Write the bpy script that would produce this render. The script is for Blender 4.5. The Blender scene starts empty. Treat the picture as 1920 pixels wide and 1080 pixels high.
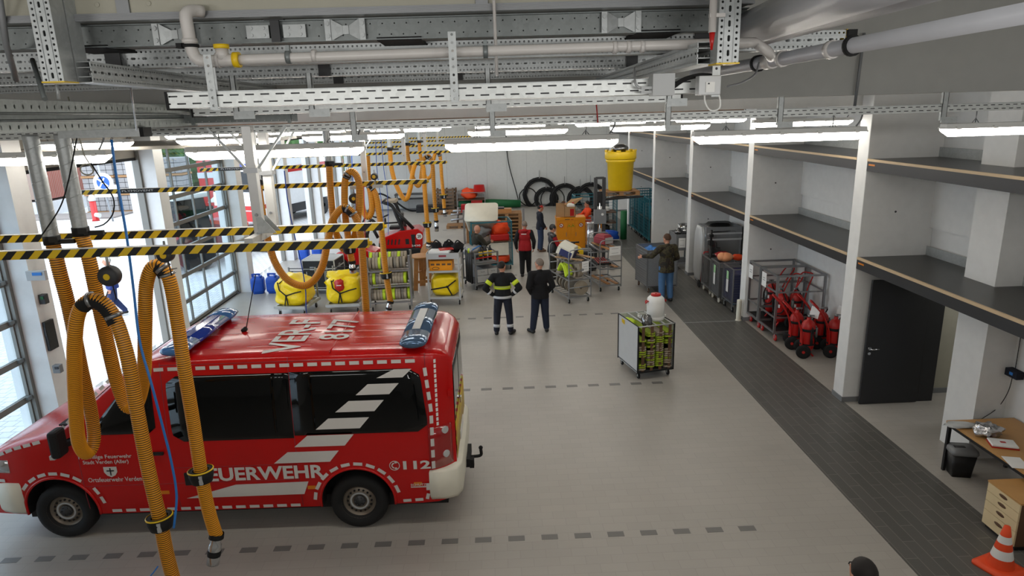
import bpy, bmesh, math, random
from mathutils import Vector as V, Matrix as M
R = math.radians
random.seed(7)
SC = bpy.context.scene
COL = SC.collection
PI = math.pi
# ------------------------------------------------------------------ camera
H = 5.0
PITCH, ROLL, YAW, FPX = R(14.785), R(-1.716), R(1.242), 1234.5
def _axes():
    f = V((math.sin(YAW), math.cos(YAW), 0)); r = V((math.cos(YAW), -math.sin(YAW), 0)); u = V((0, 0, 1))
    f2 = f*math.cos(PITCH) - u*math.sin(PITCH); u2 = u*math.cos(PITCH) + f*math.sin(PITCH)
    return r*math.cos(ROLL) + u2*math.sin(ROLL), u2*math.cos(ROLL) - r*math.sin(ROLL), f2
RR, UU, FF = _axes()
def at(x, y, X=None, Y=None, Z=None):
    """a measured photo point to a place in the hall, given one known world coordinate"""
    d = RR*((x-960)/FPX) - UU*((y-540)/FPX) + FF
    t = (Z-H)/d.z if Z is not None else (Y/d.y if Y is not None else X/d.x)
    return V((0, 0, H)) + d*t
cd = bpy.data.cameras.new('camera'); cam = bpy.data.objects.new('camera', cd); COL.objects.link(cam)
cm = M.Identity(4)
for i in range(3):
    cm[i][0] = RR[i]; cm[i][1] = UU[i]; cm[i][2] = -FF[i]
cm[2][3] = H
cam.matrix_world = cm
cd.sensor_width = 36; cd.lens = 36*FPX/1920; cd.clip_end = 300
SC.camera = cam
# ------------------------------------------------------------------ materials
def lin(c):
    return tuple(((x/255)/12.92 if x/255 <= .04045 else ((x/255+.055)/1.055)**2.4) for x in c)
def nd(nt, t, **k):
    n = nt.nodes.new(t)
    for a, b in k.items(): setattr(n, a, b)
    return n
def _mat(name):
    m = bpy.data.materials.new(name); m.use_nodes = True
    return m, m.node_tree, m.node_tree.nodes['Principled BSDF']
def P(name, c, r=.5, m=0, var=.07, sc=7, bump=0, spec=.5, coat=0, rvar=0):
    """plain surface with a little mottling"""
    mt, nt, b = _mat(name); L = nt.links
    c = lin(c)
    tc = nd(nt, 'ShaderNodeTexCoord'); no = nd(nt, 'ShaderNodeTexNoise'); no.inputs['Scale'].default_value = sc; no.inputs['Detail'].default_value = 4
    L.new(tc.outputs['Object'], no.inputs['Vector'])
    mx = nd(nt, 'ShaderNodeMix', data_type='RGBA')
    mx.inputs[6].default_value = tuple(x*(1-var) for x in c)+(1,); mx.inputs[7].default_value = tuple(min(1, x*(1+var)) for x in c)+(1,)
    L.new(no.outputs['Fac'], mx.inputs[0]); L.new(mx.outputs[2], b.inputs['Base Color'])
    b.inputs['Roughness'].default_value = r; b.inputs['Metallic'].default_value = m; b.inputs['Specular IOR Level'].default_value = spec
    if coat: b.inputs['Coat Weight'].default_value = coat; b.inputs['Coat Roughness'].default_value = .05
    if bump:
        bp = nd(nt, 'ShaderNodeBump'); bp.inputs['Strength'].default_value = bump; bp.inputs['Distance'].default_value = .02
        L.new(no.outputs['Fac'], bp.inputs['Height']); L.new(bp.outputs[0], b.inputs['Normal'])
    return mt
def E_(name, c, s):
    mt, nt, b = _mat(name); b.inputs['Base Color'].default_value = lin(c)+(1,)
    b.inputs['Emission Color'].default_value = lin(c)+(1,); b.inputs['Emission Strength'].default_value = s
    return mt
def math_(nt, op, a, b=None):
    n = nd(nt, 'ShaderNodeMath', operation=op)
    for i, x in enumerate((a, b)):
        if x is None: continue
        if isinstance(x, (int, float)): n.inputs[i].default_value = x
        else: nt.links.new(x, n.inputs[i])
    return n.outputs[0]
def tiles(name, c1, c2, cm_, w, h, gap=.004, r=.4, rot=False, bump=.15, off=.5, var=.08):
    mt, nt, b = _mat(name); L = nt.links
    tc = nd(nt, 'ShaderNodeTexCoord'); mp = nd(nt, 'ShaderNodeMapping'); br = nd(nt, 'ShaderNodeTexBrick')
    if rot: mp.inputs['Rotation'].default_value = (0, 0, PI/2)
    L.new(tc.outputs['Object'], mp.inputs[0]); L.new(mp.outputs[0], br.inputs[0])
    br.offset = off; br.inputs['Scale'].default_value = 1; br.inputs['Brick Width'].default_value = w; br.inputs['Row Height'].default_value = h
    br.inputs['Mortar Size'].default_value = gap; br.inputs['Mortar Smooth'].default_value = .1
    br.inputs['Color1'].default_value = lin(c1)+(1,); br.inputs['Color2'].default_value = lin(c2)+(1,); br.inputs['Mortar'].default_value = lin(cm_)+(1,)
    no = nd(nt, 'ShaderNodeTexNoise'); no.inputs['Scale'].default_value = .8; no.inputs['Detail'].default_value = 6
    L.new(tc.outputs['Object'], no.inputs[0])
    mx = nd(nt, 'ShaderNodeMix', data_type='RGBA', blend_type='MULTIPLY'); mx.inputs[0].default_value = 1
    cr = nd(nt, 'ShaderNodeMapRange'); cr.inputs[3].default_value = 1-var; cr.inputs[4].default_value = 1+var
    L.new(no.outputs['Fac'], cr.inputs[0]); L.new(br.outputs['Color'], mx.inputs[6]); L.new(cr.outputs[0], mx.inputs[7])
    L.new(mx.outputs[2], b.inputs['Base Color'])
    b.inputs['Roughness'].default_value = r
    bp = nd(nt, 'ShaderNodeBump'); bp.inputs['Strength'].default_value = bump; bp.inputs['Distance'].default_value = .004; bp.invert = True
    L.new(br.outputs['Fac'], bp.inputs['Height']); L.new(bp.outputs[0], b.inputs['Normal'])
    return mt
def galv_nodes(nt, b, c, rough, metal):
    L = nt.links; tc = nd(nt, 'ShaderNodeTexCoord')
    vo = nd(nt, 'ShaderNodeTexVoronoi'); vo.inputs['Scale'].default_value = 45
    no = nd(nt, 'ShaderNodeTexNoise'); no.inputs['Scale'].default_value = 5
    L.new(tc.outputs['Object'], vo.inputs['Vector']); L.new(tc.outputs['Object'], no.inputs['Vector'])
    c = lin(c); mx = nd(nt, 'ShaderNodeMix', data_type='RGBA')
    mx.inputs[6].default_value = tuple(x*.8 for x in c)+(1,); mx.inputs[7].default_value = tuple(min(1, x*1.15) for x in c)+(1,)
    s = math_(nt, 'MULTIPLY', vo.outputs['Color'], .5); s2 = math_(nt, 'MULTIPLY', no.outputs['Fac'], .6)
    L.new(math_(nt, 'ADD', s, s2), mx.inputs[0]); L.new(mx.outputs[2], b.inputs['Base Color'])
    b.inputs['Roughness'].default_value = rough; b.inputs['Metallic'].default_value = metal
    return tc
def galv(name, c=(178, 182, 182), rough=.42, metal=.35):
    mt, nt, b = _mat(name); galv_nodes(nt, b, c, rough, metal); return mt
def perf(name, rows, axis='Z', c=(178, 182, 182), rough=.42, metal=.35):
    """galvanised sheet with rows of punched slots: rows = (offset, pitch, length, width, phase) along local X"""
    mt, nt, b = _mat(name); L = nt.links; tc = galv_nodes(nt, b, c, rough, metal)
    sp = nd(nt, 'ShaderNodeSeparateXYZ'); L.new(tc.outputs['Object'], sp.inputs[0])
    x = sp.outputs['X']; z = sp.outputs[axis]; mask = None
    for off, pitch, ln, wd, ph in rows:
        u = math_(nt, 'ABSOLUTE', math_(nt, 'SUBTRACT', math_(nt, 'FRACT', math_(nt, 'ADD', math_(nt, 'DIVIDE', x, pitch), ph+100)), .5))
        dx = math_(nt, 'MAXIMUM', math_(nt, 'SUBTRACT', math_(nt, 'MULTIPLY', u, pitch), max(0, (ln-wd)/2)), 0.0)
        dz = math_(nt, 'SUBTRACT', z, off)
        d = math_(nt, 'ADD', math_(nt, 'MULTIPLY', dx, dx), math_(nt, 'MULTIPLY', dz, dz))
        k = math_(nt, 'LESS_THAN', d, (wd/2)**2)
        mask = k if mask is None else math_(nt, 'MAXIMUM', mask, k)
    tr = nd(nt, 'ShaderNodeBsdfTransparent'); ms = nd(nt, 'ShaderNodeMixShader')
    L.new(mask, ms.inputs[0]); L.new(b.outputs[0], ms.inputs[1]); L.new(tr.outputs[0], ms.inputs[2])
    L.new(ms.outputs[0], nt.nodes['Material Output'].inputs[0])
    return mt
def stripes(name, c1, c2, pitch, duty=.5, slope=1.0, axis='Z', r=.45):
    mt, nt, b = _mat(name); L = nt.links
    tc = nd(nt, 'ShaderNodeTexCoord'); sp = nd(nt, 'ShaderNodeSeparateXYZ'); L.new(tc.outputs['Object'], sp.inputs[0])
    t = math_(nt, 'SUBTRACT', sp.outputs['X'], math_(nt, 'MULTIPLY', sp.outputs[axis], slope))
    k = math_(nt, 'LESS_THAN', math_(nt, 'FRACT', math_(nt, 'ADD', math_(nt, 'DIVIDE', t, pitch), 100)), duty)
    mx = nd(nt, 'ShaderNodeMix', data_type='RGBA'); mx.inputs[6].default_value = lin(c1)+(1,); mx.inputs[7].default_value = lin(c2)+(1,)
    L.new(k, mx.inputs[0]); L.new(mx.outputs[2], b.inputs['Base Color']); b.inputs['Roughness'].default_value = r
    return mt
def hose_mat(name, c1, c2, pitch, duty=.38):
    mt, nt, b = _mat(name); L = nt.links
    a = nd(nt, 'ShaderNodeAttribute'); a.attribute_name = 'arc'
    k = math_(nt, 'LESS_THAN', math_(nt, 'FRACT', math_(nt, 'DIVIDE', a.outputs['Fac'], pitch)), duty)
    mx = nd(nt, 'ShaderNodeMix', data_type='RGBA'); mx.inputs[6].default_value = lin(c1)+(1,); mx.inputs[7].default_value = lin(c2)+(1,)
    L.new(k, mx.inputs[0]); L.new(mx.outputs[2], b.inputs['Base Color']); b.inputs['Roughness'].default_value = .5
    return mt
def glass(name, tint=(235, 242, 245), refl=.12, rough=.02):
    mt, nt, b = _mat(name); L = nt.links
    tr = nd(nt, 'ShaderNodeBsdfTransparent'); tr.inputs[0].default_value = lin(tint)+(1,)
    gl = nd(nt, 'ShaderNodeBsdfGlossy'); gl.inputs['Roughness'].default_value = rough
    ms = nd(nt, 'ShaderNodeMixShader'); ms.inputs[0].default_value = refl
    L.new(tr.outputs[0], ms.inputs[1]); L.new(gl.outputs[0], ms.inputs[2]); L.new(ms.outputs[0], nt.nodes['Material Output'].inputs[0])
    return mt
def blotch(name, cols, sc=9, r=.8):
    mt, nt, b = _mat(name); L = nt.links
    tc = nd(nt, 'ShaderNodeTexCoord'); no = nd(nt, 'ShaderNodeTexNoise'); no.inputs['Scale'].default_value = sc; no.inputs['Detail'].default_value = 2
    L.new(tc.outputs['Object'], no.inputs[0]); cr = nd(nt, 'ShaderNodeValToRGB'); cr.color_ramp.interpolation = 'CONSTANT'
    e = cr.color_ramp.elements
    while len(e) < len(cols): e.new(.5)
    for i, c in enumerate(cols):
        e[i].position = 0 if i == 0 else .38+.26*(i-1)/max(1, len(cols)-2); e[i].color = lin(c)+(1,)
    L.new(no.outputs['Fac'], cr.inputs[0]); L.new(cr.outputs[0], b.inputs['Base Color']); b.inputs['Roughness'].default_value = r
    return mt
K = {}
def mk(k, *a, **kw): K[k] = P(k, *a, **kw)
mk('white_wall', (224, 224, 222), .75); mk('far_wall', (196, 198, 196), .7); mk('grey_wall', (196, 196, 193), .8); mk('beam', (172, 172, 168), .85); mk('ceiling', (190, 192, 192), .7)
mk('cream', (164, 161, 146), .5); mk('alu_dull', (142, 144, 146), .42, .4); mk('alu', (200, 200, 198), .38, .35); mk('dark_alu', (120, 118, 112), .5, .3); mk('beige_alu', (150, 144, 134), .5, .2)
mk('black', (18, 18, 19), .5); mk('rubber', (14, 14, 15), .8); mk('dark_grey', (52, 53, 55), .55); mk('mid_grey', (120, 122, 124), .5); mk('light_grey', (176, 178, 178), .5)
mk('charcoal', (38, 39, 42), .45); mk('shelf_top', (46, 44, 42), .32); mk('plywood', (196, 172, 138), .6); mk('wood', (170, 118, 66), .5, var=.2, sc=14); mk('pallet_wood', (150, 112, 74), .8, var=.25, sc=9)
mk('old_wood', (112, 92, 74), .85, var=.25, sc=9); mk('card', (176, 140, 100), .8); mk('white', (226, 226, 222), .5); mk('paper', (232, 232, 230), .7); mk('off_white', (222, 218, 202), .45)
mk('red', (184, 14, 13), .2, coat=.12, var=.03, spec=.35); mk('red_paint', (178, 22, 18), .35); mk('red_cloth', (160, 18, 26), .85); mk('orange', (226, 72, 22), .6); mk('orange_cloth', (236, 74, 20), .75, bump=.3)
mk('yellow', (228, 190, 20), .45); mk('yellow_bag', (240, 208, 10), .36, bump=1.0, sc=9); mk('hazard_yellow', (232, 148, 16), .4); mk('blue', (22, 78, 182), .4); mk('sky_blue', (40, 120, 200), .5)
mk('teal', (16, 98, 112), .45); mk('green', (16, 96, 52), .6); mk('lime_dark', (150, 172, 38), .75, var=.3); mk('lime', (192, 218, 46), .7); mk('hose_beige', (158, 146, 128), .85, bump=.3); mk('hose_grey', (128, 122, 112), .85)
mk('pvc', (200, 196, 192), .35); mk('pvc_grey', (186, 187, 192), .4); mk('chrome', (200, 202, 205), .18, .9); mk('steel', (150, 152, 154), .35, .75); mk('rust_steel', (126, 116, 104), .45, .6)
mk('skin', (196, 140, 114), .55); mk('navy', (22, 26, 40), .85); mk('jeans', (44, 62, 92), .9, var=.2); mk('jeans_light', (70, 108, 150), .9, var=.2); mk('black_cloth', (16, 17, 20), .9); mk('olive', (40, 38, 28), .9)
mk('hair_dark', (26, 20, 16), .7); mk('hair_grey', (120, 108, 98), .8); mk('hair_brown', (72, 48, 32), .8); mk('hair_white', (190, 186, 180), .8)
mk('reflect', (200, 202, 204), .4); mk('hivis', (206, 226, 40), .6); mk('sticker', (206, 204, 200), .4, var=.02); mk('tail', (150, 10, 12), .15, coat=.8); mk('amber', (206, 120, 20), .3)
mk('lens_blue', (12, 50, 150), .08, coat=1); mk('lens_steel', (86, 112, 142), .12, .5); mk('lens_clear', (60, 110, 170), .1, coat=1)
mk('oak', (186, 140, 84), .45, var=.12, sc=5); mk('cream_wood', (222, 202, 160), .5); mk('brown', (92, 66, 46), .6); mk('foil', (200, 200, 202), .22, .85, bump=.6, sc=14); mk('maroon', (140, 40, 50), .6)
mk('brick_red', (150, 78, 66), .9, var=.3, sc=3); mk('hedge', (66, 96, 52), .9, var=.5, sc=6); mk('stone', (140, 136, 134), .9, var=.2, sc=3); mk('pale_stone', (206, 206, 206), .9); mk('tarp', (96, 102, 112), .7); mk('tarmac', (130, 122, 116), .95)
mk('truck_white', (236, 238, 240), .35); mk('peach', (232, 158, 112), .5); mk('violet_blue', (34, 40, 92), .5); mk('cover', (188, 190, 190), .3)
K['galv'] = galv('galv'); K['galv_dark'] = galv('galv_dark', (120, 126, 126)); K['window_dark'] = P('window_dark', (8, 10, 11), .05, spec=.35, var=.02)
K['glass'] = glass('glass'); K['film'] = glass('film', (150, 150, 150), .25, .2)
K['floor'] = tiles('floor_tiles', (166, 161, 153), (162, 157, 149), (153, 148, 141), .30, .15, .003, .38, bump=.06)
K['strip'] = tiles('strip_tiles', (92, 90, 86), (84, 83, 79), (122, 119, 113), .60, .15, .004, .42, rot=True)
K['dash'] = P('dash', (112, 110, 107), .5)
K['pave'] = tiles('pavers', (214, 214, 212), (204, 204, 204), (170, 170, 168), .22, .22, .012, .8, bump=.5)
K['hazard'] = stripes('hazard', (235, 196, 26), (14, 14, 14), .147)
K['chevron'] = stripes('chevron', (206, 206, 30), (176, 22, 18), .20, .45, 1.0)
K['hose'] = hose_mat('hose', (236, 158, 26), (34, 24, 12), .0204, .32)
K['camo'] = blotch('camo', [(46, 44, 28), (64, 58, 36), (38, 30, 22), (30, 30, 24)], 9)
K['checker'] = P('checker', (158, 162, 166), .4, .55, var=.3, sc=60)
# ------------------------------------------------------------------ mesh builder
class B:
    def __init__(s): s.v = []; s.f = []; s.mi = []; s.sm = []; s.arc = {}; s.T = None
    def add(s, vs, fs, m=0, sm=False):
        n = len(s.v)
        s.v += [(s.T @ V(p)) if s.T else V(p) for p in vs]
        for f in fs: s.f.append([i+n for i in f]); s.mi.append(m); s.sm.append(sm)
        return s
    def box(s, x0, x1, y0, y1, z0, z1, m=0):
        return s.add([(x0,y0,z0),(x1,y0,z0),(x1,y1,z0),(x0,y1,z0),(x0,y0,z1),(x1,y0,z1),(x1,y1,z1),(x0,y1,z1)],
                     [(3,2,1,0),(4,5,6,7),(0,1,5,4),(1,2,6,5),(2,3,7,6),(3,0,4,7)], m)
    def cbox(s, c, d, rot=None, m=0):
        c = V(c); q = rot if rot else M.Identity(3)
        pts = [c + q @ V((d[0]/2*a, d[1]/2*b, d[2]/2*e)) for e in (-1, 1) for a, b in ((-1,-1),(1,-1),(1,1),(-1,1))]
        return s.add(pts, [(3,2,1,0),(4,5,6,7),(0,1,5,4),(1,2,6,5),(2,3,7,6),(3,0,4,7)], m)
    def bar(s, p, q, w, h=None, m=0, up=(0,0,1)):
        p, q = V(p), V(q); d = (q-p); L = d.length; d.normalize(); u = V(up)
        if abs(d.dot(u)) > .98: u = V((0, 1, 0))
        r = d.cross(u).normalized(); u = r.cross(d).normalized()
        return s.cbox((p+q)/2, (L, w, h or w), M((d, -r, u)).transposed(), m)
    def cyl(s, p, q, r, r2=None, n=14, m=0, caps=True):
        return s.tube([p, q], [r, r if r2 is None else r2], n, m=m, caps=caps)
    def tube(s, pts, r, n=8, m=0, closed=False, caps=True, arc=False):
        pts = [V(p) for p in pts]; k = len(pts); rs = r if isinstance(r, (list, tuple)) else [r]*k
        tn = []
        for i in range(k):
            a = pts[i-1] if (i > 0 or closed) else pts[i]; b = pts[(i+1) % k] if (i < k-1 or closed) else pts[i]
            t = (b-a); tn.append(t.normalized() if t.length > 1e-9 else V((0, 0, 1)))
        u = V((0, 0, 1)) if abs(tn[0].z) < .9 else V((0, 1, 0))
        u = (u - tn[0]*u.dot(tn[0])).normalized(); vs = []; L = 0; n0 = len(s.v)
        for i in range(k):
            u = (u - tn[i]*u.dot(tn[i]))
            u = u.normalized() if u.length > 1e-6 else tn[i].orthogonal().normalized()
            w = tn[i].cross(u)
            if i: L += (pts[i]-pts[i-1]).length
            for j in range(n):
                a = 2*PI*j/n; vs.append(pts[i] + (u*math.cos(a) + w*math.sin(a))*rs[i])
                if arc: s.arc[n0+len(vs)-1] = L
        fs = []
        for i in range(k if closed else k-1):
            i2 = (i+1) % k
            for j in range(n): fs.append((i*n+j, i*n+(j+1) % n, i2*n+(j+1) % n, i2*n+j))
        s.add(vs, fs, m, True)
        if caps and not closed:
            s.f.append([n0+j for j in range(n)][::-1]); s.mi.append(m); s.sm.append(False)
            s.f.append([n0+(k-1)*n+j for j in range(n)]); s.mi.append(m); s.sm.append(False)
        return s
    def lathe(s, prof, o=(0,0,0), ax=(0,0,1), n=20, m=0):
        o = V(o); ax = V(ax).normalized(); u = ax.orthogonal().normalized(); w = ax.cross(u); vs = []
        for r, z in prof:
            for j in range(n):
                a = 2*PI*j/n; vs.append(o + ax*z + (u*math.cos(a)+w*math.sin(a))*max(r, 1e-4))
        fs = [(i*n+j, i*n+(j+1) % n, (i+1)*n+(j+1) % n, (i+1)*n+j) for i in range(len(prof)-1) for j in range(n)]
        return s.add(vs, fs, m, True)
    def ell(s, c, r, n=14, m=0, rot=None):
        c = V(c); vs = []; k = max(5, n//2)
        for i in range(k+1):
            t = PI*i/k
            for j in range(n):
                a = 2*PI*j/n; p = V((r[0]*math.sin(t)*math.cos(a), r[1]*math.sin(t)*math.sin(a), r[2]*math.cos(t) if 0 < i < k else r[2]*math.cos(t)))
                if i in (0, k): p += V((1e-4*math.cos(a), 1e-4*math.sin(a), 0))
                vs.append(c + (rot @ p if rot else p))
        fs = [(i*n+j, (i+1)*n+j, (i+1)*n+(j+1) % n, i*n+(j+1) % n) for i in range(k) for j in range(n)]
        return s.add(vs, fs, m, True)
    def prism(s, pts, off, m=0, sm=False):
        n = len(pts); off = V(off); a = [V(p) for p in pts]
        return s.add(a+[p+off for p in a], [list(range(n))[::-1], [n+i for i in range(n)]]+[(i, (i+1) % n, n+(i+1) % n, n+i) for i in range(n)], m, sm)
    def loft(s, rings, m=0, caps=True, sm=True, closed=True):
        n = len(rings[0]); vs = [p for r in rings for p in r]; e = n if closed else n-1
        fs = [(i*n+j, i*n+(j+1) % n, (i+1)*n+(j+1) % n, (i+1)*n+j) for i in range(len(rings)-1) for j in range(e)]
        if caps and closed: fs += [list(range(n))[::-1], [(len(rings)-1)*n+j for j in range(n)]]
        return s.add(vs, fs, m, sm)
    def mesh(s, me, Mx, m=0):
        return s.add([Mx @ v.co for v in me.vertices], [list(p.vertices) for p in me.polygons], m)
    def build(s, name, mats, par=None, w=False, bev=0, smooth=False, sub=0):
        vs = s.v
        if par is not None and w:
            iv = par.matrix_basis.inverted(); vs = [iv @ p for p in vs]
        me = bpy.data.meshes.new(name); me.from_pydata([tuple(p) for p in vs], [], s.f); me.update()
        if not isinstance(mats, (list, tuple)): mats = [mats]
        for m in mats: me.materials.append(K[m] if isinstance(m, str) else m)
        for p, a, b in zip(me.polygons, s.mi, s.sm): p.material_index = a; p.use_smooth = b or smooth
        if s.arc:
            at_ = me.attributes.new('arc', 'FLOAT', 'POINT')
            for i, L in s.arc.items(): at_.data[i].value = L
        bm = bmesh.new(); bm.from_mesh(me); bmesh.ops.recalc_face_normals(bm, faces=bm.faces); bm.to_mesh(me); bm.free()
        o = bpy.data.objects.new(name, me); COL.objects.link(o)
        if par is not None: o.parent = par
        if bev:
            q = o.modifiers.new('bevel', 'BEVEL'); q.width = bev; q.segments = 2; q.limit_method = 'ANGLE'; q.angle_limit = R(50)
        if sub:
            q = o.modifiers.new('sub', 'SUBSURF'); q.levels = sub; q.render_levels = sub
        return o
def tag(o, label, cat, group=None, kind=None):
    o['label'] = label; o['category'] = cat
    if group: o['group'] = group
    if kind: o['kind'] = kind
    return o
def thing(name, label, cat, loc=(0,0,0), rz=0, group=None):
    o = bpy.data.objects.new(name, None); COL.objects.link(o); o.empty_display_size = .1
    o.matrix_basis = M.Translation(V(loc)) @ M.Rotation(rz, 4, 'Z')
    return tag(o, label, cat, group)
def struct(o): o['kind'] = 'structure'; return o
def dup(root, loc, rz=0, label=None, group=None):
    def cp(o, par):
        c = o.copy(); COL.objects.link(c)
        if par: c.parent = par
        for ch in o.children: cp(ch, c)
        return c
    c = cp(root, None); c.matrix_basis = M.Translation(V(loc)) @ M.Rotation(rz, 4, 'Z')
    if label: c['label'] = label
    if group: c['group'] = group
    return c
def smooth_path(pts, step=.02):
    pts = [V(p) for p in pts]; P_ = [pts[0]*2-pts[1]]+pts+[pts[-1]*2-pts[-2]]; out = []
    for i in range(1, len(P_)-2):
        a, b, c, d = P_[i-1:i+3]; n = max(2, int((c-b).length/.02))
        for k in range(n):
            t = k/n
            out.append(.5*((2*b)+(c-a)*t+(2*a-5*b+4*c-d)*t*t+(3*b-a-3*c+d)*t**3))
    out.append(pts[-1]); res = [out[0]]; acc = 0
    L = [0]
    for i in range(1, len(out)): L.append(L[-1]+(out[i]-out[i-1]).length)
    n = max(2, int(L[-1]/step)); res = []; j = 0
    for k in range(n+1):
        t = L[-1]*k/n
        while j < len(L)-2 and L[j+1] < t: j += 1
        sgm = L[j+1]-L[j]; res.append(out[j].lerp(out[j+1], (t-L[j])/sgm if sgm > 1e-9 else 0))
    return res
_TX = {}
def text_mesh(s, bold=0, align='CENTER'):
    k = (s, bold, align)
    if k not in _TX:
        cu = bpy.data.curves.new('t', 'FONT'); cu.body = s; cu.size = 1; cu.align_x = align; cu.offset = bold; cu.resolution_u = 3; cu.dimensions = '2D'; cu.fill_mode = 'FRONT'
        o = bpy.data.objects.new('t', cu); COL.objects.link(o); dg = bpy.context.evaluated_depsgraph_get()
        me = bpy.data.meshes.new_from_object(o.evaluated_get(dg)); bpy.data.objects.remove(o); _TX[k] = me
    return _TX[k]
def put_text(b, s, o, right, up, h, w=None, bold=0, m=0):
    """lay lettering: cap height h, total width w if given, centred at o"""
    me = text_mesh(s, bold); xs = [v.co.x for v in me.vertices]; ys = [v.co.y for v in me.vertices]
    cx, cy = (min(xs)+max(xs))/2, (min(ys)+max(ys))/2; sy = h/(max(ys)-min(ys)); sx = w/(max(xs)-min(xs)) if w else sy
    o, r, u = V(o), V(right).normalized(), V(up).normalized()
    return b.add([o + r*((v.co.x-cx)*sx) + u*((v.co.y-cy)*sy) for v in me.vertices], [list(p.vertices) for p in me.polygons], m)
# ================================================================== the hall
XL, XP, XR, XB, YF, YN, ZC = -7.9, -7.5, 5.9, 7.1, 36.7, -1.4, 6.75
b = B(); b.box(XL, 9.6, YN, YF, -.2, 0); struct(b.build('floor', 'floor'))
b = B(); b.box(4.47, 5.93, YN, YF, 0, .003); struct(b.build('floor_strip', 'strip'))
b = B()
for y in (5.55, 15.05, 24.2): b.box(4.47, 5.93, y, y+.02, .003, .005)
struct(b.build('trim_1', 'light_grey'))
b = B()
for y, x1 in ((6.93, 3.05), (11.48, 3.05), (15.98, 3.05), (20.5, 3.05), (25.05, 3.05), (29.6, 3.05)):
    x = x1
    while x > -7.2: b.box(x-.2, x, y, y+.1, 0, .002); x -= .405
struct(b.build('floor_markings', 'dash'))
BAY = 4.55
PB = 4.65
pf = [10.72+PB*k for k in range(-1, 6)]      # far faces of the partitions
b = B()
b.box(XL-.25, XL, YN, 6.0, 0, ZC); b.box(XL-.25, XL, 6.0, YF, 4.45, ZC)
for k in range(-1, 6):
    y = 10.48+4.53*k
    b.box(XL-.25, XP, y, y+.42, 0, ZC)
struct(b.build('wall_left', 'white_wall'))
b = B(); b.box(XL-.25, 9.6, YF, YF+.3, 0, ZC)
struct(b.build('wall_far', 'far_wall'))
b = B()
for k in range(14): b.box(XL+.9+1.1*k, XL+.908+1.1*k, YF-.004, YF, 0, 5.2)
struct(b.build('trim_2', 'mid_grey'))
b = B(); b.box(XL, XB, YF-.02, YF, 0, .1); struct(b.build('baseboard_far', 'mid_grey'))
b = B(); b.box(XL-.25, 9.6, YN-.3, YN, 0, ZC); struct(b.build('wall_near', 'grey_wall'))
b = B(); b.box(XL-.25, 9.6, YN-.3, YF+.3, ZC, ZC+.3); struct(b.build('ceiling', 'ceiling'))
b = B()
b.box(XB, XB+.2, YN, 9.42, 0, ZC); b.box(XB, XB+.2, 9.42, 10.4, 2.22, ZC); b.box(XB, XB+.2, 10.4, YF, 0, ZC)
for y in pf: b.box(XB-.05, XB, y, y+PB-.32, 3.02, 4.0); b.box(XB-.05, XB, y, y+PB-.32, 4.62, 5.6)
struct(b.build('wall_right', 'white_wall'))
b = B(); b.box(6.66, XB, 8.36, 8.95, 0, ZC); struct(b.build('wall_pier', 'white_wall'))
b = B(); b.box(XB+.2, 9.6, 10.62, 10.8, 0, 2.6); b.box(9.4, 9.6, 8.6, 10.62, 0, 2.6); b.box(XB+.2, 9.6, 8.4, 8.6, 0, 2.6); b.box(XB+.2, 9.6, 8.4, 10.8, 2.6, 2.7)
struct(b.build('wall_corridor', 'cream'))
b = B(); b.box(XB+.2, 9.4, 10.6, 10.62, 0, .09); struct(b.build('baseboard_corridor', 'mid_grey'))
for i, y in enumerate(pf):
    b = B(); b.box(XR, XB, y-.32, y, 0, ZC); struct(b.build('wall_partition', 'white_wall', bev=.01))
    b = B(); b.box(XR-.012, XB, y-.332, y+.012, 0, .09); struct(b.build('baseboard_partition', 'mid_grey'))
    b = B()
    for zz in (1.75, 3.3): b.cyl((6.45, y-.322, zz), (6.45, y-.31, zz), .018, n=10)
    struct(b.build('trim_3', 'dark_grey'))
# shelves in the bays
names = ['nearest bay, over the desk', 'bay with the red wheeled extinguishers', 'bay with the wrapped stack', 'bay behind the grey drum trolley', 'bay of the teal cages', 'farthest bay by the end wall']
for i in range(6):
    y0, y1 = pf[i], pf[i+1]-.32
    for lv, z in (('Lower', 2.57), ('Upper', 4.155)):
        t = thing('storage_shelf', f'{lv} dark shelf with pale front edge in the {names[i]}', 'shelf', (XR, y0, z-.19), 0, 'dark shelves along the right wall')
        q = B(); q.box(XR+.03, XB-.05, y0, y1, z-.05, z); q.build('board', 'shelf_top', t, w=True)
        q = B(); q.box(XR-.005, XR+.03, y0, y1, z-.035, z+.002); q.build('edge_strip', 'plywood', t, w=True)
        q = B(); q.box(XR, XR+.03, y0, y1, z-.19, z-.035); q.build('fascia', 'charcoal', t, w=True)
        q = B()
        q.box(XB-.065, XB-.05, y0, 8.36 if i == 0 else y1, z, z+.15)
        if i == 0: q.box(XB-.065, XB-.05, 8.95, y1, z, z+.15)
        q.build('upstand', 'galv', t, w=True)
        q = B(); q.box(XR-.003, XR, y1-.22, y1-.05, z-.1, z-.075); q.build('sticker', 'amber', t, w=True)
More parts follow.
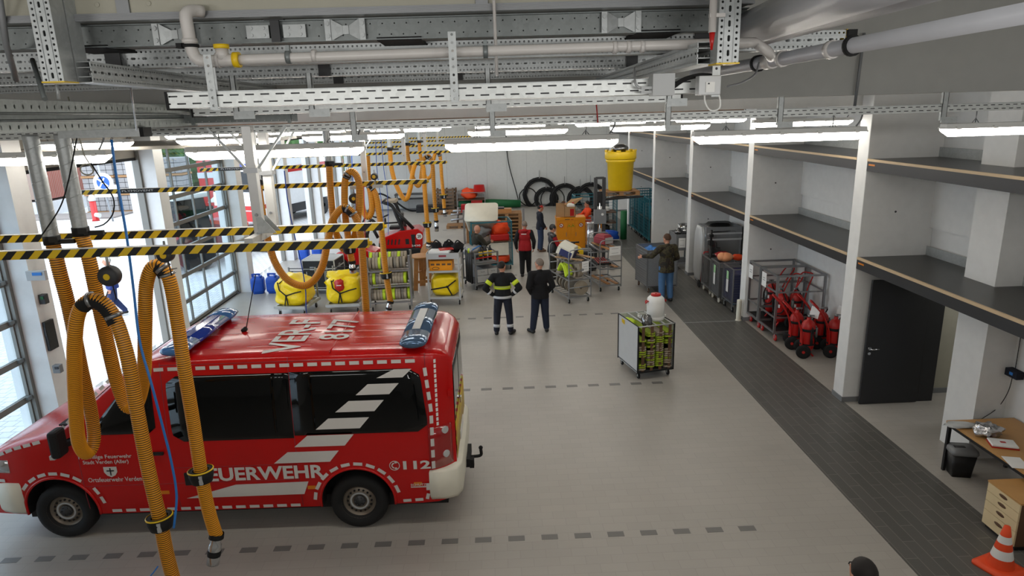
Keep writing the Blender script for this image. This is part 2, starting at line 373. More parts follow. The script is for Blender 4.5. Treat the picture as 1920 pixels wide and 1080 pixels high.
# the open door in the nearest bay
t = thing('door_1', 'dark grey door standing open beside the first white partition', 'door', (XB, 10.36, 0))
struct(t)
b = B(); b.box(6.13, XB+.02, 10.26, 10.305, .01, 2.2); b.build('door_leaf', 'charcoal', t, w=True, bev=.004)
b = B(); b.box(XB+.02, XB+.32, 10.3, 10.4, 0, 2.22); b.box(XB-.01, XB+.2, 9.4, 9.45, 0, 2.22); b.build('door_frame', 'charcoal', t, w=True)
b = B(); b.tube([(6.2, 10.26, 1.02), (6.2, 10.2, 1.02), (6.33, 10.2, 1.02)], .011, 8); b.cyl((6.2, 10.26, 1.02), (6.2, 10.25, 1.02), .028); b.cyl((6.2, 10.26, .93), (6.2, 10.25, .93), .025)
b.build('door_handle', 'chrome', t, w=True)
# ceiling beams across the hall
for k in range(7):
    y = 6.2+BAY*k
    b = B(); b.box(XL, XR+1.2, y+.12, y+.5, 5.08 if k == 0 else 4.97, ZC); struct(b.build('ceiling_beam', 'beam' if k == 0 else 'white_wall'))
    if k == 1:
        b = B(); b.box(XL, 4.2, y+.5, y+.62, 4.9, 4.97); struct(b.build('trim_4', 'brown'))
# gates on the left
def gate(n, y0, y1, label, opened=False):
    t = thing('door_%d' % n, label, 'gate', (XL, y0, 0)); struct(t)
    x0, x1 = XL-.03, XL+.03
    for side, y in (('guide_rail', y0), ('guide_rail', y1-.07)):
        q = B(); q.box(XL-.05, XL+.09, y, y+.07, 0, 4.45); q.build('guide_rail', 'dark_alu', t, w=True)
    y0 += .07; y1 -= .07; n_ = 4; wd = (y1-y0)/n_; hs = .655; zb = 0
    if opened:
        q = B(); q.box(x0, x1, y0, y1, 4.32, 4.9); q.build('panel', 'beige_alu', t, w=True)
        q = B(); q.box(x0-.01, x1+.01, y0, y1, 4.26, 4.32); q.build('rubber_seal', 'rubber', t, w=True)
        q = B(); q.box(XL+.05, XL+3.6, y0, y1, 4.62, 4.67); q.build('raised_panel', 'beige_alu', t, w=True)
        return
    q = B()
    for k in range(8): q.box(x0, x1, y0, y1, k*hs-(.05 if k else 0), k*hs+(.05 if k else .11))
    for k in range(n_+1):
        y = y0+wd*k; q.box(x0+.005, x1-.005, max(y0, y-.022), min(y1, y+.022), 0, 7*hs)
    q.build('frame', 'dark_alu', t, w=True)
    q = B(); q.box(x0-.005, x1+.005, y0, y1, 0, .03); q.build('rubber_seal', 'rubber', t, w=True)
    q = B()
    for k in range(6): q.box(XL+.03, XL+.07, y1-.12, y1-.02, k*hs-.03+.02, k*hs+.03+.02)
    q.build('hinge', 'galv_dark', t, w=True)
    for r_ in range(7):
        for k in range(n_):
            q = B(); q.box(XL-.006, XL+.006, y0+wd*k+.02, y0+wd*(k+1)-.02, r_*hs+.05, (r_+1)*hs-.05)
            q.build('pane', 'glass', t, w=True)
gate(2, 6.37, 10.48, 'closed glazed gate left of the nearest white post')
gate(3, 10.9, 15.01, 'open gate with its bottom panel hanging over the doorway to the yard', True)
gate(4, 15.43, 19.54, 'closed glazed gate in front of the yard tractor')
for j, (n, y) in enumerate(((5, 19.96), (6, 24.49), (7, 29.02), (8, 33.55))):
    gate(n, y, min(y+4.11, YF), ['open gate in front of the red and white fire truck', 'open gate behind the hanging far hoses', 'open gate near the far end of the hall', 'open gate in the far left corner'][j], True)
# things fixed to the near post
def gadget(name, label, cat, c, d, mat, part=None):
    t = thing(name, label, cat, c); q = B(); q.cbox((0, 0, 0), d); q.build('casing', mat, t, bev=.006)
    q = B(); q.cbox((d[0]*.1, -d[1]/2-.004, d[2]*.18), (d[0]*.5, .01, d[2]*.3)); q.build('cover', part or 'dark_grey', t)
p = at(70, 516, Y=10.45); gadget('junction_box', 'grey control box with pull chain on the white post by the gate', 'box', (p.x, 10.44, p.z), (.3, .07, .16), 'light_grey', 'sky_blue')
p = at(110, 690, Y=10.45); gadget('wall_socket', 'grey power socket low on the nearest white post', 'socket', (p.x, 10.43, p.z), (.12, .09, .14), 'mid_grey')
p = at(107, 628, Y=10.6); gadget('traffic_signal', 'black signal panel on the side of the nearest white post', 'signal', (XP+.03, 10.62, p.z), (.05, .22, .5), 'black')
p = at(94, 560, Y=10.6); gadget('exit_light', 'small dark lamp glowing green beside the nearest post', 'light', (XP+.06, 10.6, p.z), (.1, .1, .16), 'dark_grey', 'green')
p = at(440, 440, X=XP); gadget('wall_socket', 'grey socket on the white post beside the fire truck', 'socket', (XP+.03, 19.7, 1.6), (.08, .12, .14), 'mid_grey')
# ================================================================== lamps
K['tube_glow'] = E_('tube_glow', (255, 249, 238), 24.5)
LAMPS = [(2.655, 6.2, 'fluorescent batten light in front of the nearest dark shelves'), (.355, 6.2, 'fluorescent batten light hanging left of the yellow drum'), (-1.985, 6.2, 'fluorescent batten light behind the two silver posts'), (-4.29, 6.2, 'fluorescent batten light crossing both spiral ducts'), (5.0, 6.2, 'fluorescent batten light at the far right end of its row'),
  (.4, 10.75, 'batten light glowing just behind the slotted tray, above the far wall'), (2.67, 10.75, 'batten light above and right of the yellow drum'), (4.97, 10.75, 'batten light behind the hanging lamp by the partitions'), (-4.16, 10.75, 'batten light glowing behind the left gate post'), (-2.2, 10.75, 'batten light glowing behind the post with a silver brace'), (-6.46, 10.75, 'batten light above the open yard gate')]
def lamp(x, y, label):
    t = thing('batten_light', label, 'light', (x, y, 4.70), 0, 'fluorescent batten lights')
    b = B(); b.loft([[(sx*.8, -.055, .06), (sx*.8, .055, .06), (sx*.8, .045, .095), (sx*.8, -.045, .095)] for sx in (-1, 1)], sm=False); b.box(-.8, .8, -.07, .07, .05, .062)
    for k in range(5): b.box(-.7+k*.35-.02, -.7+k*.35+.02, -.075, .075, .045, .07)
    b.build('housing', 'white', t)
    b = B(); n = 10
    b.loft([[(sx*dx, .065*math.cos(PI*j/n+PI), .05+.072*s_*math.sin(PI*j/n+PI)) for j in range(n+1)] for sx, dx, s_ in ((-1, .79, .5), (-1, .74, 1), (1, .74, 1), (1, .79, .5))])
    b.build('diffuser', 'tube_glow', t)
    for sx in (-.5, .5):
        b = B(); b.tube([(sx, 0, .1), (sx, 0, .21)], .005, 6); b.tube([(sx-.03, 0, .1), (sx, 0, .14), (sx+.03, 0, .1)], .004, 6); b.build('hanger', 'steel', t)
    b = B(); b.tube(smooth_path([(.72, 0, .1), (.76, .0, .16), (.79, .03, .25)], .03), .008, 6); b.build('cable', 'mid_grey', t)
for a in LAMPS: lamp(*a)
for k in range(2, 7):
    for x in (-6.5, -4.2, -1.95, .4, 2.67, 4.97): lamp(x, 6.2+BAY*k, 'fluorescent batten light in a row deep in the hall, mostly hidden behind the nearer lights')
# ================================================================== overhead steelwork
K['perf_beam'] = perf('perf_beam', [(.033, .025, .011, .011, 0), (-.033, .025, .011, .011, 0), (0, .06, .026, .012, 0), (0, .06, .009, .009, .5)])
K['perf_tray'] = perf('perf_tray', [(.018, .07, .042, .007, 0), (-.015, .07, .042, .007, .5)], c=(205, 208, 206))
K['perf_rail'] = perf('perf_rail', [(.05, .07, .014, .014, 0), (.042, .07, .014, .014, 0), (-.062, .07, .014, .014, 0), (-.07, .07, .014, .014, 0)], c=(160, 166, 164))
K['perf_strap'] = perf('perf_strap', [(0, .035, .012, .012, 0)], axis='Y')
K['frame_rail'] = perf('frame_rail', [(.027, .06, .007, .007, 0), (-.024, .06, .007, .007, .3)], c=(122, 127, 126))
def oriented(name, label, cat, p, q, group=None, up=(0, 0, 1)):
    """an Empty whose local X runs from p to q"""
    p, q = V(p), V(q); d = (q-p).normalized(); u = V(up)
    r = u.cross(d).normalized(); u = d.cross(r)
    o = bpy.data.objects.new(name, None); COL.objects.link(o); o.empty_display_size = .1
    o.matrix_basis = M.Translation(p) @ M((d, r, u)).transposed().to_4x4(); tag(o, label, cat, group); return o, (q-p).length
def sikla(label, p, q, w=.095, cap=False, group='perforated galvanised girders', up=(0, 0, 1)):
    t, L = oriented('perforated_girder', label, 'girder', p, q, group, up)
    for s in (-1, 1):
        b = B(); b.box(0, L, s*w/2-.002, s*w/2+.002, -w/2, w/2); b.build('side_plate', 'perf_beam', t)
    b = B(); b.box(0, L, -w/2, w/2, w/2-.003, w/2); b.box(0, L, -w/2, w/2, -w/2, -w/2+.003)
    b.box(0, L, -w/2-.006, w/2+.006, -.023, -.019); b.box(0, L, -w/2-.006, w/2+.006, .019, .023); b.build('flange', 'galv', t)
    if cap:
        b = B(); b.box(L, L+.006, -w/2-.008, w/2+.008, -w/2-.004, w/2+.004); b.build('end_cap', 'yellow', t)
    return t
sikla('upright perforated girder at top left with yellow end cap', (-1.99, 3.25, 6.7), (-1.99, 3.25, 5.205), cap=True, up=(1, 0, 0))
sikla('second upright perforated girder behind the top left one', (-1.99, 3.36, 6.7), (-1.99, 3.36, 5.205), up=(1, 0, 0))
sikla('upright perforated girder at top right beside the grey ducts, yellow end cap', (1.035, 3.05, 6.7), (1.035, 3.05, 5.19), cap=True, up=(1, 0, 0))
sikla('perforated girder running away from the left upright girder', (-1.93, 3.32, 5.25), (-1.93, 6.1, 5.25))
sikla('perforated girder running away from the right upright girder', (.98, 3.1, 5.24), (.98, 6.1, 5.24))
for y, z, l, x1 in ((3.83, 5.345, 'nearest cross girder, just above the white drain pipe', 1.95), (4.95, 5.345, 'middle cross girder behind the white drain pipe', 1.4), (6.0, 5.345, 'farthest cross girder, low behind the white drain pipe', 1.4)):
    sikla(l, (-5.0, y, z), (x1, y, z), cap=(y == 3.83))
for x, y in ((-1.16, 4.88), (1.0, 4.88), (-.28, 5.93), (-1.3, 5.93), (1.15, 3.76), (-2.0, 3.76)):
    t = thing('girder_clip', 'small dark plate clamped on a cross girder', 'clip', (x, y, 5.345), 0, 'plates on the cross girders'); b = B(); b.box(-.04, .04, -.015, .0, -.05, .05); b.box(-.04, .04, -.015, .02, .05, .056); b.build('plate', 'dark_grey', t)
# air handling unit
t = thing('air_handling_unit', 'cream panelled ventilation unit with aluminium edge at the top', 'ventilation unit', (-1, 3.4, 5.5))
xs = [-5, -3.13, -1.72, -.03, 1.27]
b = B(); b.box(-5, 1.27, 3.42, 5.6, 5.482, 6.6); b.build('casing', 'dark_alu', t, w=True)
for i in range(4):
    b = B(); b.box(xs[i]+.03, xs[i+1]-.03, 3.395, 3.42, 5.515, 6.55)
    for x in (xs[i]+.12, xs[i+1]-.12): b.cyl((x, 3.395, 5.555), (x, 3.39, 5.555), .012, n=10)
    b.build('panel', 'cream', t, w=True, bev=.003)
b = B(); b.box(-5, 1.28, 3.37, 3.42, 5.48, 5.512)
for k in range(5): b.box(-5, 1.28, 3.366, 3.37, 5.483+k*.006, 5.486+k*.006)
b.build('base_profile', 'alu_dull', t, w=True)
for x in xs[1:-1]:
    b = B(); b.box(x-.03, x+.03, 3.385, 3.42, 5.51, 6.55); b.build('mullion', 'alu_dull', t, w=True)
t, L = oriented('mounting_rail', 'long dull steel rail bolted under the cream ventilation unit', 'rail', (-5, 3.55, 5.428), (1.3, 3.55, 5.428))
b = B(); b.box(0, L, -.03, -.027, -.05, .05); b.build('web', 'frame_rail', t)
b = B(); b.box(0, L, -.06, .03, .047, .052); b.box(0, L, -.06, .03, -.052, -.047); b.box(0, L, .02, .03, -.048, .048); b.build('flange', 'galv_dark', t)
for x, l in ((-1.55, 'left'), (-.71, 'middle'), (.66, 'right')):
    t = thing('coupling_bracket', f'bow-tie shaped zinc bracket, the {l} one of three under the ventilation unit', 'bracket', (x, 3.5, 5.428), 0, 'bow-tie brackets')
    for s in (-1, 1):
        b = B(); b.box(s*.085-.014, s*.085+.014, -.012, -.004, -.05, .05); b.prism([(s*.07, -.004, -.05), (s*.07, -.004, .05), (s*.012, .01, .018), (s*.012, .01, -.018)], (0, .006, 0))
        for z in (-.028, .028): b.cyl((s*.085, -.012, z), (s*.085, -.018, z), .011, n=6)
        b.build('wing', 'lens_clear' if False else 'galv', t)
    b = B(); b.box(-.014, .014, .005, .02, -.02, .02); b.build('waist', 'galv', t)
for x in (-2.0, -.45, .85):
    t = thing('rubber_pad', 'black rubber strip between steel rail and girder', 'pad', (x, 3.6, 5.385), 0, 'rubber pads under the steel rail'); b = B(); b.box(-.11, .11, -.1, .3, -.012, .004); b.build('pad', 'rubber', t)
t = thing('splice_plate', 'pair of bolted plates joining the steel rail beside a centre clamp', 'plate', (-1.05, 3.5, 5.428))
for s in (-1, 1):
    b = B(); b.box(s*.09-.055, s*.09+.055, -.005, .0, -.03, .03)
    for dx in (-.03, .03):
        for z in (-.016, .016): b.cyl((s*.09+dx, -.005, z), (s*.09+dx, -.01, z), .008, n=6)
    b.build('plate', 'galv', t)
b = B(); b.box(-.022, .022, -.02, -.005, -.05, .05); b.box(-.05, .05, -.03, -.005, .05, .075); b.build('clamp', 'dark_grey', t)
# white drain pipe with siphon
PY, zl, r_ = 3.28, 5.29, .0235  # pipe positions and sizes scaled about the camera, written out as plain values
t = thing('drain_pipe', 'white plastic drain pipe with siphon and yellow caps', 'pipe', (-1.15, PY, zl))
b = B(); b.tube(smooth_path([(-1.17, PY, 5.282), (0, PY, 5.29), (1.17, PY, 5.295), (1.26, PY, 5.29), (1.32, PY, 5.255), (1.39, 3.4, 5.235)], .05), r_, 16); b.build('pipe', 'pvc', t, w=True)
for x in (-.83, .58, .645, .71, 1.12):
    b = B(); b.cyl((x, PY, zl), (x+.02, PY, zl), r_+.0055, n=16); b.build('socket_ring', 'pvc', t, w=True)
b = B(); b.tube(smooth_path([(-1.34, 3.36, 5.508), (-1.365, 3.33, 5.508), (-1.385, PY, 5.49), (-1.387, PY, 5.44), (-1.382, PY, 5.33), (-1.368, PY, 5.296), (-1.33, PY, 5.28), (-1.17, PY, 5.282)], .02), .028, 16); b.cyl((-1.386, PY, 5.36), (-1.386, PY, 5.38), .035, n=16); b.cyl((-1.275, PY, 5.282), (-1.26, PY, 5.282), .034, n=16); b.build('siphon', 'pvc', t, w=True)
b = B(); b.cyl((-1.245, PY, 5.282), (-1.245, PY, 5.333), .029, n=16); b.build('tee_branch', 'pvc', t, w=True)
b = B(); b.cyl((-1.245, PY, 5.333), (-1.245, PY, 5.352), .035, n=18); b.build('screw_cap', 'yellow', t, w=True)
b = B(); b.cyl((-1.195, PY, 5.282), (-1.167, PY, 5.282), .035, n=18); b.build('screw_cap', 'yellow', t, w=True)
for x in (-.94, -.02):
    b = B(); b.cyl((x-.011, PY, zl-.003), (x+.011, PY, zl-.003), r_+.0065, n=16); b.box(x-.009, x+.009, PY-.01, PY+.01, zl+.02, zl+.05); b.build('pipe_clamp', 'galv_dark', t, w=True)
b = B(); b.cyl((-1.385, PY, 5.342), (-1.385, PY, 5.356), .037, n=16); b.box(-1.44, -1.415, PY-.03, PY, 5.337, 5.36); b.build('pipe_clamp', 'rubber', t, w=True)
# grey plastic pipes and ducts to the right
p0, p1 = at(1437, 116, Y=3.8), at(1990, 12, Y=2.12)
t = thing('waste_pipe', 'pale plastic waste pipe sloping up to the right edge', 'pipe', p0)
b = B(); b.tube([at(1300, 141, Y=4.6), p0, p0.lerp(p1, .3), p1], .035, 18); b.build('pipe', 'pvc_grey', t, w=True)
d = (p1-p0).normalized()
for k, ln in ((.0, .07), (.09, .02), (.33, .03)):
    b = B(); c = p0+d*k*(p1-p0).length; b.cyl(c, c+d*ln, .042, n=18); b.build('socket_ring', 'pvc', t, w=True)
c = p0.lerp(p1, .42); b = B(); b.cyl(c, c+d*.02, .046, n=18); b.box(c.x-.02, c.x+.02, c.y-.01, c.y+.01, c.z+.04, c.z+.07); b.build('pipe_clamp', 'rubber', t, w=True)
c = p0-d*.1; b = B(); b.cyl(c, c+d*.025, .046, n=18); b.build('pipe_clamp', 'rubber', t, w=True)
a0, a1 = at(1392, 58, Y=3.7), at(1660, -45, Y=2.1); a1 = a0+(a1-a0)*1.8
t = thing('ventilation_duct', 'thick grey round duct beside the right upright girder', 'duct', a0); b = B(); b.tube([a0, a1], .085, 28); b.build('duct', 'pvc_grey', t, w=True)
b = B(); d = (a1-a0).normalized(); b.cyl(a0, a0+d*.05, .093, n=28); b.build('collar', 'pvc_grey', t, w=True)
a0, a1 = at(1432, 66, Y=3.6), at(1760, -30, Y=2.2); a1 = a0+(a1-a0)*1.8
t = thing('ventilation_duct', 'thinner grey round duct running below the thick one', 'duct', a0); b = B(); b.tube([a0, a1], .05, 24); b.build('duct', 'pvc_grey', t, w=True)
b = B(); d = (a1-a0).normalized(); b.cyl(a0, a0+d*.04, .056, n=24); b.build('collar', 'pvc_grey', t, w=True)
t = thing('downpipe', 'thin white upright pipe with red tape beside the right upright girder', 'pipe', (.96, 2.95, 5.3)); b = B(); b.tube([(.945, 2.95, 6.7), (.945, 2.95, 5.31)], .016, 12); b.build('pipe', 'pvc', t, w=True); b = B(); b.cyl((.945, 2.95, 5.31), (.945, 2.95, 5.24), .013, .005, n=10); b.build('tape', 'red_paint', t, w=True)
b = B(); b.box(.93, .995, 2.94, 2.96, 5.37, 5.385); b.build('clamp', 'pvc', t, w=True)
# cable trays
def tray(label, x0, x1, y, z, d=.2, h=.068):
    t, L = oriented('cable_tray', label, 'cable tray', (x0, y, z), (x1, y, z), 'slotted cable trays')
    for s, yy in ((0, 0), (1, d)):
        b = B(); b.box(0, L, yy-.001, yy+.001, -h/2, h/2); b.build('side_wall', 'perf_tray', t)
    b = B(); b.box(0, L, 0, d, -h/2, -h/2+.002); b.box(0, L, -.004, .004, h/2-.002, h/2+.003); b.box(0, L, d-.004, d+.004, h/2-.002, h/2+.003); b.build('tray_floor', 'galv', t)
    b = B(); rnd = random.Random(int(L*100))
    for k in range(9): b.tube([(.02, .012+(d-.024)*(k % 5)/4, -h/2+.012+.018*(k//5)), (L/2, .012+(d-.024)*((k*3+1) % 5)/4, -h/2+.014+.018*(k//5)), (L-.02, .012+(d-.024)*(k % 5)/4, -h/2+.012+.018*(k//5))], .011, 6)
    b.box(.02, L-.02, .006, .02, -h/2+.004, h/2-.012); b.build('cables_dark_backing', 'charcoal', t)  # cables, plus a flat dark strip added so the slots look shaded
    for x in (0, L-.01):
        b = B(); b.box(x, x+.012, -.006, d, -h/2-.008, h/2+.006); b.build('end_cap', 'rubber', t)
    return t
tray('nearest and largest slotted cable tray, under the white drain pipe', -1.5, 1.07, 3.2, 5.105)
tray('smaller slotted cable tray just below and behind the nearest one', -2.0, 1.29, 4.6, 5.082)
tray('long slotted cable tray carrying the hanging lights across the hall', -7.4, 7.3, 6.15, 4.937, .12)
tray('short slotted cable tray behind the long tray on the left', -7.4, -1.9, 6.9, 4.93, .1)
for x, y, z0, z1, l in ((-.17, 3.19, 5.06, 5.37, 'perforated hanger strap on the nearest tray, in the picture middle'), (-1.28, 3.19, 5.06, 5.3, 'left perforated hanger strap under the siphon'), (-1.36, 3.42, 5.06, 5.3, 'perforated hanger strap behind the left one under the siphon'), (1.02, 3.1, 5.05, 5.19, 'perforated hanger strap below the right upright girder')):
    t, L = oriented('hanger_strap', l, 'strap', (x, y, z0), (x, y, z1), 'perforated hanger straps', up=(0, 1, 0)); b = B(); b.box(0, L, -.018, .018, -.002, .002); b.build('strap', 'perf_strap', t); b = B(); b.box(.02, .045, -.01, .01, .002, .012); b.build('bolt', 'steel', t)
def channel(label, x, y, z0, z1, w=.05):
    t = thing('hanger_channel', label, 'hanger', (x, y, z0), 0, 'short steel hangers of the trays'); b = B(); h = z1-z0
    b.box(-w/2, w/2, -.002, .002, 0, h); b.box(-w/2, -w/2+.004, -.002, .03, 0, h); b.box(w/2-.004, w/2, -.002, .03, 0, h); b.build('channel', 'galv', t)
    b = B(); b.box(-w/2, .12, -.01, .0, -.02, .03); b.build('arm', 'galv', t)
for x, l in ((2.63, 'beside the glowing lamp'), (4.15, 'by the first white partition'), (-.0, 'left of the yellow drum'), (1.6, 'above the yellow drum'), (-1.25, 'near the silver posts')):
    channel('short galvanised hanger of the long tray ' + l, x, 6.14, 4.83, 5.08)
for x, l in ((-1.7, 'left end'), (-1.2, 'second place from the left'), (-.02, 'middle'), (1.2, 'right end')): channel('short galvanised hanger of the smaller tray at its ' + l, x, 4.59, 5.04, 5.3, .035)
# rails on the left
t, L = oriented('exhaust_rail', 'broad galvanised slotted rail running away at the left edge', 'rail', (-2.78, 2.2, 5.075), (-2.78, 6.25, 5.075))
for s in (-1, 1):
    b = B(); b.box(0, L, s*.1-.002, s*.1+.002, .01, .085); b.box(0, L, s*.1-.002, s*.1+.002, -.095, -.03); b.build('side_plate', 'perf_rail', t)
b = B(); b.box(0, L, -.1, .1, .083, .087); b.box(0, L, -.1, -.085, -.03, .01); b.box(0, L, -.1, .1, -.097, -.093); b.tube([(0, -.1, .01), (L, -.1, .01)], .008, 6); b.tube([(0, -.1, -.03), (L, -.1, -.03)], .008, 6); b.build('flange', 'galv_dark', t)
t, L = oriented('perforated_rail', 'short perforated rail continuing from the broad left rail', 'rail', (-2.72, 6.0, 5.04), (-1.7, 6.0, 5.03)); b = B(); b.box(0, L, -.002, .002, -.035, .035); b.box(0, L, 0, .05, .033, .036); b.build('web', 'frame_rail', t)
for k in (.12, .95):
    b = B(); b.box(k*1.0-.015, k*1.0+.015, -.02, 0, -.05, .06); b.build('clamp', 'galv_dark', t)
t = thing('cable_duct', 'bright galvanised box duct with black end cap, top left', 'duct', (-2.95, 5.2, 4.95)); b = B(); b.box(-.33, .28, 0, .12, -.03, .03); b.build('duct', 'galv', t); b = B(); b.box(.28, .31, -.004, .124, -.035, .035); b.build('end_cap', 'rubber', t)
def rod(name, label, cat, pts, r, mat, group=None):
    t = thing(name, label, cat, pts[0], 0, group); b = B(); b.tube(pts, r, 8); b.build('rod' if 'rod' in name or 'strut' in name else 'line', mat, t, w=True); return t
rod('threaded_rod', 'thin threaded rod hanging right of the left upright girder', 'rod', [at(238, 118, Y=3.9), at(256, 243, Y=4.9)], .006, 'steel')
rod('strut', 'dark steel strut left of the left upright girder', 'strut', [at(61, 112, Y=3.6), at(84, 186, Y=3.4)], .012, 'galv_dark')
rod('strut', 'pale steel strut under the left upright girder', 'strut', [at(106, 158, Y=3.5), at(110, 186, Y=3.5)], .008, 'galv')
t = rod('conduit_pipe', 'grey plastic conduit hanging at the top left corner', 'pipe', [at(-3, -20, Y=3.3), at(12, 85, Y=3.4), at(31, 150, Y=3.6)], .014, 'mid_grey')
rod('conduit_pipe', 'thin white conduit crossing the drain pipe in the picture middle', 'pipe', [(.02, 3.33, 6.7), (.03, 3.33, 5.18)], .008, 'pvc')
rod('conduit_pipe', 'thin grey conduit on the grey beam at right', 'pipe', [(3.4, 6.27, 5.62), (3.38, 6.27, 4.98)], .014, 'mid_grey')
rod('red_strap', 'thin red strap hanging on the long tray above the yellow drum', 'strap', [at(1118, 193, Y=6.1), at(1121, 230, Y=6.1)], .006, 'red_paint')
t = thing('sensor_box', 'plain grey square box on the nearest tray, left of the clear box', 'box', (.785, 3.15, 5.11)); b = B(); b.box(-.05, .05, -.04, .04, -.048, .048); b.build('casing', 'light_grey', t, bev=.004); b = B(); b.box(-.05, .05, -.044, -.04, -.048, .048); b.build('cover', 'light_grey', t)
b = B(); 
for z in (-.03, -.012): b.box(-.1, -.05, -.03, -.01, z-.006, z+.006)
b.build('cable_gland', 'light_grey', t)
t = thing('switch_box', 'clear plastic box with white device inside, under the right upright girder', 'box', (.985, 3.1, 5.1)); b = B(); b.box(-.05, .05, -.03, .03, -.042, .042); b.build('casing', 'cover', t, bev=.004); b = B(); b.box(-.02, .02, -.036, -.03, -.03, .014); b.build('device', 'white', t); b = B(); b.box(-.012, -.004, -.038, -.036, .004, .01); b.build('display', 'black', t)
rod('plastic_tube', 'clear looped plastic tube hanging below the clear box', 'tube', smooth_path([at(1321, 178, Y=3.1), at(1322, 192, Y=3.1), at(1331, 207, Y=3.1), at(1345, 206, Y=3.1), at(1351, 196, Y=3.1), at(1347, 172, Y=3.1)], .01), .004, 'white')
rod('cable', 'grey cable curving from the waste pipe to the hanger strap', 'cable', smooth_path([at(1423, 118, Y=3.7), at(1415, 140, Y=3.5), at(1390, 155, Y=3.3), at(1364, 162, Y=3.15)], .02), .005, 'mid_grey')
for k, l in enumerate(('upper', 'middle', 'lower')): rod('cable', f'black cable arching between the two boxes, {l} of three', 'cable', smooth_path([at(1264, 158+3*k, Y=3.12), at(1285, 146+2*k, Y=3.15), at(1315, 139+2*k, Y=3.15), at(1345, 142+2*k, Y=3.12)], .02), .006, 'rubber', 'black cables between the boxes')
rod('cable', 'two-core grey cable dropping to the grey square box', 'cable', smooth_path([at(1190, 128, Y=3.6), at(1190, 150, Y=3.2), at(1195, 163, Y=3.14), at(1205, 166, Y=3.13)], .02), .006, 'light_grey')
# ================================================================== striped bars, posts, hoses
def text_plate(t, x, z, y, s, w):
    b = B(); b.box(x-w/2, x+w/2, y-.003, y, z-.034, z+.034); b.build('nameplate', 'black', t)
    b = B(); put_text(b, s, (x, y-.0045, z+.004), (1, 0, 0), (0, 0, 1), .03, w*.8); b.build('lettering', 'white', t)
BARS = [(5.5, 4.02, 'Nearest yellow and black striped bar, lowest across the view'), (6.3, 4.03, 'Second yellow and black striped bar, just above the nearest one'), (10.7, 4.03, 'Third striped bar from the front, with black nameplate at its left'), (15.15, 4.03, 'Fourth striped bar from the front, in line with the far orange hoses'), (19.7, 4.03, 'Fifth striped bar from the front, ending at the long lamp'), (24.2, 4.03, 'Sixth striped bar from the front, partly behind the long lamp'), (28.8, 4.03, 'Seventh striped bar from the front, high and small'), (33.3, 4.03, 'Farthest and smallest striped bar')]
for i, (y, z, l) in enumerate(BARS):
    t = thing('striped_bar', l, 'bar', (-6.58, y, z-.035), 0, 'yellow and black striped bars')
    b = B(); b.box(0, 5.5, -.03, .03, -.035, .035); b.build('bar', 'hazard', t)
    b = B(); b.box(0, 5.5, -.031, .031, .0351, .038); b.build('top_strip', 'alu', t)
    b = B(); b.cyl((5.5, 0, 0), (5.53, 0, 0), .018, n=6); b.box(5.5, 5.504, -.03, .03, -.035, .035); b.build('end_bolt', 'yellow', t)
    if i in (2, 3): text_plate(t, .92 if i == 2 else .72, 0, -.03, 'PLYMOVENT', .62)
def post(label, x, y, z0, z1, brace=True, arm=None):
    t = thing('support_post', label, 'post', (x, y, z0), 0, 'silver posts of the striped bars')
    b = B(); b.box(-.04, .04, -.04, .04, 0, z1-z0); b.build('post', 'alu', t, bev=.004)
    b = B()
    for z in (.06, .22): b.cyl((0, -.04, z), (0, -.052, z), .014, n=6)
    b.build('bolt', 'steel', t)
    if brace:
        b = B(); b.box(-.06, .06, -.055, .055, .58, .62); b.build('clamp', 'steel', t)
        for s in (-1, 1):
            b = B(); b.bar((s*.04, 0, .6), (s*.33, 0, z1-z0-.01), .018); b.build('brace', 'galv', t)
    if arm:
        b = B(); b.box(-.035, .035, -.3, .22, .0, .06); b.build('arm', 'alu', t)
        for yy in (-.06, .06):
            b = B(); b.prism([(.0, yy, .06), (.0, yy, .2), (.05, yy, .2), (.16, yy, .06)], (0, .006, 0)); b.prism([(-.0, yy, .0), (-.22, yy, .0), (-.0, yy, .05)], (0, .006, 0)); b.build('gusset', 'galv', t)
    return t
post('Nearest silver post, on the left of the close pair', -2.07, 5.78, 4.0, 4.97, True, True)
post('Second silver post, right behind the nearest one', -2.16, 6.42, 3.93, 4.97, True, None)
for y, px, pz, l in ((10.8, 686, 349, 'Third silver post, holding the bar in front of the far hoses'), (15.25, 759, 313, 'Fourth silver post, beside the hanging far hoses'), (19.8, 798, 292, 'Fifth silver post, narrow, in front of the end wall'), (24.3, 821, 281, 'Sixth silver post, small, left of the long lamp'), (6.42, 243, 340, 'Silver post by the open gate above the blue cord')):
    p = at(px, pz, Y=y)
    if y > 7: post(l, p.x, y, 3.95, 4.95, True)
HZ = []
def spiral(label, top, bot, r):
    t = thing('spiral_duct', label, 'duct', bot, 0, 'silver spiral ducts'); b = B(); pts = smooth_path([top, bot], .02); b.tube(pts, r, 20); b.build('duct', 'galv', t, w=True)
    d = (V(bot)-V(top)); L = d.length; d.normalize(); u = d.orthogonal().normalized(); w_ = d.cross(u); b = B(); n = int(L/.14*16)
    b.tube([V(top)+d*(L*k/n)+(u*math.cos(2*PI*k/16)+w_*math.sin(2*PI*k/16))*r for k in range(n)], .003, 4); b.build('seam', 'galv', t, w=True)
    b = B(); b.cyl(V(bot)+V((0, 0, .05)), V(bot)-V((0, 0, .03)), r+.008, n=20); b.build('clamp_ring', 'rubber', t, w=True)
    b = B(); p = V(bot); b.box(p.x+.05, p.x+.22, p.y-.05, p.y-.02, p.z-.02, p.z+.02); b.box(p.x+.02, p.x+.1, p.y-.08, p.y-.04, p.z, p.z+.05); b.build('damper_motor', 'black', t, w=True)
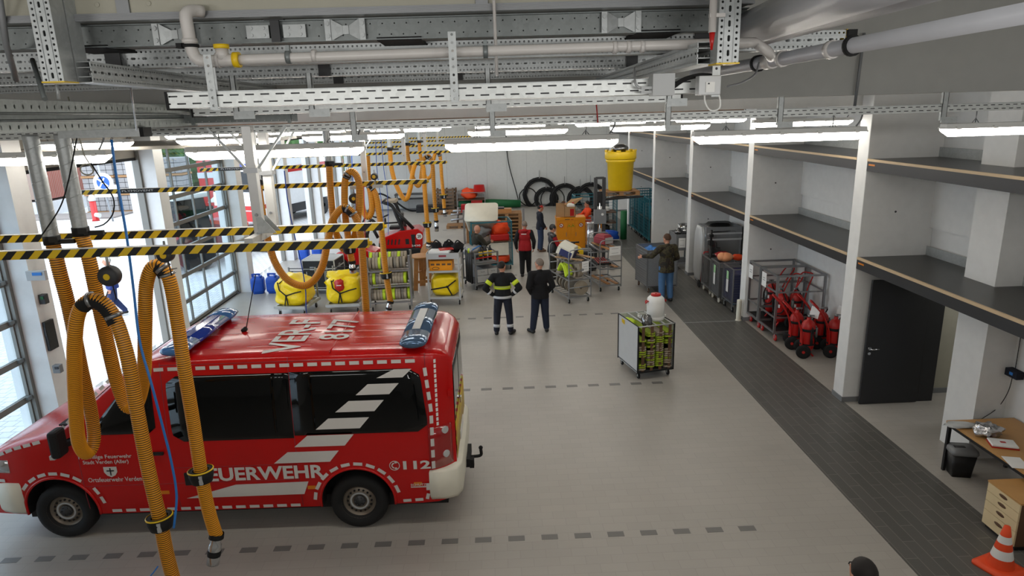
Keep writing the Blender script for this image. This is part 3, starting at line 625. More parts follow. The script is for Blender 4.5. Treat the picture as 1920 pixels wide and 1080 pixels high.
def hose(label, pts, r=.062, saddles=(), collar=None, nozzle=None, duct=None, ducttop=4.95):
    """pts: photo points with depth"""
    P3 = [at(x, y, Y=d) for x, y, d in pts]
    t = thing('exhaust_hose', label, 'hose', P3[0], 0, 'ribbed orange exhaust hoses'); sp = smooth_path(P3, .0102)
    b = B(); b.tube(sp, [r*(1.0 if (i % 2) else .9) for i in range(len(sp))], 14, arc=True); b.build('hose', 'hose', t, w=True)
    def near(px, py, d): q = at(px, py, Y=d); return min(range(len(sp)), key=lambda i: (sp[i]-q).length)
    for px, py, d, ln in saddles:
        i = near(px, py, d); n = int(ln/.0102); seg = sp[max(0, i-n//2):i+n//2]
        cen = sum((s_ for s_ in seg), V())/len(seg); nrm = (seg[0]+seg[-1])/2-sp[i]; nrm = nrm.normalized() if nrm.length > .01 else V((0, 0, -1))
        b = B(); b.tube([s_+nrm*.016 for s_ in seg], r+.004, 14); b.build('saddle', 'rubber', t, w=True)
        for f in (.2, .8):
            a = seg[int(len(seg)*f)]; a2 = seg[min(len(seg)-1, int(len(seg)*f)+3)]; b = B(); b.cyl(a, a2, r+.012, n=14); b.build('band', 'steel', t, w=True)
        b = B(); b.tube([sp[i]-nrm*r, sp[i]-nrm*(r+.05)], .006, 6); b.build('hook', 'steel', t, w=True)
    if collar:
        i = near(*collar); d = (sp[min(i+5, len(sp)-1)]-sp[max(i-5, 0)]).normalized(); c = sp[i]
        b = B(); b.lathe([(r+.01, -.05), (r+.045, -.055), (r+.05, 0), (r+.03, .07), (r+.008, .075)], c, d, 22); b.build('collar', 'rubber', t, w=True)
        b = B(); b.lathe([(r+.048, -.06), (r+.056, -.056), (r+.056, -.048), (r+.048, -.044)], c, d, 22); b.build('yellow_rim', 'yellow', t, w=True)
        q = c+V((.0, -r-.045, -.01)); b = B(); b.box(q.x+.02, q.x+.05, q.y, q.y+.02, q.z-.04, q.z+.05); b.build('tag', 'light_grey', t, w=True)
    if nozzle:
        q = at(*nozzle[:2], Y=nozzle[2]); a = sp[-1]; d = (q-a).normalized(); L = (q-a).length
        b = B(); b.lathe([(r+.006, -.03), (r+.008, .02)], a, d, 18); b.build('clamp_ring', 'rubber', t, w=True)
        b = B(); b.lathe([(r*.9, 0), (r*.8, L*.25), (r*.95, L*.3), (r*.95, L*.99), (r*.85, L), (r*.8, L*.9)], a, d, 18); b.build('nozzle', 'chrome', t, w=True)
        b = B(); b.lathe([(r*.98, L*.5), (r*1.02, L*.52), (r*1.02, L*.68), (r*.98, L*.7)], a, d, 18); b.build('band', 'rubber', t, w=True)
    if duct:
        x, y, d = pts[0]; bt = P3[0]; spiral(duct, (bt.x, bt.y, ducttop), tuple(bt), r)
    return t
D = 5.9
hose('Leftmost ribbed hose, its end running out of the bottom of the view',
  [(98, 452, D), (112, 510, D), (130, 580, D+.05), (152, 690, D+.15), (170, 770, D+.2), (176, 825, D+.15), (163, 850, D+.05), (147, 825, D-.1), (141, 740, D-.2), (140, 640, D-.3), (150, 580, D-.3), (180, 562, D-.3), (212, 590, D-.3), (238, 665, D-.35), (257, 770, D-.4), (278, 880, D-.45), (300, 975, D-.5), (313, 1040, D-.5), (330, 1105, D-.5), (345, 1170, D-.5)],
  saddles=[(192, 572, D-.3, .42)], collar=(301, 978, D-.5), duct='Leftmost silver spiral duct feeding the nearest hose')
hose('Second ribbed hose, with chrome nozzle in front of the van door',
  [(152, 436, D), (168, 490, D), (185, 570, D+.05), (203, 650, D+.1), (220, 720, D+.15), (238, 762, D+.15), (258, 755, D+.1), (270, 700, D), (272, 610, D-.1), (275, 530, D-.1), (292, 498, D-.1), (316, 520, D-.1), (332, 600, D-.1), (347, 700, D-.15), (362, 790, D-.15), (378, 893, D-.2), (392, 960, D-.2), (406, 1005, D-.2)],
  saddles=[(308, 507, D-.1, .14)], collar=(378, 890, D-.2), nozzle=(399, 1058, D-.25), duct='Second silver spiral duct, by the open yard gate')
D = 10.2
hose('Ribbed hose sagging over the yellow bag, its end standing behind the van roof',
  [(483, 343, D), (490, 390, D), (500, 440, D), (515, 490, D), (540, 525, D), (575, 535, D), (602, 505, D), (615, 450, D), (625, 410, D), (645, 390, D), (665, 405, D), (676, 440, D), (681, 500, D), (685, 560, D), (688, 610, D), (690, 650, D)], r=.06,
  saddles=[(655, 395, D, .22)], duct='Spiral duct partly behind the second silver post')
D = 10.4
hose('Ribbed hose hanging from the upright duct in front of the white truck',
  [(617, 308, D), (620, 360, D), (625, 410, D), (634, 450, D+.1), (646, 468, D+.1), (660, 455, D+.1), (670, 420, D), (674, 360, D), (671, 335, D), (659, 321, D), (648, 335, D), (646, 370, D), (648, 410, D), (652, 440, D), (655, 465, D), (660, 492, D)], r=.055,
  saddles=[(650, 328, D, .12)], collar=(655, 466, D), nozzle=(662, 512, D), duct='Spiral duct in front of the white truck cab')
D = 12.6
hose('Ribbed hose reaching down to the hose rack',
  [(688, 292, D), (690, 330, D), (696, 370, D), (697, 395, D), (690, 407, D), (681, 395, D), (677, 368, D), (678, 348, D), (690, 346, D), (703, 362, D), (710, 395, D), (716, 440, D), (722, 500, D), (727, 535, D), (732, 566, D)], r=.06,
  saddles=[(696, 350, D, .15)], collar=(723, 516, D), nozzle=(727, 586, D))
for nm, D, dp, pts, col, noz, sd in (
  ('Far hose with a deep loop beside the mower cage', 16.5, 'Small spiral duct left of the far hoses', [(731, 280), (734, 315), (742, 345), (755, 370), (763, 372), (770, 350), (775, 318), (783, 303), (793, 312), (795, 335), (797, 365), (801, 420), (804, 456)], (800, 421), (803, 466), [(785, 303, 16.5, .2)]),
  ('Far hose with its chrome nozzle over the empty floor', 19.0, 'Small spiral duct in the middle of the far hoses', [(763, 271), (765, 295), (772, 325), (780, 346), (787, 346), (791, 320), (794, 300), (804, 293), (811, 310), (813, 345), (815, 380), (818, 415)], (817, 393), (819, 434), [(803, 294, 19.0, .2)]),
  ('Farthest hose, its nozzle against the end wall', 21.5, 'Small spiral duct above the farthest hoses', [(786, 266), (788, 290), (793, 318), (800, 334), (809, 328), (812, 305), (816, 288), (823, 285), (826, 300), (828, 330), (831, 365), (833, 392)], (831, 368), (835, 406), [(823, 286, 21.5, .25)])):
    hose(nm, [(x, y, D) for x, y in pts], .06, sd, col+(D,), noz+(D,), dp)
def balancer(label, px, py, d, r, ztop):
    p = at(px, py, Y=d); t = thing('spring_balancer', label, 'balancer', p, 0, 'round black spring balancers')
    b = B(); b.lathe([(.02, -.05), (r*.9, -.05), (r, -.03), (r, .03), (r*.9, .05), (.02, .05)], ax=(0, 1, 0), n=26); b.build('drum', 'dark_grey', t)
    b = B(); b.cyl((0, -.055, 0), (0, -.048, 0), .028, n=16); b.build('hub', 'yellow', t)
    b = B(); b.tube([(0, 0, r*.9), (0, 0, r+.05), (0, .0, ztop-p.z)], .01, 6); b.box(-.04, .12, -.03, .03, ztop-p.z-.05, ztop-p.z); b.build('bracket', 'galv', t)
    b = B(); b.tube([(.02, -.02, -r*.8), (.03, -.02, -r-.12)], .005, 6); b.build('cord', 'rubber', t)
balancer('Round black balancer in front of the man in the yard', 206, 517, 5.62, .088, 3.97)
balancer('Round black balancer above the second hose arch', 311, 477, 5.72, .068, 3.97)
balancer('Round black balancer left of the far orange hoses', 664, 372, 10.5, .08, 3.98)
balancer('Round black balancer beside the third silver post', 702, 331, 10.6, .055, 3.98)
for label, mat, r, pts in (('thick blue air line hanging by the first open gate', 'sky_blue', .011, [(209, 262, 5.7), (218, 330, 5.7), (237, 440, 5.65), (250, 540, 5.6), (262, 640, 5.5), (284, 720, 5.4), (305, 800, 5.4), (322, 870, 5.4), (331, 930, 5.4), (326, 990, 5.35)]),
  ('blue end of the air line curling below the nearest hose', 'sky_blue', .006, [(296, 1062, 5.3), (284, 1078, 5.3), (270, 1090, 5.3)]),
  ('dark blue cord hanging over the left yellow bag', 'blue', .009, [(533, 320, 10.3), (540, 380, 10.3), (552, 440, 10.3), (566, 500, 10.3), (573, 545, 10.3), (574, 580, 10.3), (578, 600, 10.4)]),
  ('black cable hanging in an arc from the ceiling to the first spiral duct', 'rubber', .006, [(150, 228, 5.8), (140, 280, 5.8), (128, 340, 5.8), (112, 390, 5.8), (78, 442, 5.8)]),
  ('black cable looping down to the second spiral duct', 'rubber', .006, [(170, 305, 5.8), (192, 340, 5.8), (212, 370, 5.8), (212, 400, 5.8), (196, 420, 5.8), (178, 426, 5.8)]),
  ('thin blue cord hanging between the far hoses, left one', 'blue', .007, [(704, 262, 14), (707, 320, 14), (714, 370, 14), (719, 410, 14), (716, 440, 14)]),
  ('thin blue cord hanging between the far hoses, right one', 'blue', .007, [(714, 258, 15), (720, 320, 15), (726, 360, 15), (728, 410, 15), (728, 440, 15)]),
  ('thin red cord hanging below the third silver post', 'red_paint', .007, [(676, 268, 12), (682, 350, 12), (684, 420, 12), (685, 480, 12)]),
  ('blue cord dangling beside the white truck', 'blue', .007, [(659, 270, 11), (661, 330, 11), (666, 380, 11), (668, 420, 11)])):
    rod('air_line' if 'air' in label else 'cord', label, 'cord', smooth_path([at(x, y, Y=d) for x, y, d in pts], .04), r, mat)
c = at(163, 318, Y=5.8); rod('cable_coil', 'small coil of cream cable hanging at the second spiral duct', 'cable', [c+V((.055*math.cos(a*.4), 0, .045*math.sin(a*.4))) for a in range(32)]+[c+V((0, 0, .12)), c+V((-.04, 0, .6))], .006, 'cream')
# ================================================================== the fire brigade van
VAN_L = 'red fire brigade van with white markings parked behind the nearest hoses'
van = thing('van', VAN_L, 'van', (-1.82, 7.29+.995, 0), -R(.8))
# local frame: x along the van (rear axle at 0, nose negative), y=-0.995 the side towards the camera
def side_y(x, z):
    """half width of the body"""
    w = .995
    if z > 1.28: w -= .085*((z-1.28)/.95)**1.35
    if z < .6: w -= .03*((.6-z)/.3)
    if x < -3.3: w -= .11*((-3.3-x)/1.3)**2.2
    if x > .86: w -= .20*min(1, (x-.86)/.36)**2.3
    return w
def top_z(x):
    pts = [(-4.66, .9), (-4.62, 1.06), (-4.5, 1.17), (-4.1, 1.33), (-3.52, 1.47), (-2.62, 2.2), (-2.45, 2.29), (-2.1, 2.335), (-1.2, 2.355), (.8, 2.34), (1.08, 2.30), (1.18, 2.25), (1.24, 2.16)]
    for a, b_ in zip(pts, pts[1:]):
        if x <= b_[0]: return a[1]+(b_[1]-a[1])*max(0, (x-a[0])/(b_[0]-a[0]))
    return pts[-1][1]
def ring(x):
    zt = top_z(x); out = []
    edge = min(2.25, zt-.06)
    zs = [.34, .45, .6, .8, 1.0, 1.15, 1.28, 1.5, 1.75, 2.0, 2.25]
    for z in zs:
        zz = .34+(edge-.34)*(z-.34)/(2.25-.34) if edge < 2.25 else z
        out.append((x, -side_y(x, zz), zz))
    ye = side_y(x, edge)
    for f, g in ((.985, .35), (.95, .62), (.86, .84), (.6, .96), (.3, .995), (0, 1)):
        out.append((x, -ye*f, edge+(zt-edge)*g))
    half = out; full = half+[(x, -y, z) for x, y, z in half[-2::-1]]
    return full
st = [-4.66, -4.63, -4.56, -4.45, -4.25, -4.0, -3.75, -3.52, -3.3, -3.0, -2.8, -2.62, -2.5, -2.38, -2.1, -1.7, -1.2, -.6, 0, .5, .8, 1.0, 1.08, 1.14, 1.18, 1.21, 1.235]
b = B(); b.loft([ring(x) for x in st]); body = b.build('body', ['red', 'black'], van)
cb = B()
for x in (0, -3.665):
    cb.cyl((x, -1.3, .40), (x, -.62, .40), .45, n=40); cb.cyl((x, .62, .40), (x, 1.3, .40), .45, n=40)
cut = cb.build('cutter', 'black', van)
md = body.modifiers.new('arch', 'BOOLEAN'); md.object = cut; md.operation = 'DIFFERENCE'; md.solver = 'EXACT'
dg = bpy.context.evaluated_depsgraph_get(); me = bpy.data.meshes.new_from_object(body.evaluated_get(dg)); body.modifiers.clear(); body.data = me
bpy.data.objects.remove(cut)
me.materials.clear(); me.materials.append(K['red']); me.materials.append(K['rubber'])
for p in me.polygons:
    c = p.center
    if abs(c.y) < .97 and c.z < .9 and min((c.x**2+(c.z-.4)**2), ((c.x+3.665)**2+(c.z-.4)**2)) < .2026 and abs(p.normal.y) < .6 and abs(c.z-.34) > .01: p.material_index = 1
    if abs(c.y) < .7 and c.z < .9 and abs(p.normal.y) > .9: p.material_index = 1
    p.use_smooth = True
me.set_sharp_from_angle(angle=R(35))
SIDE = -1
def S(x, z, o=.004): return V((x, -side_y(x, z)-o, z))
def panel(name, pts, mat, par=van, o=.004, th=.004, far=False):
    """polygon on the near side (and its twin on the far side)"""
    res = []
    for sg in ((1, -1) if far else (1,)):
        # subdivide edges so the panel follows the curved side
        pl = []
        for a, c in zip(pts, pts[1:]+pts[:1]):
            n = max(1, int(math.hypot(c[0]-a[0], c[1]-a[1])/.15))
            for k in range(n): pl.append((a[0]+(c[0]-a[0])*k/n, a[1]+(c[1]-a[1])*k/n))
        from mathutils.geometry import tessellate_polygon
        # grid-free: triangulate, then split long triangles is not needed for these sizes
        P3 = [S(x, z, o) for x, z in pl]; P3 = [V((p.x, p.y*sg, p.z)) for p in P3]
        tri = tessellate_polygon([[V((x, z, 0)) for x, z in pl]])
        bb = B(); n = len(pl); bb.add(P3, [list(t_) for t_ in tri]); bb.add([p+V((0, th*sg, 0)) for p in P3], [list(t_) for t_ in tri])
        bb.add(P3+[p+V((0, th*sg, 0)) for p in P3], [(i, (i+1) % n, n+(i+1) % n, n+i) for i in range(n)])
        res.append(bb.build(name, mat, par))
    return res[0]
def bands(name, x0, x1, z0, z1, mat, rad=.1, par=van, o=.004, far=False, rl=1, rr=1):
    """a large window following the tumblehome, built in horizontal strips"""
    for sg in ((1, -1) if far else (1,)):
        bb = B(); n = 10; rows = []
        for k in range(n+1):
            z = z0+(z1-z0)*k/n; d = min(k, n-k)/n*(z1-z0); ins = rad-math.sqrt(max(0, rad**2-(rad-min(rad, d))**2))
            xa = x0(z) if callable(x0) else x0; xb = x1(z) if callable(x1) else x1
            m_ = 6; rows.append([V((x, (S(x, z, o).y)*sg, z)) for x in [xa+ins*rl+(xb-xa-ins*(rl+rr))*j/m_ for j in range(m_+1)]])
        bb.loft(rows, closed=False, caps=False)
        ob = bb.build(name, mat, par)
        so = ob.modifiers.new('th', 'SOLIDIFY'); so.thickness = .004
    return ob
# side glass
bands('side_window', lambda z: -2.14-.02*(z-1.3), -.69, 1.30, 2.115, 'window_dark', .13, far=True, o=.005, rr=0)
bands('side_window', -.682, lambda z: .86+.08*(2.1-z)/.8, 1.33, 2.12, 'window_dark', .13, far=True, o=.005, rl=0)
bands('side_window', lambda z: -3.22+.62*(z-1.4)/.72+.05, -2.33, 1.42, 2.10, 'window_dark', .09, far=True, o=.005)
panel('quarter_window', [(-3.5, 1.34), (-3.25, 1.36), (-3.2, 1.48)], 'window_dark', far=True)
# windscreen
b = B(); pts = []
for k in range(7):
    x = -3.47+(-2.66+3.47)*k/6; zt = top_z(x)+.012; hw = side_y(x, zt)*.88-.02
    pts.append([V((x-.012, -hw+2*hw*j/6, zt - .02*(abs(j-3)/3)**2)) for j in range(7)])
b.loft(pts, closed=False, caps=False); b.build('windscreen', 'window_dark', van)
b = B()
for y in (-.45, .2): b.bar((-3.55, y, 1.49), (-3.3, y+.45, 1.70), .015, .015)
b.build('wiper', 'rubber', van)
b = B(); b.bar((-3.56, -.8, 1.475), (-3.56, .8, 1.475), .1, .02); b.build('cowl', 'rubber', van)
# door seams
b = B()
for x, z0, z1 in ((-3.32, .42, 1.36), (-2.20, .4, 2.28), (-.69, .36, 2.3), (.93, .8, 2.3)):
    n = 10; b.tube([S(x, z0+(z1-z0)*k/n, .0) for k in range(n+1)], .004, 6)
b.tube([S(-2.2+.1*k, .95, 0) for k in range(16)], .003, 5); b.tube([S(-3.3+.1*k, .74, 0) for k in range(27)], .003, 5)
b.tube([S(-2.2+.1*k, 2.25, .0) for k in range(31)], .004, 5)
b.build('door_seam', 'maroon', van)
b = B(); b.cbox(S(-2.38, 1.16, .02), (.2, .03, .035)); b.build('door_handle', 'rubber', van)
b = B(); b.cbox(S(-1.98, .80, .01), (.2, .02, .17)); b.build('sliding_door_handle', 'black', van, bev=.008)
# mirror
mr = B(); mr.cbox((-3.4, -1.16, 1.42), (.11, .2, .34)); m1 = mr.build('wing_mirror', 'rubber', van, bev=.035)
q = B(); q.bar((-3.33, -.9, 1.34), (-3.38, -1.1, 1.36), .06); q.build('mirror_arm', 'rubber', m1)
q = B(); q.cbox((-3.44, -1.2, 1.27), (.06, .1, .05)); q.build('indicator', 'cover', m1)
mr = B(); mr.cbox((-3.4, 1.16, 1.42), (.11, .2, .34)); mr.build('wing_mirror', 'rubber', van, bev=.035)
# bumpers
def bumper(name, pts, z0, z1, mat):
    bb = B(); zz = [z0, z0+.06, (z0+z1)/2, z1-.03, z1]; sc = [.96, 1, 1.012, 1.005, .97]
    cx = sum(p[0] for p in pts)/len(pts)
    bb.loft([[V((cx+(x-cx)*k, y*k, z)) for x, y in pts] for z, k in zip(zz, sc)]); return bb.build(name, mat, van)
n = 8
fr = [(-4.12, -.97)]+[(-4.45-.27*math.sin(PI/2*k/n)-.0, -.97+.55*(1-math.cos(PI/2*k/n))) for k in range(n+1)]
fr = [(-4.13, -.985), (-4.3, -.965), (-4.45, -.92), (-4.56, -.82), (-4.64, -.66), (-4.68, -.4), (-4.69, 0)]
fr = fr+[(x, -y) for x, y in fr[-2::-1]]
bumper('front_bumper', fr, .36, .79, 'off_white')
rb = [(.905, -1.005), (1.1, -1.0), (1.24, -.945), (1.3, -.8), (1.31, 0)]; rb = rb+[(x, -y) for x, y in rb[-2::-1]]
bumper('rear_bumper', rb, .38, .8, 'off_white')
# lamps
b = B(); b.loft([[S(-4.56+dx, z, .006) for dx in (0, .1, .22, .34)] for z in (.93, 1.02, 1.1)], closed=False, caps=False); hl = b.build('headlight', 'chrome', van); hl.modifiers.new('th', 'SOLIDIFY').thickness = .02
b = B(); b.loft([[V((S(x_, z, .01).x, -S(x_, z, .01).y, z)) for x_ in (-4.56, -4.46, -4.34, -4.22)] for z in (.93, 1.02, 1.1)], closed=False, caps=False); hl = b.build('headlight', 'chrome', van); hl.modifiers.new('th', 'SOLIDIFY').thickness = .02
def rear_x(y):
    """plan of the rounded tail"""
    y = abs(y); return 1.235 if y < .79 else .86+.36*((.995-y)/.2)**(1/2.3)
for sg in (-1, 1):
    b = B(); b.loft([[V((x, sg*(side_y(x, z)+.008), z)) for x in (.93, .98, 1.03, 1.08, 1.13, 1.17, 1.2)] for z in (.82, 1.0, 1.2, 1.36)], closed=False, caps=False); tl = b.build('tail_light', 'tail', van); tl.modifiers.new('th', 'SOLIDIFY').thickness = .02
    for z in (1.3, .98):
        b = B(); p_ = V((1.12, sg*(side_y(1.12, z)), z)); b.cyl(p_-V((.02, sg*.01, 0)), p_+V((.012, sg*.02, 0)), .045, n=18); b.build('reversing_lens', 'cover', tl)
for x in (-2.35+.0, -.55, .76): panel('side_marker', [(x-.05, .6), (x+.05, .6), (x+.05, .645), (x-.05, .645)], 'amber')
# rear doors
for sg in (-1, 1):
    b = B(); ys = [.03+.76*q/12 for q in range(13)]
    b.loft([[V((1.235+.008-.03*max(0, z-1.9), sg*y*(1-.10*max(0, z-1.3)), z)) for y in ys] for z in (1.36, 1.5, 1.7, 1.9, 2.06)], closed=False, caps=False); o = b.build('rear_window', 'window_dark', van); o.modifiers.new('th', 'SOLIDIFY').thickness = .01
b = B(); ys = [-.78+1.56*q/24 for q in range(25)]
b.loft([[V((y, -(rear_x(y)+.012), z)) for y in ys] for z in (.84, 1.33)], closed=False, caps=False); co = b.build('rear_chevrons', 'chevron', van); co.matrix_basis = M.Rotation(PI/2, 4, 'Z'); co.modifiers.new('th', 'SOLIDIFY').thickness = .004
b = B(); b.box(1.25, 1.262, -.28, .24, .84, .95); b.build('number_plate', 'white', van)
b = B(); b.box(1.235, 1.27, -.05, .02, 1.26, 1.34); b.build('rear_badge', 'chrome', van)
b = B(); b.cbox((1.2, -.80, 1.74), (.06, .06, .08)); b.build('rear_hinge', 'red', van)
b = B(); b.tube(smooth_path([(1.2, 0, .42), (1.42, 0, .42), (1.5, 0, .44), (1.5, 0, .52)], .02), .022, 10); b.ell((1.5, 0, .55), (.03, .03, .03)); b.box(1.3, 1.36, -.22, .22, .38, .5); b.cbox((1.38, -.16, .42), (.06, .1, .12)); b.build('tow_hitch', 'rubber', van)
# roof pressings
b = B()
for y in (-.62, -.37, -.12, .12, .37, .62):
    for x0, x1 in ((-2.2, -1.5), (-1.3, -.45), (-.05, .7)):
        b.loft([[V((x, y-w_, z_)), V((x, y-w_*.5, z_+h_)), V((x, y+w_*.5, z_+h_)), V((x, y+w_, z_))] for x, w_, h_ in ((x0, .01, .0), (x0+.05, .035, .008), (x1-.05, .035, .008), (x1, .01, 0)) for z_ in (top_z(x)-.012*abs(y/.7)**2-.003,)], closed=False, caps=False)
b.tube([(-.2, y, top_z(-.2)+.0-.018*abs(y/.8)**3) for y in [-.86+.172*k for k in range(11)]], .01, 6)
b.build('roof_rib', 'red', van)
def roof_z(x, y):
    r_ = ring(x); e = [(abs(p[1]), p[2]) for p in r_[10:17]]
    e.sort()
    for a, c in zip(e, e[1:]):
        if a[0] <= abs(y) <= c[0]: return a[1]+(c[1]-a[1])*(abs(y)-a[0])/(c[0]-a[0])
    return e[-1][1]
def roof_text(s, cx, y0, y1, h):
    me = text_mesh(s, .012); xs = [v.co.x for v in me.vertices]; ys = [v.co.y for v in me.vertices]; bb = B(); vs = []
    for v in me.vertices:
        y = y0+(y1-y0)*(v.co.x-min(xs))/(max(xs)-min(xs)); x = cx+h/2-h*(v.co.y-min(ys))/(max(ys)-min(ys))
        vs.append((x, y, roof_z(x, y)+.011))
    bb.add(vs, [list(p.vertices) for p in me.polygons]); bb.build('roof_lettering', 'sticker', van)
roof_text('VER-F', -.80, -.84, .40, .42); roof_text('8177', -.26, -.46, .38, .38)
# blue light bars
def lightbar(label, x, lens, mid):
    t = B(); n = 12
    def sec(y, k, dx=0): return [V((x+.17*k*math.cos(a), y-.10, 2.345+.072+.066*k*math.sin(a)*(1 if math.sin(a) > 0 else .9))) for a in [2*PI*j/16 for j in range(16)]]
    t.loft([sec(-.45, 1), sec(.45, 1)]); lb = t.build('light_bar', mid, van); lb['label'] = label
    for s in (-1, 1):
        q = B(); q.loft([sec(s*.45, 1), sec(s*.7, 1), sec(s*.80, .93), sec(s*.84, .75), sec(s*.855, .4)]); q.build('lens', lens, lb)
        q = B(); q.box(x-.06, x+.06, s*.6-.05, s*.6+.05, 2.3, 2.38); q.build('mount', 'rubber', lb)
    q = B(); q.box(x-.05, x+.05, -.54, .34, 2.478, 2.486); q.build('top_strip', mid if mid == 'lens_blue' else 'steel', lb)
lightbar('long blue light bar above the cab', -2.02, 'lens_clear', 'lens_blue')
lightbar('steel blue light bar at the rear of the roof', .80, 'lens_steel', 'lens_steel')
b = B(); b.tube([(-1.55, .0, 2.35), (-1.5, .0, 2.39)], .03, 8); b.tube([(-1.5, 0, 2.38), (-1.3, .05, 3.1)], .006, 6); b.build('aerial', 'rubber', van)
# wheels
def wheel(x, sg):
    y = sg*.985; bb = B()
    bb.lathe([(.2, -.12), (.30, -.125), (.345, -.11), (.362, -.06), (.362, .06), (.345, .1), (.30, .112), (.225, .105), (.205, .06)], (x, y-sg*.13, .362), (0, sg, 0), 40); w_ = bb.build('wheel', 'rubber', van)
    q = B(); q.lathe([(.222, .10), (.222, .085), (.2, .05), (.175, .03), (.165, .035), (.12, .062), (.1, .06), (.085, .05), (.02, .05)], (x, y-sg*.13, .362), (0, sg, 0), 36); q.build('rim', 'rust_steel', w_)
    q = B()
    for k in range(16):
        a = 2*PI*k/16; q.cyl((x+.148*math.cos(a), y-sg*.13+sg*.046, .362+.148*math.sin(a)), (x+.148*math.cos(a), y-sg*.13+sg*.056, .362+.148*math.sin(a)), .013, n=10)
    q.build('rim_hole', 'rubber', w_)
    q = B(); q.lathe([(.118, .055), (.122, .066), (.1, .07), (.095, .058)], (x, y-sg*.13, .362), (0, sg, 0), 30); q.build('rim_ring', 'light_grey', w_)
    q = B(); q.lathe([(.075, .05), (.07, .075), (.001, .08)], (x, y-sg*.13, .362), (0, sg, 0), 24)
    for k in range(6):
        a = 2*PI*k/6; q.cyl((x+.055*math.cos(a), y-sg*.06, .362+.055*math.sin(a)), (x+.055*math.cos(a), y-sg*.04, .362+.055*math.sin(a)), .011, n=6)
    q.build('hub', 'dark_grey', w_)
for x in (0, -3.665):
    for sg in (-1, 1): wheel(x, sg)
b = B(); b.box(-4.2, 1.1, -.8, .8, .22, .4); b.cyl((0, -.9, .362), (0, .9, .362), .06); b.cyl((-3.665, -.9, .362), (-3.665, .9, .362), .06); b.build('underbody', 'rubber', van)
# wheel arch lips
for x in (0, -3.665):
    b = B(); b.tube([S(x+.465*math.cos(a), max(.34, .40+.465*math.sin(a)), .0) for a in [R(-8)+R(196)*k/24 for k in range(25)]], .018, 8); b.build('arch_lip', 'red', van)
# white markings
def quad(name, pts, mat='sticker'): return panel(name, pts, mat, o=.0095, th=.002)
k_ = [(2.12, -1.29, -1.08), (1.95, -1.61, 0), (1.81, 0, 0)]
def SX(X): return (X+1.85)*1.0
for z1, xa, xb, z0, xc, xd in ((2.115, -1.29, -1.08, 2.015, -1.19, -1.50), (1.945, -1.61, -1.24, 1.815, -1.36, -1.76), (1.745, -1.85, -1.43, 1.61, -1.55, -2.02), (1.535, -2.11, -1.62, 1.40, -1.74, -2.27), (1.325, -2.38, -1.82, 1.18, -1.94, -2.55), (1.115, -2.64, -2.02, .97, -2.14, -2.82)):
    quad('white_stripe', [(SX(xa), z1), (SX(xb), z1), (SX(xc), z0), (SX(xd), z0)])
quad('white_stripe', [(SX(-3.95), .53), (SX(-3.32), .70), (SX(-2.43), .71), (SX(-2.5), .535)])
def side_text(s, x0, x1, z0, z1, bold=.012, mat='sticker', name='lettering', par=van):
    me = text_mesh(s, bold); xs = [v.co.x for v in me.vertices]; ys = [v.co.y for v in me.vertices]; bb = B()
    bb.add([S(x0+(x1-x0)*(v.co.x-min(xs))/(max(xs)-min(xs)), z0+(z1-z0)*(v.co.y-min(ys))/(max(ys)-min(ys)), .0105) for v in me.vertices], [list(p.vertices) for p in me.polygons]); return bb.build(name, mat, par)
side_text('FEUERWEHR', -1.92, -.37, .755, .935, .03)
side_text('112', .595, .93, .83, .945, .035)
b = B(); b.tube([S(.49+.06*math.cos(2*PI*k/28), .885+.06*math.sin(2*PI*k/28), .008) for k in range(28)], .005, 5, closed=True); b.tube([S(.49+.032*math.cos(a), .885+.032*math.sin(a), .008) for a in [R(100)+R(160)*k/10 for k in range(11)]], .008, 6); b.ell(S(.505, .925, .006), (.018, .004, .012)); b.ell(S(.505, .848, .006), (.018, .004, .012)); b.build('phone_symbol', 'sticker', van)
side_text('Freiwillige Feuerwehr', -3.31, -2.67, 1.10, 1.165, .012); side_text('Stadt Verden (Aller)', -3.27, -2.72, 1.03, 1.095, .012); side_text('Ortsfeuerwehr Verden', -3.25, -2.6, .80, .86, .008)
cr = quad('crest', [(-3.04, 1.0), (-2.88, 1.0), (-2.88, .93), (-2.91, .885), (-2.96, .86), (-3.01, .885), (-3.04, .93)])
b = B(); 
for a, c in (((-2.96, .985), (-2.96, .885)), ((-3.005, .948), (-2.915, .948))): b.bar(S(a[0], a[1], .013), S(c[0], c[1], .013), .014, .002, up=(0, 1, 0))
b.build('crest_cross', 'black', cr)
side_text('SCHUTZ', .67, .86, .60, .63, .01)
panel('lettering', [(.67, .575), (.86, .575), (.86, .59), (.67, .59)], 'sticker', o=.0095, th=.002)
def dashes(pts, ln=.115, gap=.05, w=.042):
    L = [0]
    for a, c in zip(pts, pts[1:]): L.append(L[-1]+math.hypot(c[0]-a[0], c[1]-a[1]))
    def pos(s):
        for i in range(len(L)-1):
            if s <= L[i+1] or i == len(L)-2:
                f = (s-L[i])/(L[i+1]-L[i]); return V((pts[i][0]+(pts[i+1][0]-pts[i][0])*f, pts[i][1]+(pts[i+1][1]-pts[i][1])*f))
    s = 0; bb = B()
    while s+ln <= L[-1]:
        a, c = pos(s), pos(s+ln); d = (c-a).normalized(); nn = V((-d.y, d.x))*w/2
        bb.add([S(*(a-nn), .009), S(*(c-nn), .009), S(*(c+nn), .009), S(*(a+nn), .009)], [(0, 1, 2, 3)]); s += ln+gap
    bb.build('contour_marking', 'sticker', van)
dashes([(-2.6, 2.19), (-2.18, 2.205), (.91, 2.21)]); dashes([(.925, 2.12), (.975, 1.6), (.965, .82)], .1, .05)
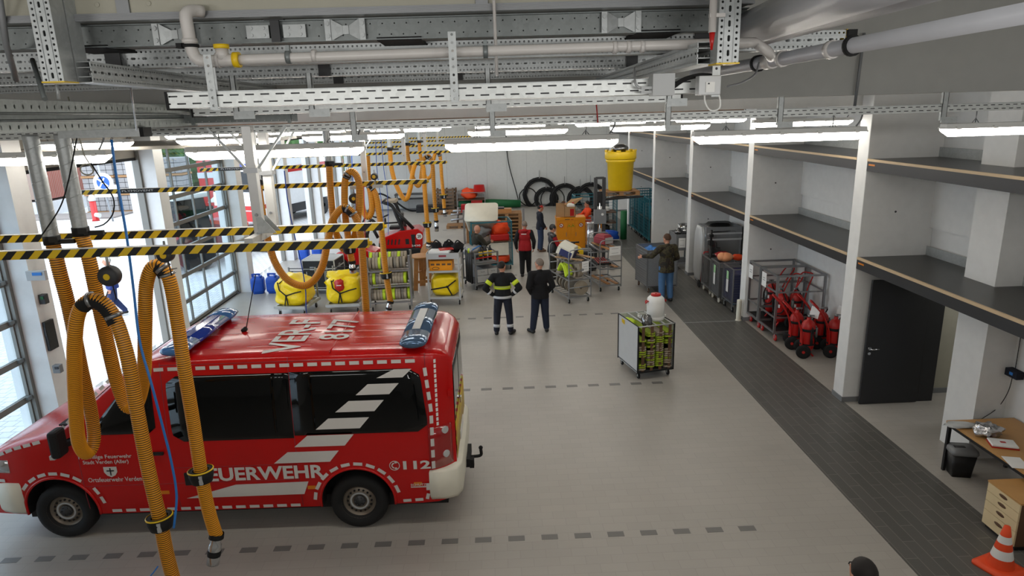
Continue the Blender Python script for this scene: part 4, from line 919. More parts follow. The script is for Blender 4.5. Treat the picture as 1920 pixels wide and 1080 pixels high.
dashes([(-4.5, .84), (-4.53, .92), (-4.45, 1.10)], .07, .03); dashes([(-4.45, 1.12), (-4.1, 1.26), (-3.66, 1.375)], .1, .03); dashes([(-4.55, .825), (-4.2, .825)], .1, .04)
arc = lambda x, a0, a1, r_: [(x+r_*math.cos(R(a0+(a1-a0)*k/20)), .40+r_*math.sin(R(a0+(a1-a0)*k/20))) for k in range(21)]
dashes(arc(-3.665, 145, 40, .53), .11, .04); dashes(arc(-3.665, 35, 0, .56), .1, .04); dashes(arc(0, 175, 5, .53), .11, .045)
dashes([(-3.05, .385), (-.56, .375)], .12, .05); dashes([(.56, .385), (.88, .40), (.88, .75)], .1, .05)
dashes([(-3.55, 1.42), (-3.0, 1.92), (-2.75, 2.14)], .07, .05)
b = B()
for k in range(14):
    z = 1.38+.06*k; x0 = 1.0; b.add([V((xx, -(side_y(xx, zz)+.004), zz)) for xx, zz in ((1.03, z), (1.055, z), (1.055, z+.045), (1.03, z+.045))], [(0, 1, 2, 3)])
b.build('contour_marking', 'white', van)
# ================================================================== trolleys and goods on the hall floor
def caster(t, x, y, r=.055, mat='galv', wheel='rubber', z=None, rot=0.0):
    h = z if z else r*2+.05
    b = B(); b.box(x-.035, x+.035, y-.035, y+.035, h-.012, h); 
    for s in (-1, 1): b.bar((x+s*.022, y, h-.01), (x+s*.022, y+.015, r), .03, .004, up=(1, 0, 0))
    c = b.build('caster', mat, t)
    b = B(); b.lathe([(.01, -.016), (r*.8, -.018), (r, -.012), (r, .012), (r*.8, .018), (.01, .016)], (x, y+.015, r), (1, 0, 0), 18); b.build('wheel', wheel, c)
    b = B(); b.cyl((x-.024, y+.015, r), (x+.024, y+.015, r), r*.3, n=10); b.build('hub', 'light_grey', c)
def tubes(t, name, segs, r, mat, n=8):
    b = B()
    for s in segs: b.tube(s, r, n)
    return b.build(name, mat, t)
def bars(t, name, segs, w, mat):
    if name in ('post', 'corner_post', 'leg', 'push_post', 'upright') and len(segs) > 1:
        for q_ in segs: bars(t, name, [q_], w, mat)
        return
    b = B()
    for p, q in segs: b.bar(p, q, w)
    return b.build(name, mat, t)
def sheet(t, name, pts, mat, lines=0):
    """paper notice: a thin quad"""
    b = B(); b.prism(pts, (0, -.002, 0)); o = b.build(name, mat, t)
    if lines:
        a, bb_, c, d = [V(p) for p in pts]; q = B()
        for k in range(lines):
            f = .25+.5*k/max(1, lines-1); l = a.lerp(d, f).lerp(bb_.lerp(c, f), .2); r = a.lerp(d, f).lerp(bb_.lerp(c, f), .8)
            q.bar(l+V((0, -.004, 0)), r+V((0, -.004, 0)), .002, .008)
        q.build('print', 'mid_grey', o)
    return o
GO = M.Identity(4)
def blob(b, c, r, seed, amp=.12, n=18, squash=None, m=0):
    rnd = random.Random(seed); ph = [(rnd.uniform(0, 6), rnd.uniform(1.5, 4), V((rnd.uniform(-1, 1), rnd.uniform(-1, 1), rnd.uniform(-1, 1))).normalized()) for _ in range(7)]
    k = n//2+1; vs = []
    for i in range(k+1):
        t = PI*i/k
        for j in range(n):
            a = 2*PI*j/n; d = V((math.sin(t)*math.cos(a), math.sin(t)*math.sin(a), math.cos(t)))
            s = 1+sum(amp*math.sin(p+f*3*d.dot(v)) for p, f, v in ph)/2.5
            q = V((d.x*r[0]*s, d.y*r[1]*s, d.z*r[2]*s))
            if squash: q.z = max(q.z, -squash)
            vs.append(V(c)+q+V((1e-4*j if i in (0, k) else 0, 0, 0)))
    fs = [(i*n+j, (i+1)*n+j, (i+1)*n+(j+1) % n, i*n+(j+1) % n) for i in range(k) for j in range(n)]
    b.add(vs, fs, m, True)
def bagshape(b, x0, x1, y0, y1, z0, z1, seed, amp=.04, n=10):
    """soft boxy bag: a rounded box with creases"""
    rnd = random.Random(seed); cs = [(rnd.uniform(3, 9), rnd.uniform(3, 9), rnd.uniform(0, 6)) for _ in range(6)]
    c = V(((x0+x1)/2, (y0+y1)/2, (z0+z1)/2)); hx, hy, hz = (x1-x0)/2, (y1-y0)/2, (z1-z0)/2; rings = []
    for i in range(n+1):
        t = -1+2*i/n; zz = math.copysign(abs(t)**.8, t); pr = (1-abs(t)**6)**.5 if abs(t) < 1 else 0.02; pr = max(pr, .8 if i == 0 else .55 if i == n else pr); ring_ = []
        for j in range(36):
            a = 2*PI*j/36; ca, sa = math.cos(a), math.sin(a); k = (abs(ca)**5+abs(sa)**5)**(-1/5)
            w = sum(math.sin(f*a*1.0+g*t+p) for f, g, p in [(int(q[0]), q[1], q[2]) for q in cs])/6*amp
            ring_.append(c+V((hx*ca*k*pr*(1+w), hy*sa*k*pr*(1+w), hz*zz*(1+w*.6*(1 if t > 0 else 0)))))
        rings.append(ring_)
    b.loft(rings)
# ---- grey panel trolley with hoses and the white keg
T1 = thing('hose_trolley', 'grey panelled trolley with dark straps over yellow hoses, white keg on top', 'trolley', (2.86, 12.2, 0), R(13))
hx, hy = .37, .46; z0, z1 = .17, 1.07
b = B(); b.box(-hx, -hx+.012, -hy, hy, z0-.03, z1); b.build('side_panel', 'cover', T1)
b = B(); b.box(hx-.012, hx, -hy, hy, z0-.03, z1); b.build('side_panel', 'cover', T1)
b = B(); b.box(-hx, hx, hy-.012, hy, z0, z1); b.build('rear_panel', 'cover', T1)
b = B(); b.box(-hx, hx, -hy, hy, z0-.02, z0+.01); b.build('base', 'dark_grey', T1)
b = B()
for x in (-hx, hx):
    b.box(x-.012, x+.012, -hy-.012, -hy+.012, z0-.03, z1+.01); b.box(x-.012, x+.012, hy-.012, hy+.012, z0-.03, z1+.01); b.box(x-.008, x+.008, -hy, hy, z1, z1+.012)
b.box(-hx, hx, -hy-.012, -hy+.012, z0-.03, z0+.0); b.build('edge_trim', 'rubber', T1)
tubes(T1, 'top_frame', [[(-hx, -hy, z1), (hx, -hy, z1)], [(-hx, hy, z1), (hx, hy, z1)]]+[[(x, -hy, z1), (x, hy, z1)] for x in (-.18, 0, .18, .33)], .014, 'light_grey')
for x in (-.27, -.09, .09, .28):
    b = B(); b.box(x-.03, x+.03, -hy-.006, -hy, z0, z1); b.box(x-.034, x+.034, -hy-.012, -hy-.004, .45+x*.1, .48+x*.1); s_ = b.build('strap', 'brown', T1)
rnd = random.Random(4)
for x in (-.27, -.09, .09, .27):
    for k in range(1):
        for m_ in ('lime_dark', 'hose_beige'):
            b = B(); zz = z0+.03
            while zz < .93:
                if (m_ == 'lime_dark') == (rnd.random() < .6): b.tube(smooth_path([(x-.07, -hy+.03, zz), (x-.03, -hy+.005+rnd.uniform(0, .02), zz+.01), (x+.04, -hy+.01, zz), (x+.07, -hy+.04, zz+.01)], .03), .02, 6); b.box(x-.075, x+.075, -hy+.05, hy-.05, zz-.018, zz+.018)
                zz += .044
            if b.v:
                o = b.build('folded_hose', m_, T1); 
b = B(); blob(b, (-.25, .2, .98), (.1, .2, .06), 3); b.build('hose_bundle', 'lime', T1)
for x in (-hx+.06, hx-.06):
    for y in (-hy+.08, hy-.08): caster(T1, x, y, .06, z=.15)
sheet(T1, 'sticker', [(-hx-.003, .3, .95), (-hx-.003, .16, .93), (-hx-.003, .16, 1.02), (-hx-.003, .3, 1.03)], 'yellow')
for o in T1.children:
    if o.name.startswith('sticker'):
        o.data = o.data.copy(); 
        for v in o.data.vertices: v.co.x += .0
t = thing('keg', 'white plastic keg with red lid and handles standing on the grey panelled trolley', 'keg', T1.matrix_basis @ V((.12, -.16, 1.085)), R(13))
b = B(); b.lathe([(.02, 0), (.15, .0), (.165, .02), (.165, .07), (.155, .085), (.165, .1), (.17, .25), (.17, .37), (.158, .43), (.12, .47), (.085, .48), (.085, .49)], n=28); b.build('body', 'white', t)
b = B(); b.lathe([(.02, .52), (.09, .52), (.095, .51), (.095, .48), (.02, .48)], n=24); b.build('lid', 'red_paint', t)
for s in (-1, 1): tubes(t, 'handle', [smooth_path([(s*.165, -.03, .39), (s*.2, -.03, .38), (s*.205, 0, .34), (s*.2, .03, .38), (s*.165, .03, .39)], .02)], .012, 'red_paint')
t = thing('clear_bag', 'clump of clear plastic film lying beside the white keg', 'bag', T1.matrix_basis @ V((-.15, -.34, 1.08)), 0); b = B(); blob(b, (0, 0, .06), (.1, .1, .12), 5, .2); b.build('film', 'film', t)
t = thing('plastic_tube', 'thin coiled white tube around the keg on the panelled trolley', 'tube', T1.matrix_basis @ V((.1, -.05, 1.1)), 0); tubes(t, 'tube', [[(.27*math.cos(a*.35), .2*math.sin(a*.35), .01+.0015*a) for a in range(36)]], .007, 'white')
# ---- roll cages
def loop_frame(t, x0, x1, y, z0, z1, r=.016, mat='steel'):
    k = .12; tubes(t, 'end_frame', [smooth_path([(x0, y, z0), (x0, y, (z0+z1)/2), (x0, y, z1-k), (x0+k*.3, y, z1-k*.3), (x0+k, y, z1), (x1-k, y, z1), (x1-k*.3, y, z1-k*.3), (x1, y, z1-k), (x1, y, (z0+z1)/2), (x1, y, z0)], .05), [(x0, y, .45), (x1, y, .45)], [(x0, y, .9), (x1, y, .9)]], r, mat)
def shelfcart(name, label, loc, rz, hx, hy, h, shelves, mat='steel', h2=None):
    t = thing(name, label, 'trolley', loc, rz)
    loop_frame(t, -hx, hx, -hy, .15, h, mat=mat); loop_frame(t, -hx, hx, hy, .15, h2 or h, mat=mat)
    for z in shelves:
        b = B(); 
        for x in (-hx, hx): b.bar((x, -hy, z), (x, hy, z), .03, .035)
        for y in (-hy, hy): b.bar((-hx, y, z), (hx, y, z), .03, .035)
        o = b.build('shelf_frame', mat, t); q = B()
        for k in range(7): q.bar((-hx, -hy+2*hy*(k+.5)/7, z), (hx, -hy+2*hy*(k+.5)/7, z), .012)
        q.build('shelf_rod', mat, o)
    for x in (-hx+.04, hx-.04):
        for y in (-hy+.08, hy-.08): caster(t, x, y, .06, z=.155)
    return t
T2 = shelfcart('roll_cage', 'tube-framed trolley loaded with rolled beige hoses, white notice on its end', (2.0, 17.72, 0), R(17), .32, .68, 1.48, (.18, .66, 1.13))
sheet(T2, 'notice', [(.05, -.70, .86), (.25, -.70, .88), (.25, -.70, 1.16), (.05, -.70, 1.14)], 'paper', 3)
def roll(label, loc, rz, r, w, mat, group, lie=False, tilt=0, coup=True):
    t = thing('hose_roll', label, 'hose', loc, rz, group); ax = V((0, 0, 1)) if lie else V((1, 0, 0)); o = V((0, 0, 0)) if lie else V((-w/2, 0, r))
    b = B(); prof = [(.03, 0)]
    rr = .04
    while rr < r: prof += [(rr, .0), (rr+.004, w*.06), (rr+.016, 0)]; rr += .018
    prof += [(r*.97, 0), (r, w*.12), (r, w*.88), (r*.97, w)]; rr = r-.02
    while rr > .04: prof += [(rr, w), (rr-.004, w*.94), (rr-.014, w)]; rr -= .018
    prof.append((.03, w)); b.lathe(prof, o, ax, 26); b.build('coil', mat, t)
    if not coup: return t
    b = B(); q = o+ax*(w/2); u = V((0, -1, 0)); e = q+u*(r+.02)+V((0, 0, .02)); b.cyl(e-ax*.03, e+ax*.03, .03, n=10); b.build('coupling', 'steel', t)
    return t
def on(T, p): return T.matrix_basis @ V(p)
for k in range(6):
    roll('beige rolled hose on the bottom shelf of the tube trolley', on(T2, (.0+.1*(k == 0), -.5+.21*k, .20)), R(17+80+3*k), .185, .09, 'hose_beige' if k % 2 == 0 else 'hose_grey', 'hoses on the bottom shelf of the tube trolley')
roll('big rolled hose lying on its side at the front of the middle shelf', on(T2, (.05, -.45, .68)), R(20), .23, .12, 'hose_beige', 'hoses on the middle shelf of the tube trolley')
for k in range(3): roll('grey rolled hose behind the lime bundle on the tube trolley', on(T2, (-.02, -.05+.22*k, .68)), R(100+5*k), .2, .09, 'hose_grey', 'hoses on the middle shelf of the tube trolley')
t = thing('hose_bundle', 'lime and beige tangle of hoses with couplings on the tube trolley', 'hose', on(T2, (-.2, -.2, .69)), R(17))
b = B()
for k in range(6): b.tube(smooth_path([(-.12+.03*k, -.3, .04+.03*(k % 3)), (-.1+.04*k, -.1, .26+.02*(k % 2)), (-.08+.03*k, .15, .3-.03*(k % 3)), (-.1+.03*k, .3, .1)], .04), .038, 8)
b.build('lime_hose', 'lime', t); b = B()
for k in range(9): a = k*.7; b.tube([(-.1+.02*k, -.3+.05*k, .02+.03*(k % 4)), (-.02+.02*k, -.34+.05*k, .08+.04*(k % 3))], .03, 8)
b.build('coupling', 'steel', t); b = B()
for k in range(5): b.tube(smooth_path([(.0, -.3+.1*k, .3), (.12, -.32+.1*k, .15), (.08, -.38+.1*k, .02)], .03), .03, 8)
b.build('beige_hose', 'hose_beige', t)
t = thing('pet_carrier', 'cream plastic pet carrier with dark blue grille on top of the tube trolley', 'carrier', on(T2, (-.15, -.1, 1.28)), R(-25))
b = B(); b.T = M.Rotation(R(22), 4, 'Y'); b.box(-.24, .24, -.2, .2, -.05, .16); b.loft([[(-.24, -.2, .16), (.24, -.2, .16), (.24, .2, .16), (-.24, .2, .16)], [(-.2, -.15, .3), (.2, -.15, .3), (.2, .15, .3), (-.2, .15, .3)]], sm=False); b.build('shell', 'off_white', t, bev=.02)
b = B(); b.T = M.Rotation(R(22), 4, 'Y'); b.box(.241, .25, -.16, .16, -.03, .22); b.box(-.14, .2, -.206, -.2, -.04, .14); b.build('grille', 'violet_blue', t)
t = thing('plank', 'pale wooden plank across the top of the tube trolley, left one', 'plank', on(T2, (-.1, -.35, 1.16)), R(17)); b = B(); b.bar((-.3, .4, .02), (.2, -.3, .02), .09, .025); b.build('board', 'card', t)
t = thing('plank', 'pale wooden plank on the tube trolley under the yellow machine', 'plank', on(T2, (.25, -.4, 1.2)), R(17)); b = B(); b.bar((-.15, .35, .04), (.15, -.3, .02), .1, .025); b.build('board', 'card', t)
t = thing('yellow_machine', 'yellow cased machine at the back of the tube trolley', 'machine', on(T2, (.25, .35, 1.15)), R(17)); b = B(); b.loft([[(-.2, -.25, 0), (.22, -.25, 0), (.22, .25, 0), (-.2, .25, 0)], [(-.2, -.25, .12), (.22, -.25, .12), (.22, .25, .12), (-.2, .25, .12)], [(-.1, -.18, .22), (.14, -.18, .22), (.14, .2, .22), (-.1, .2, .22)]], sm=False); b.build('case', 'yellow', t, bev=.02); b = B(); b.box(-.05, .08, -.256, -.25, .03, .09); b.build('grille', 'black', t); tubes(t, 'handle', [[(-.04, -.1, .22), (-.04, -.1, .27), (-.04, .12, .27), (-.04, .12, .22)]], .014, 'black')
# ---- second tube trolley
T3 = shelfcart('roll_cage', 'nearly empty tube-framed trolley with loose planks and a white notice', (3.13, 18.75, 0), R(7), .31, .64, 1.5, (.2, .68, 1.2))
sheet(T3, 'notice', [(-.05, -.66, 1.06), (.28, -.66, 1.08), (.28, -.66, 1.33), (-.05, -.66, 1.31)], 'paper', 2)
for k, (x, z, l) in enumerate(((-.12, .225, 'left plank on the bottom of the nearly empty tube trolley'), (.12, .225, 'right plank on the bottom of the nearly empty tube trolley'), (.1, .71, 'plank in the middle of the nearly empty tube trolley'), (-.1, 1.23, 'left plank on top of the nearly empty tube trolley'), (.15, 1.23, 'right plank on top of the nearly empty tube trolley'))):
    t = thing('plank', l, 'plank', on(T3, (x, 0, z)), R(7)); b = B(); b.bar((-.1, .55, 0), (.08, -.6, 0), .1, .022); b.build('board', 'wood', t)
t = thing('tool_tray', 'dark tray of red tools in the middle of the nearly empty tube trolley', 'tray', on(T3, (-.08, .1, .72)), R(7)); b = B(); b.box(-.2, .2, -.4, .4, 0, .05); b.build('tray', 'black', t); b = B()
for k in range(5): b.bar((-.16+.07*k, -.36, .06), (-.12+.07*k, .3, .07), .02)
b.build('tool', 'red_paint', t)
t = thing('pet_carrier', 'maroon pet carrier with wire mesh on the nearly empty tube trolley', 'carrier', on(T3, (.0, .1, 1.28)), R(30)); b = B(); b.box(-.17, .17, -.25, .25, 0, .16); b.loft([[(-.17, -.25, .16), (.17, -.25, .16), (.17, .25, .16), (-.17, .25, .16)], [(-.12, -.18, .27), (.12, -.18, .27), (.12, .18, .27), (-.12, .18, .27)]], sm=False); b.build('shell', 'maroon', t, bev=.02); b = B(); b.box(-.14, .14, -.26, -.25, .02, .2); b.build('mesh_door', 'light_grey', t)
# ---- checker plate trolley
T4 = thing('tub_trolley', 'open grey ribbed metal trolley holding blue film, next to the man in camouflage', 'trolley', (4.56, 18.35, 0), R(6)); hx, hy = .43, .5
for nm, bx in (('front_panel', (-hx, hx, -hy-.012, -hy, .2, 1.22)), ('rear_panel', (-hx, hx, hy, hy+.012, .2, 1.22)), ('side_panel', (-hx-.012, -hx, -hy, hy, .2, 1.22)), ('side_panel', (hx, hx+.012, -hy, hy, .2, 1.22))):
    b = B(); b.box(*bx); b.build(nm, 'checker', T4)
b = B()
for k in range(14): z = .26+.07*k; b.box(-hx-.018, -hx-.012, -hy+.02, hy-.02, z, z+.03)
b.build('rib', 'steel', T4)
b = B(); b.box(-hx, hx, -hy, hy, .18, .2); b.build('base', 'dark_grey', T4); bars(T4, 'rim', [((-hx, -hy, 1.22), (hx, -hy, 1.22)), ((-hx, hy, 1.22), (hx, hy, 1.22)), ((-hx, -hy, 1.22), (-hx, hy, 1.22)), ((hx, -hy, 1.22), (hx, hy, 1.22))], .03, 'steel')
bars(T4, 'corner_post', [((x, y, .16), (x, y, 1.22)) for x in (-hx, hx) for y in (-hy, hy)], .032, 'steel')
for x in (-hx+.07, hx-.07):
    for y in (-hy+.07, hy-.07): caster(T4, x, y, .065, z=.18, wheel='brown')
sheet(T4, 'notice', [(.12, -hy-.015, .8), (.3, -hy-.015, .8), (.3, -hy-.015, 1.02), (.12, -hy-.015, 1.02)], 'hivis', 2); sheet(T4, 'notice', [(.12, -hy-.015, .48), (.3, -hy-.015, .48), (.3, -hy-.015, .77), (.12, -hy-.015, .77)], 'paper', 3)
t = thing('blue_film', 'crumpled blue plastic film in the open ribbed trolley', 'film', on(T4, (-.1, .1, 1.05)), 0); b = B(); blob(b, (0, 0, 0), (.28, .34, .14), 6, .25); b.build('film', 'sky_blue', t)
b = B(); b.box(-hx+.01, hx-.01, -hy+.01, hy-.01, .21, .98); b.build('stuffing', 'dark_grey', T4)
# ---- grey drum trolley and pot, near third partition
T5 = thing('metal_cart', 'grey metal cart with white notice behind the man in camouflage', 'trolley', (6.0, 20.95, 0)); hx, hy = .26, .42
bars(T5, 'frame', [((x, y, .16), (x, y, 1.12)) for x in (-hx, hx) for y in (-hy, hy)]+[((-hx, y, z), (hx, y, z)) for y in (-hy, hy) for z in (.2, .65, 1.12)]+[((x, -hy, z), (x, hy, z)) for x in (-hx, hx) for z in (.2, .65, 1.12)], .045, 'mid_grey')
b = B(); b.box(-hx, hx, -hy, hy, .67, 1.1); b.build('box', 'mid_grey', T5); b = B(); b.box(-hx, hx, -hy, hy, .19, .22); b.build('shelf', 'dark_grey', T5)
for x in (-hx+.05, hx-.05):
    for y in (-hy+.05, hy-.05): caster(T5, x, y, .065, z=.18, wheel='light_grey')
sheet(T5, 'notice', [(-.2, -hy-.025, .72), (.02, -hy-.025, .72), (.02, -hy-.025, 1.03), (-.2, -hy-.025, 1.03)], 'paper', 2)
t = thing('metal_pot', 'shiny ribbed metal pot standing on the grey metal cart', 'pot', (6.1, 20.9, 1.145)); b = B(); b.lathe([(.02, 0), (.21, 0), (.215, .08), (.22, .085), (.215, .09), (.215, .16), (.22, .165), (.215, .17), (.225, .26), (.215, .25), (.2, .03), (.02, .02)], n=30); b.build('body', 'chrome', t)
t = thing('clear_bag', 'clear plastic bag slumped on the grey metal cart', 'bag', (5.83, 20.7, 1.15)); b = B(); blob(b, (0, 0, .06), (.1, .12, .12), 11, .2); b.build('film', 'film', t)
# ---- wrapped stack
t = thing('wrapped_pallet', 'tall pallet stack wrapped in clear plastic film in the second bay', 'pallet', (6.5, 18.75, 0))
b = B(); b.box(-.52, .5, -.38, .38, .12, 1.72); b.build('goods', 'mid_grey', t); b = B(); b.box(-.55, .53, -.4, .4, 0, .12); b.build('pallet', 'dark_grey', t)
b = B(); bagshape(b, -.56, .54, -.42, .42, .08, 1.8, 5, .02, 14); b.build('wrapping', 'film', t)
b = B(); bagshape(b, -.64, -.48, -.3, .4, .1, 1.7, 9, .06, 14); b.build('film_skirt', 'cover', t)
b = B()
for z in (1.35, 1.52): b.box(-.5, .5, -.425, -.42, z, z+.05)
b.build('tape_band', 'light_grey', t)
t = thing('winch_stand', 'black crank-up stand with side handle in front of the wrapped stack', 'stand', (6.0, 17.98, 1.0)); tubes(t, 'lower_tube', [[(0, 0, -.85), (0, 0, .35)]], .05, 'black', 12); tubes(t, 'mast', [[(0, 0, .35), (0, 0, .72)]], .03, 'black', 10); b = B(); b.box(-.06, .06, -.06, .06, .3, .42); b.box(-.05, .05, -.05, .05, .52, .6); b.build('collar', 'rubber', t); tubes(t, 'crank', [[(.05, 0, .36), (.15, -.02, .36), (.16, -.02, .22), (.26, -.02, .2)]], .012, 'black')
# ---- wire sided carts
def cagecart(label, loc, hx, hy, h, side, notice, base='dark_grey', wheel='off_white', bz=.2):
    t = thing('cage_cart', label, 'trolley', loc); m = .0
    bars(t, 'frame', [((x, y, .16), (x, y, h)) for x in (-hx, hx) for y in (-hy, hy)]+[((-hx, y, z), (hx, y, z)) for y in (-hy, hy) for z in (bz, h)]+[((x, -hy, z), (x, hy, z)) for x in (-hx, hx) for z in (bz, h)], .03, 'steel')
    b = B(); b.box(-hx, hx, -hy, hy, bz-.03, bz); b.build('deck', base, t)
    if side:
        b = B(); b.box(-hx+.02, hx-.02, -hy+.02, hy-.02, bz, h-.12); b.build('crate', side, t)
    b = B(); k = bz+.04
    while k < h: b.bar((-hx-.004, -hy, k), (-hx-.004, hy, k), .007); b.bar((-hx, -hy-.004, k), (hx, -hy-.004, k), .007); k += .035
    for j in range(8): b.bar((-hx-.006, -hy+2*hy*j/7, bz), (-hx-.006, -hy+2*hy*j/7, h), .006)
    b.build('wire_mesh', 'steel', t)
    for x in (-hx+.05, hx-.05):
        for y in (-hy+.08, hy-.08): caster(t, x, y, .07, z=.18, wheel=wheel)
    if notice:
        b = B(); b.box(-hx-.018, -hx-.014, -.06, .08, h*.72, h*.9); b.build('green_notice', 'cover', t); b = B(); b.box(-hx-.018, -hx-.014, -.06, .08, h*.42, h*.71); b.build('white_notice', 'paper', t)
    return t
K['mint'] = P('mint', (168, 214, 160), .7)
cagecart('dark wire-sided cart below the black crank stand', (6.15, 17.75, 0), .33, .36, 1.0, None, False)
cagecart('grey wire-sided cart with green notice, middle of its row', (6.12, 16.9, 0), .33, .33, 1.08, 'mid_grey', True)
cagecart('wire-sided cart with blue crate and blue base by the second partition', (6.2, 16.05, 0), .36, .36, 1.12, 'violet_blue', True, 'sky_blue', 'rubber', .26)
for o in bpy.data.objects:
    if o.name.startswith('green_notice'): o.data.materials[0] = K['mint']
for x, y, r, l, m_ in ((6.0, 16.75, .15, 'large peach rubber ball shape on the middle wire-sided cart', 'peach'), (6.35, 16.8, .11, 'orange oblong float on the wire-sided carts', 'orange'), (6.55, 16.35, .1, 'peach float behind the orange one on the wire-sided carts', 'peach')):
    t = thing('buoy', l, 'float', (x, y, 1.1+r*.75)); b = B(); b.ell((0, 0, 0), (r*1.25, r, r*.8), 20); b.ell((-r*.7, 0, r*.1), (r*.8, r*.8, r*.75), 16); b.build('body', m_, t); b = B(); b.cyl((r*1.2, 0, 0), (r*1.45, 0, 0), .03, .02, n=10); b.build('neck', m_, t)
t = thing('tool_roll', 'red fabric bundle on the dark wire-sided cart', 'bundle', (6.2, 17.6, 1.04)); b = B(); blob(b, (0, 0, .05), (.2, .22, .08), 14, .15); b.build('cloth', 'red_cloth', t); bars(t, 'tie', [((-.2, 0, .06), (.2, .02, .07))], .02, 'white')
t = thing('sack_truck', 'red handle bars of a hand truck beside the dark wire-sided cart', 'hand truck', (5.95, 18.3, 0)); tubes(t, 'frame', [[(-.1, 0, .1), (-.06, -.08, 1.05)], [(.12, 0, .1), (.12, -.08, 1.05)], [(-.06, -.08, 1.05), (.12, -.08, 1.05)]], .015, 'red_paint')
for x in (-.14, .16):
    b = B(); b.lathe([(.02, -.02), (.1, -.02), (.11, 0), (.1, .02), (.02, .02)], (x, 0, .11), (1, 0, 0), 18); b.build('wheel', 'rubber', t)
t = thing('bollard', 'white plastic corner post at the foot of the second partition', 'post', (5.80, 15.1, 0)); b = B(); b.lathe([(.06, 0), (.06, .5), (.055, .52), (.001, .525)], n=20); b.build('post', 'off_white', t); b = B(); b.cyl((0, 0, 0), (0, 0, .02), .075, n=20); b.build('foot', 'off_white', t)
# ---- profile frames and wheeled extinguishers
def profcage(label, y0, y1, notice):
    x0, x1, z0, z1 = 5.99, 7.02, .2, 1.5; t = thing('profile_frame', label, 'rack', (x0, y0, 0), 0, 'aluminium profile frames on casters'); W, D = x1-x0, y1-y0
    for x in (0, W):
        for y in (0, D): bars(t, 'upright', [((x, y, z0), (x, y, z1))], .045, 'steel')
    for z in (z0+.02, .55, 1.12, z1-.02): bars(t, 'rail', [((0, 0, z), (W, 0, z)), ((0, D, z), (W, D, z)), ((0, 0, z), (0, D, z)), ((W, 0, z), (W, D, z))], .04 if z in (z0+.02, z1-.02) else .028, 'steel')
    b = B(); b.box(0, W, 0, D, z0, z0+.02); b.build('deck', 'black', t)
    for x in (.07, W-.07):
        for y in (.07, D-.07): caster(t, x, y, .075, z=.2, wheel='red_paint')
    b = B(); b.box(-.03, -.026, D*.62, D*.62+.24, 1.1, 1.42); n_ = b.build('notice', 'paper', t); b = B()
    for k in range(2): b.box(-.031, -.03, D*.62+.06, D*.62+.18, 1.24+.05*k, 1.255+.05*k)
    b.build('print', 'mid_grey', n_); return t
profcage('nearer aluminium profile frame holding red extinguishers', 13.5, 14.35, True); profcage('farther aluminium profile frame, next to the second partition', 14.42, 15.04, True)
def wext(label, x, y, rz, z=0, s=1, note=False):
    t = thing('wheeled_extinguisher', label, 'extinguisher', (x, y, z), rz, 'red wheeled fire extinguishers')
    b = B(); b.lathe([(.02, .10), (.1, .12), (.135, .2), (.14, .3), (.14, .62), (.125, .7), (.08, .76), (.04, .78), (.04, .84)], n=26); b.build('cylinder', 'red_paint', t)
    b = B(); b.lathe([(.142, .55), (.15, .555), (.15, .6), (.142, .605)], n=26); b.build('band', 'rubber', t); b = B(); b.lathe([(.145, .26), (.15, .265), (.15, .29), (.145, .295)], n=26); b.build('band', 'rubber', t)
    b = B(); b.cyl((0, 0, .83), (0, 0, .88), .03, n=12); b.cbox((0, -.05, .87), (.03, .1, .03)); b.build('valve', 'steel', t)
    tubes(t, 'handle_bar', [smooth_path([(-.13, .10, .15), (-.13, .13, .55), (-.13, .26, .86), (-.13, .46, 1.1), (0, .51, 1.13), (.13, .46, 1.1), (.13, .26, .86), (.13, .13, .55), (.13, .10, .15)], .04)], .015, 'red_paint')
    for sx in (-1, 1):
        b = B(); b.lathe([(.02, -.025), (.1, -.03), (.14, -.022), (.145, 0), (.14, .022), (.1, .03), (.02, .025)], (sx*.19, .08, .145), (1, 0, 0), 26); w_ = b.build('wheel', 'rubber', t)
        b = B(); b.cyl((sx*.19-.034, .08, .145), (sx*.19+.034, .08, .145), .03, n=14); b.build('hub', 'red_paint', w_)
    b = B(); b.cyl((-.19, .08, .145), (.19, .08, .145), .015); b.bar((0, -.05, .1), (0, -.14, .0), .03); b.build('axle', 'red_paint', t)
    tubes(t, 'hose', [smooth_path([(.03, -.05, .86), (.14, -.12, .8), (.17, -.06, .6), (.15, -.14, .38), (-.02, -.17, .34), (-.16, -.1, .5), (-.15, -.06, .66)], .03)], .014, 'rubber')
    b = B(); b.cyl((-.16, -.06, .3), (-.155, -.05, .62), .028, .02, n=10); b.build('horn', 'rubber', t)
    b = B(); b.cyl((.0, -.15, .42), (0, -.15, .62), .035, n=12); b.cyl((0, -.15, .62), (0, -.15, .66), .012, n=8); b.build('gas_cartridge', 'galv_dark', t)
    b = B(); b.T = M.Rotation(.25, 4, 'Z'); b.box(-.04, .04, -.144, -.140, .46, .53); b.build('label', 'paper', t)
    if note:
        b = B(); b.prism([(.16, -.02, .82), (.0, -.16, .8), (.02, -.2, 1.0), (.17, -.06, 1.03)], (0, -.003, 0)); b.build('note', 'paper', t)
    return t
for a in ((('red wheeled extinguisher in front, nearest the white post foot'), 6.3, 12.62, R(72), 0, 1, True), ('red wheeled extinguisher half hidden by the first partition, with white note', 6.85, 12.6, R(72), 0, 1, True), ('red wheeled extinguisher just in front of the nearer profile frame, left', 6.3, 13.15, R(72)), ('red wheeled extinguisher just in front of the nearer profile frame, right', 6.82, 13.12, R(72)),
  ('red wheeled extinguisher inside the nearer profile frame, left', 6.3, 13.93, R(-65), .22), ('red wheeled extinguisher inside the nearer profile frame, right', 6.62, 13.93, R(-50), .22), ('red wheeled extinguisher inside the farther profile frame', 6.4, 14.7, R(-75), .22)): wext(*a)
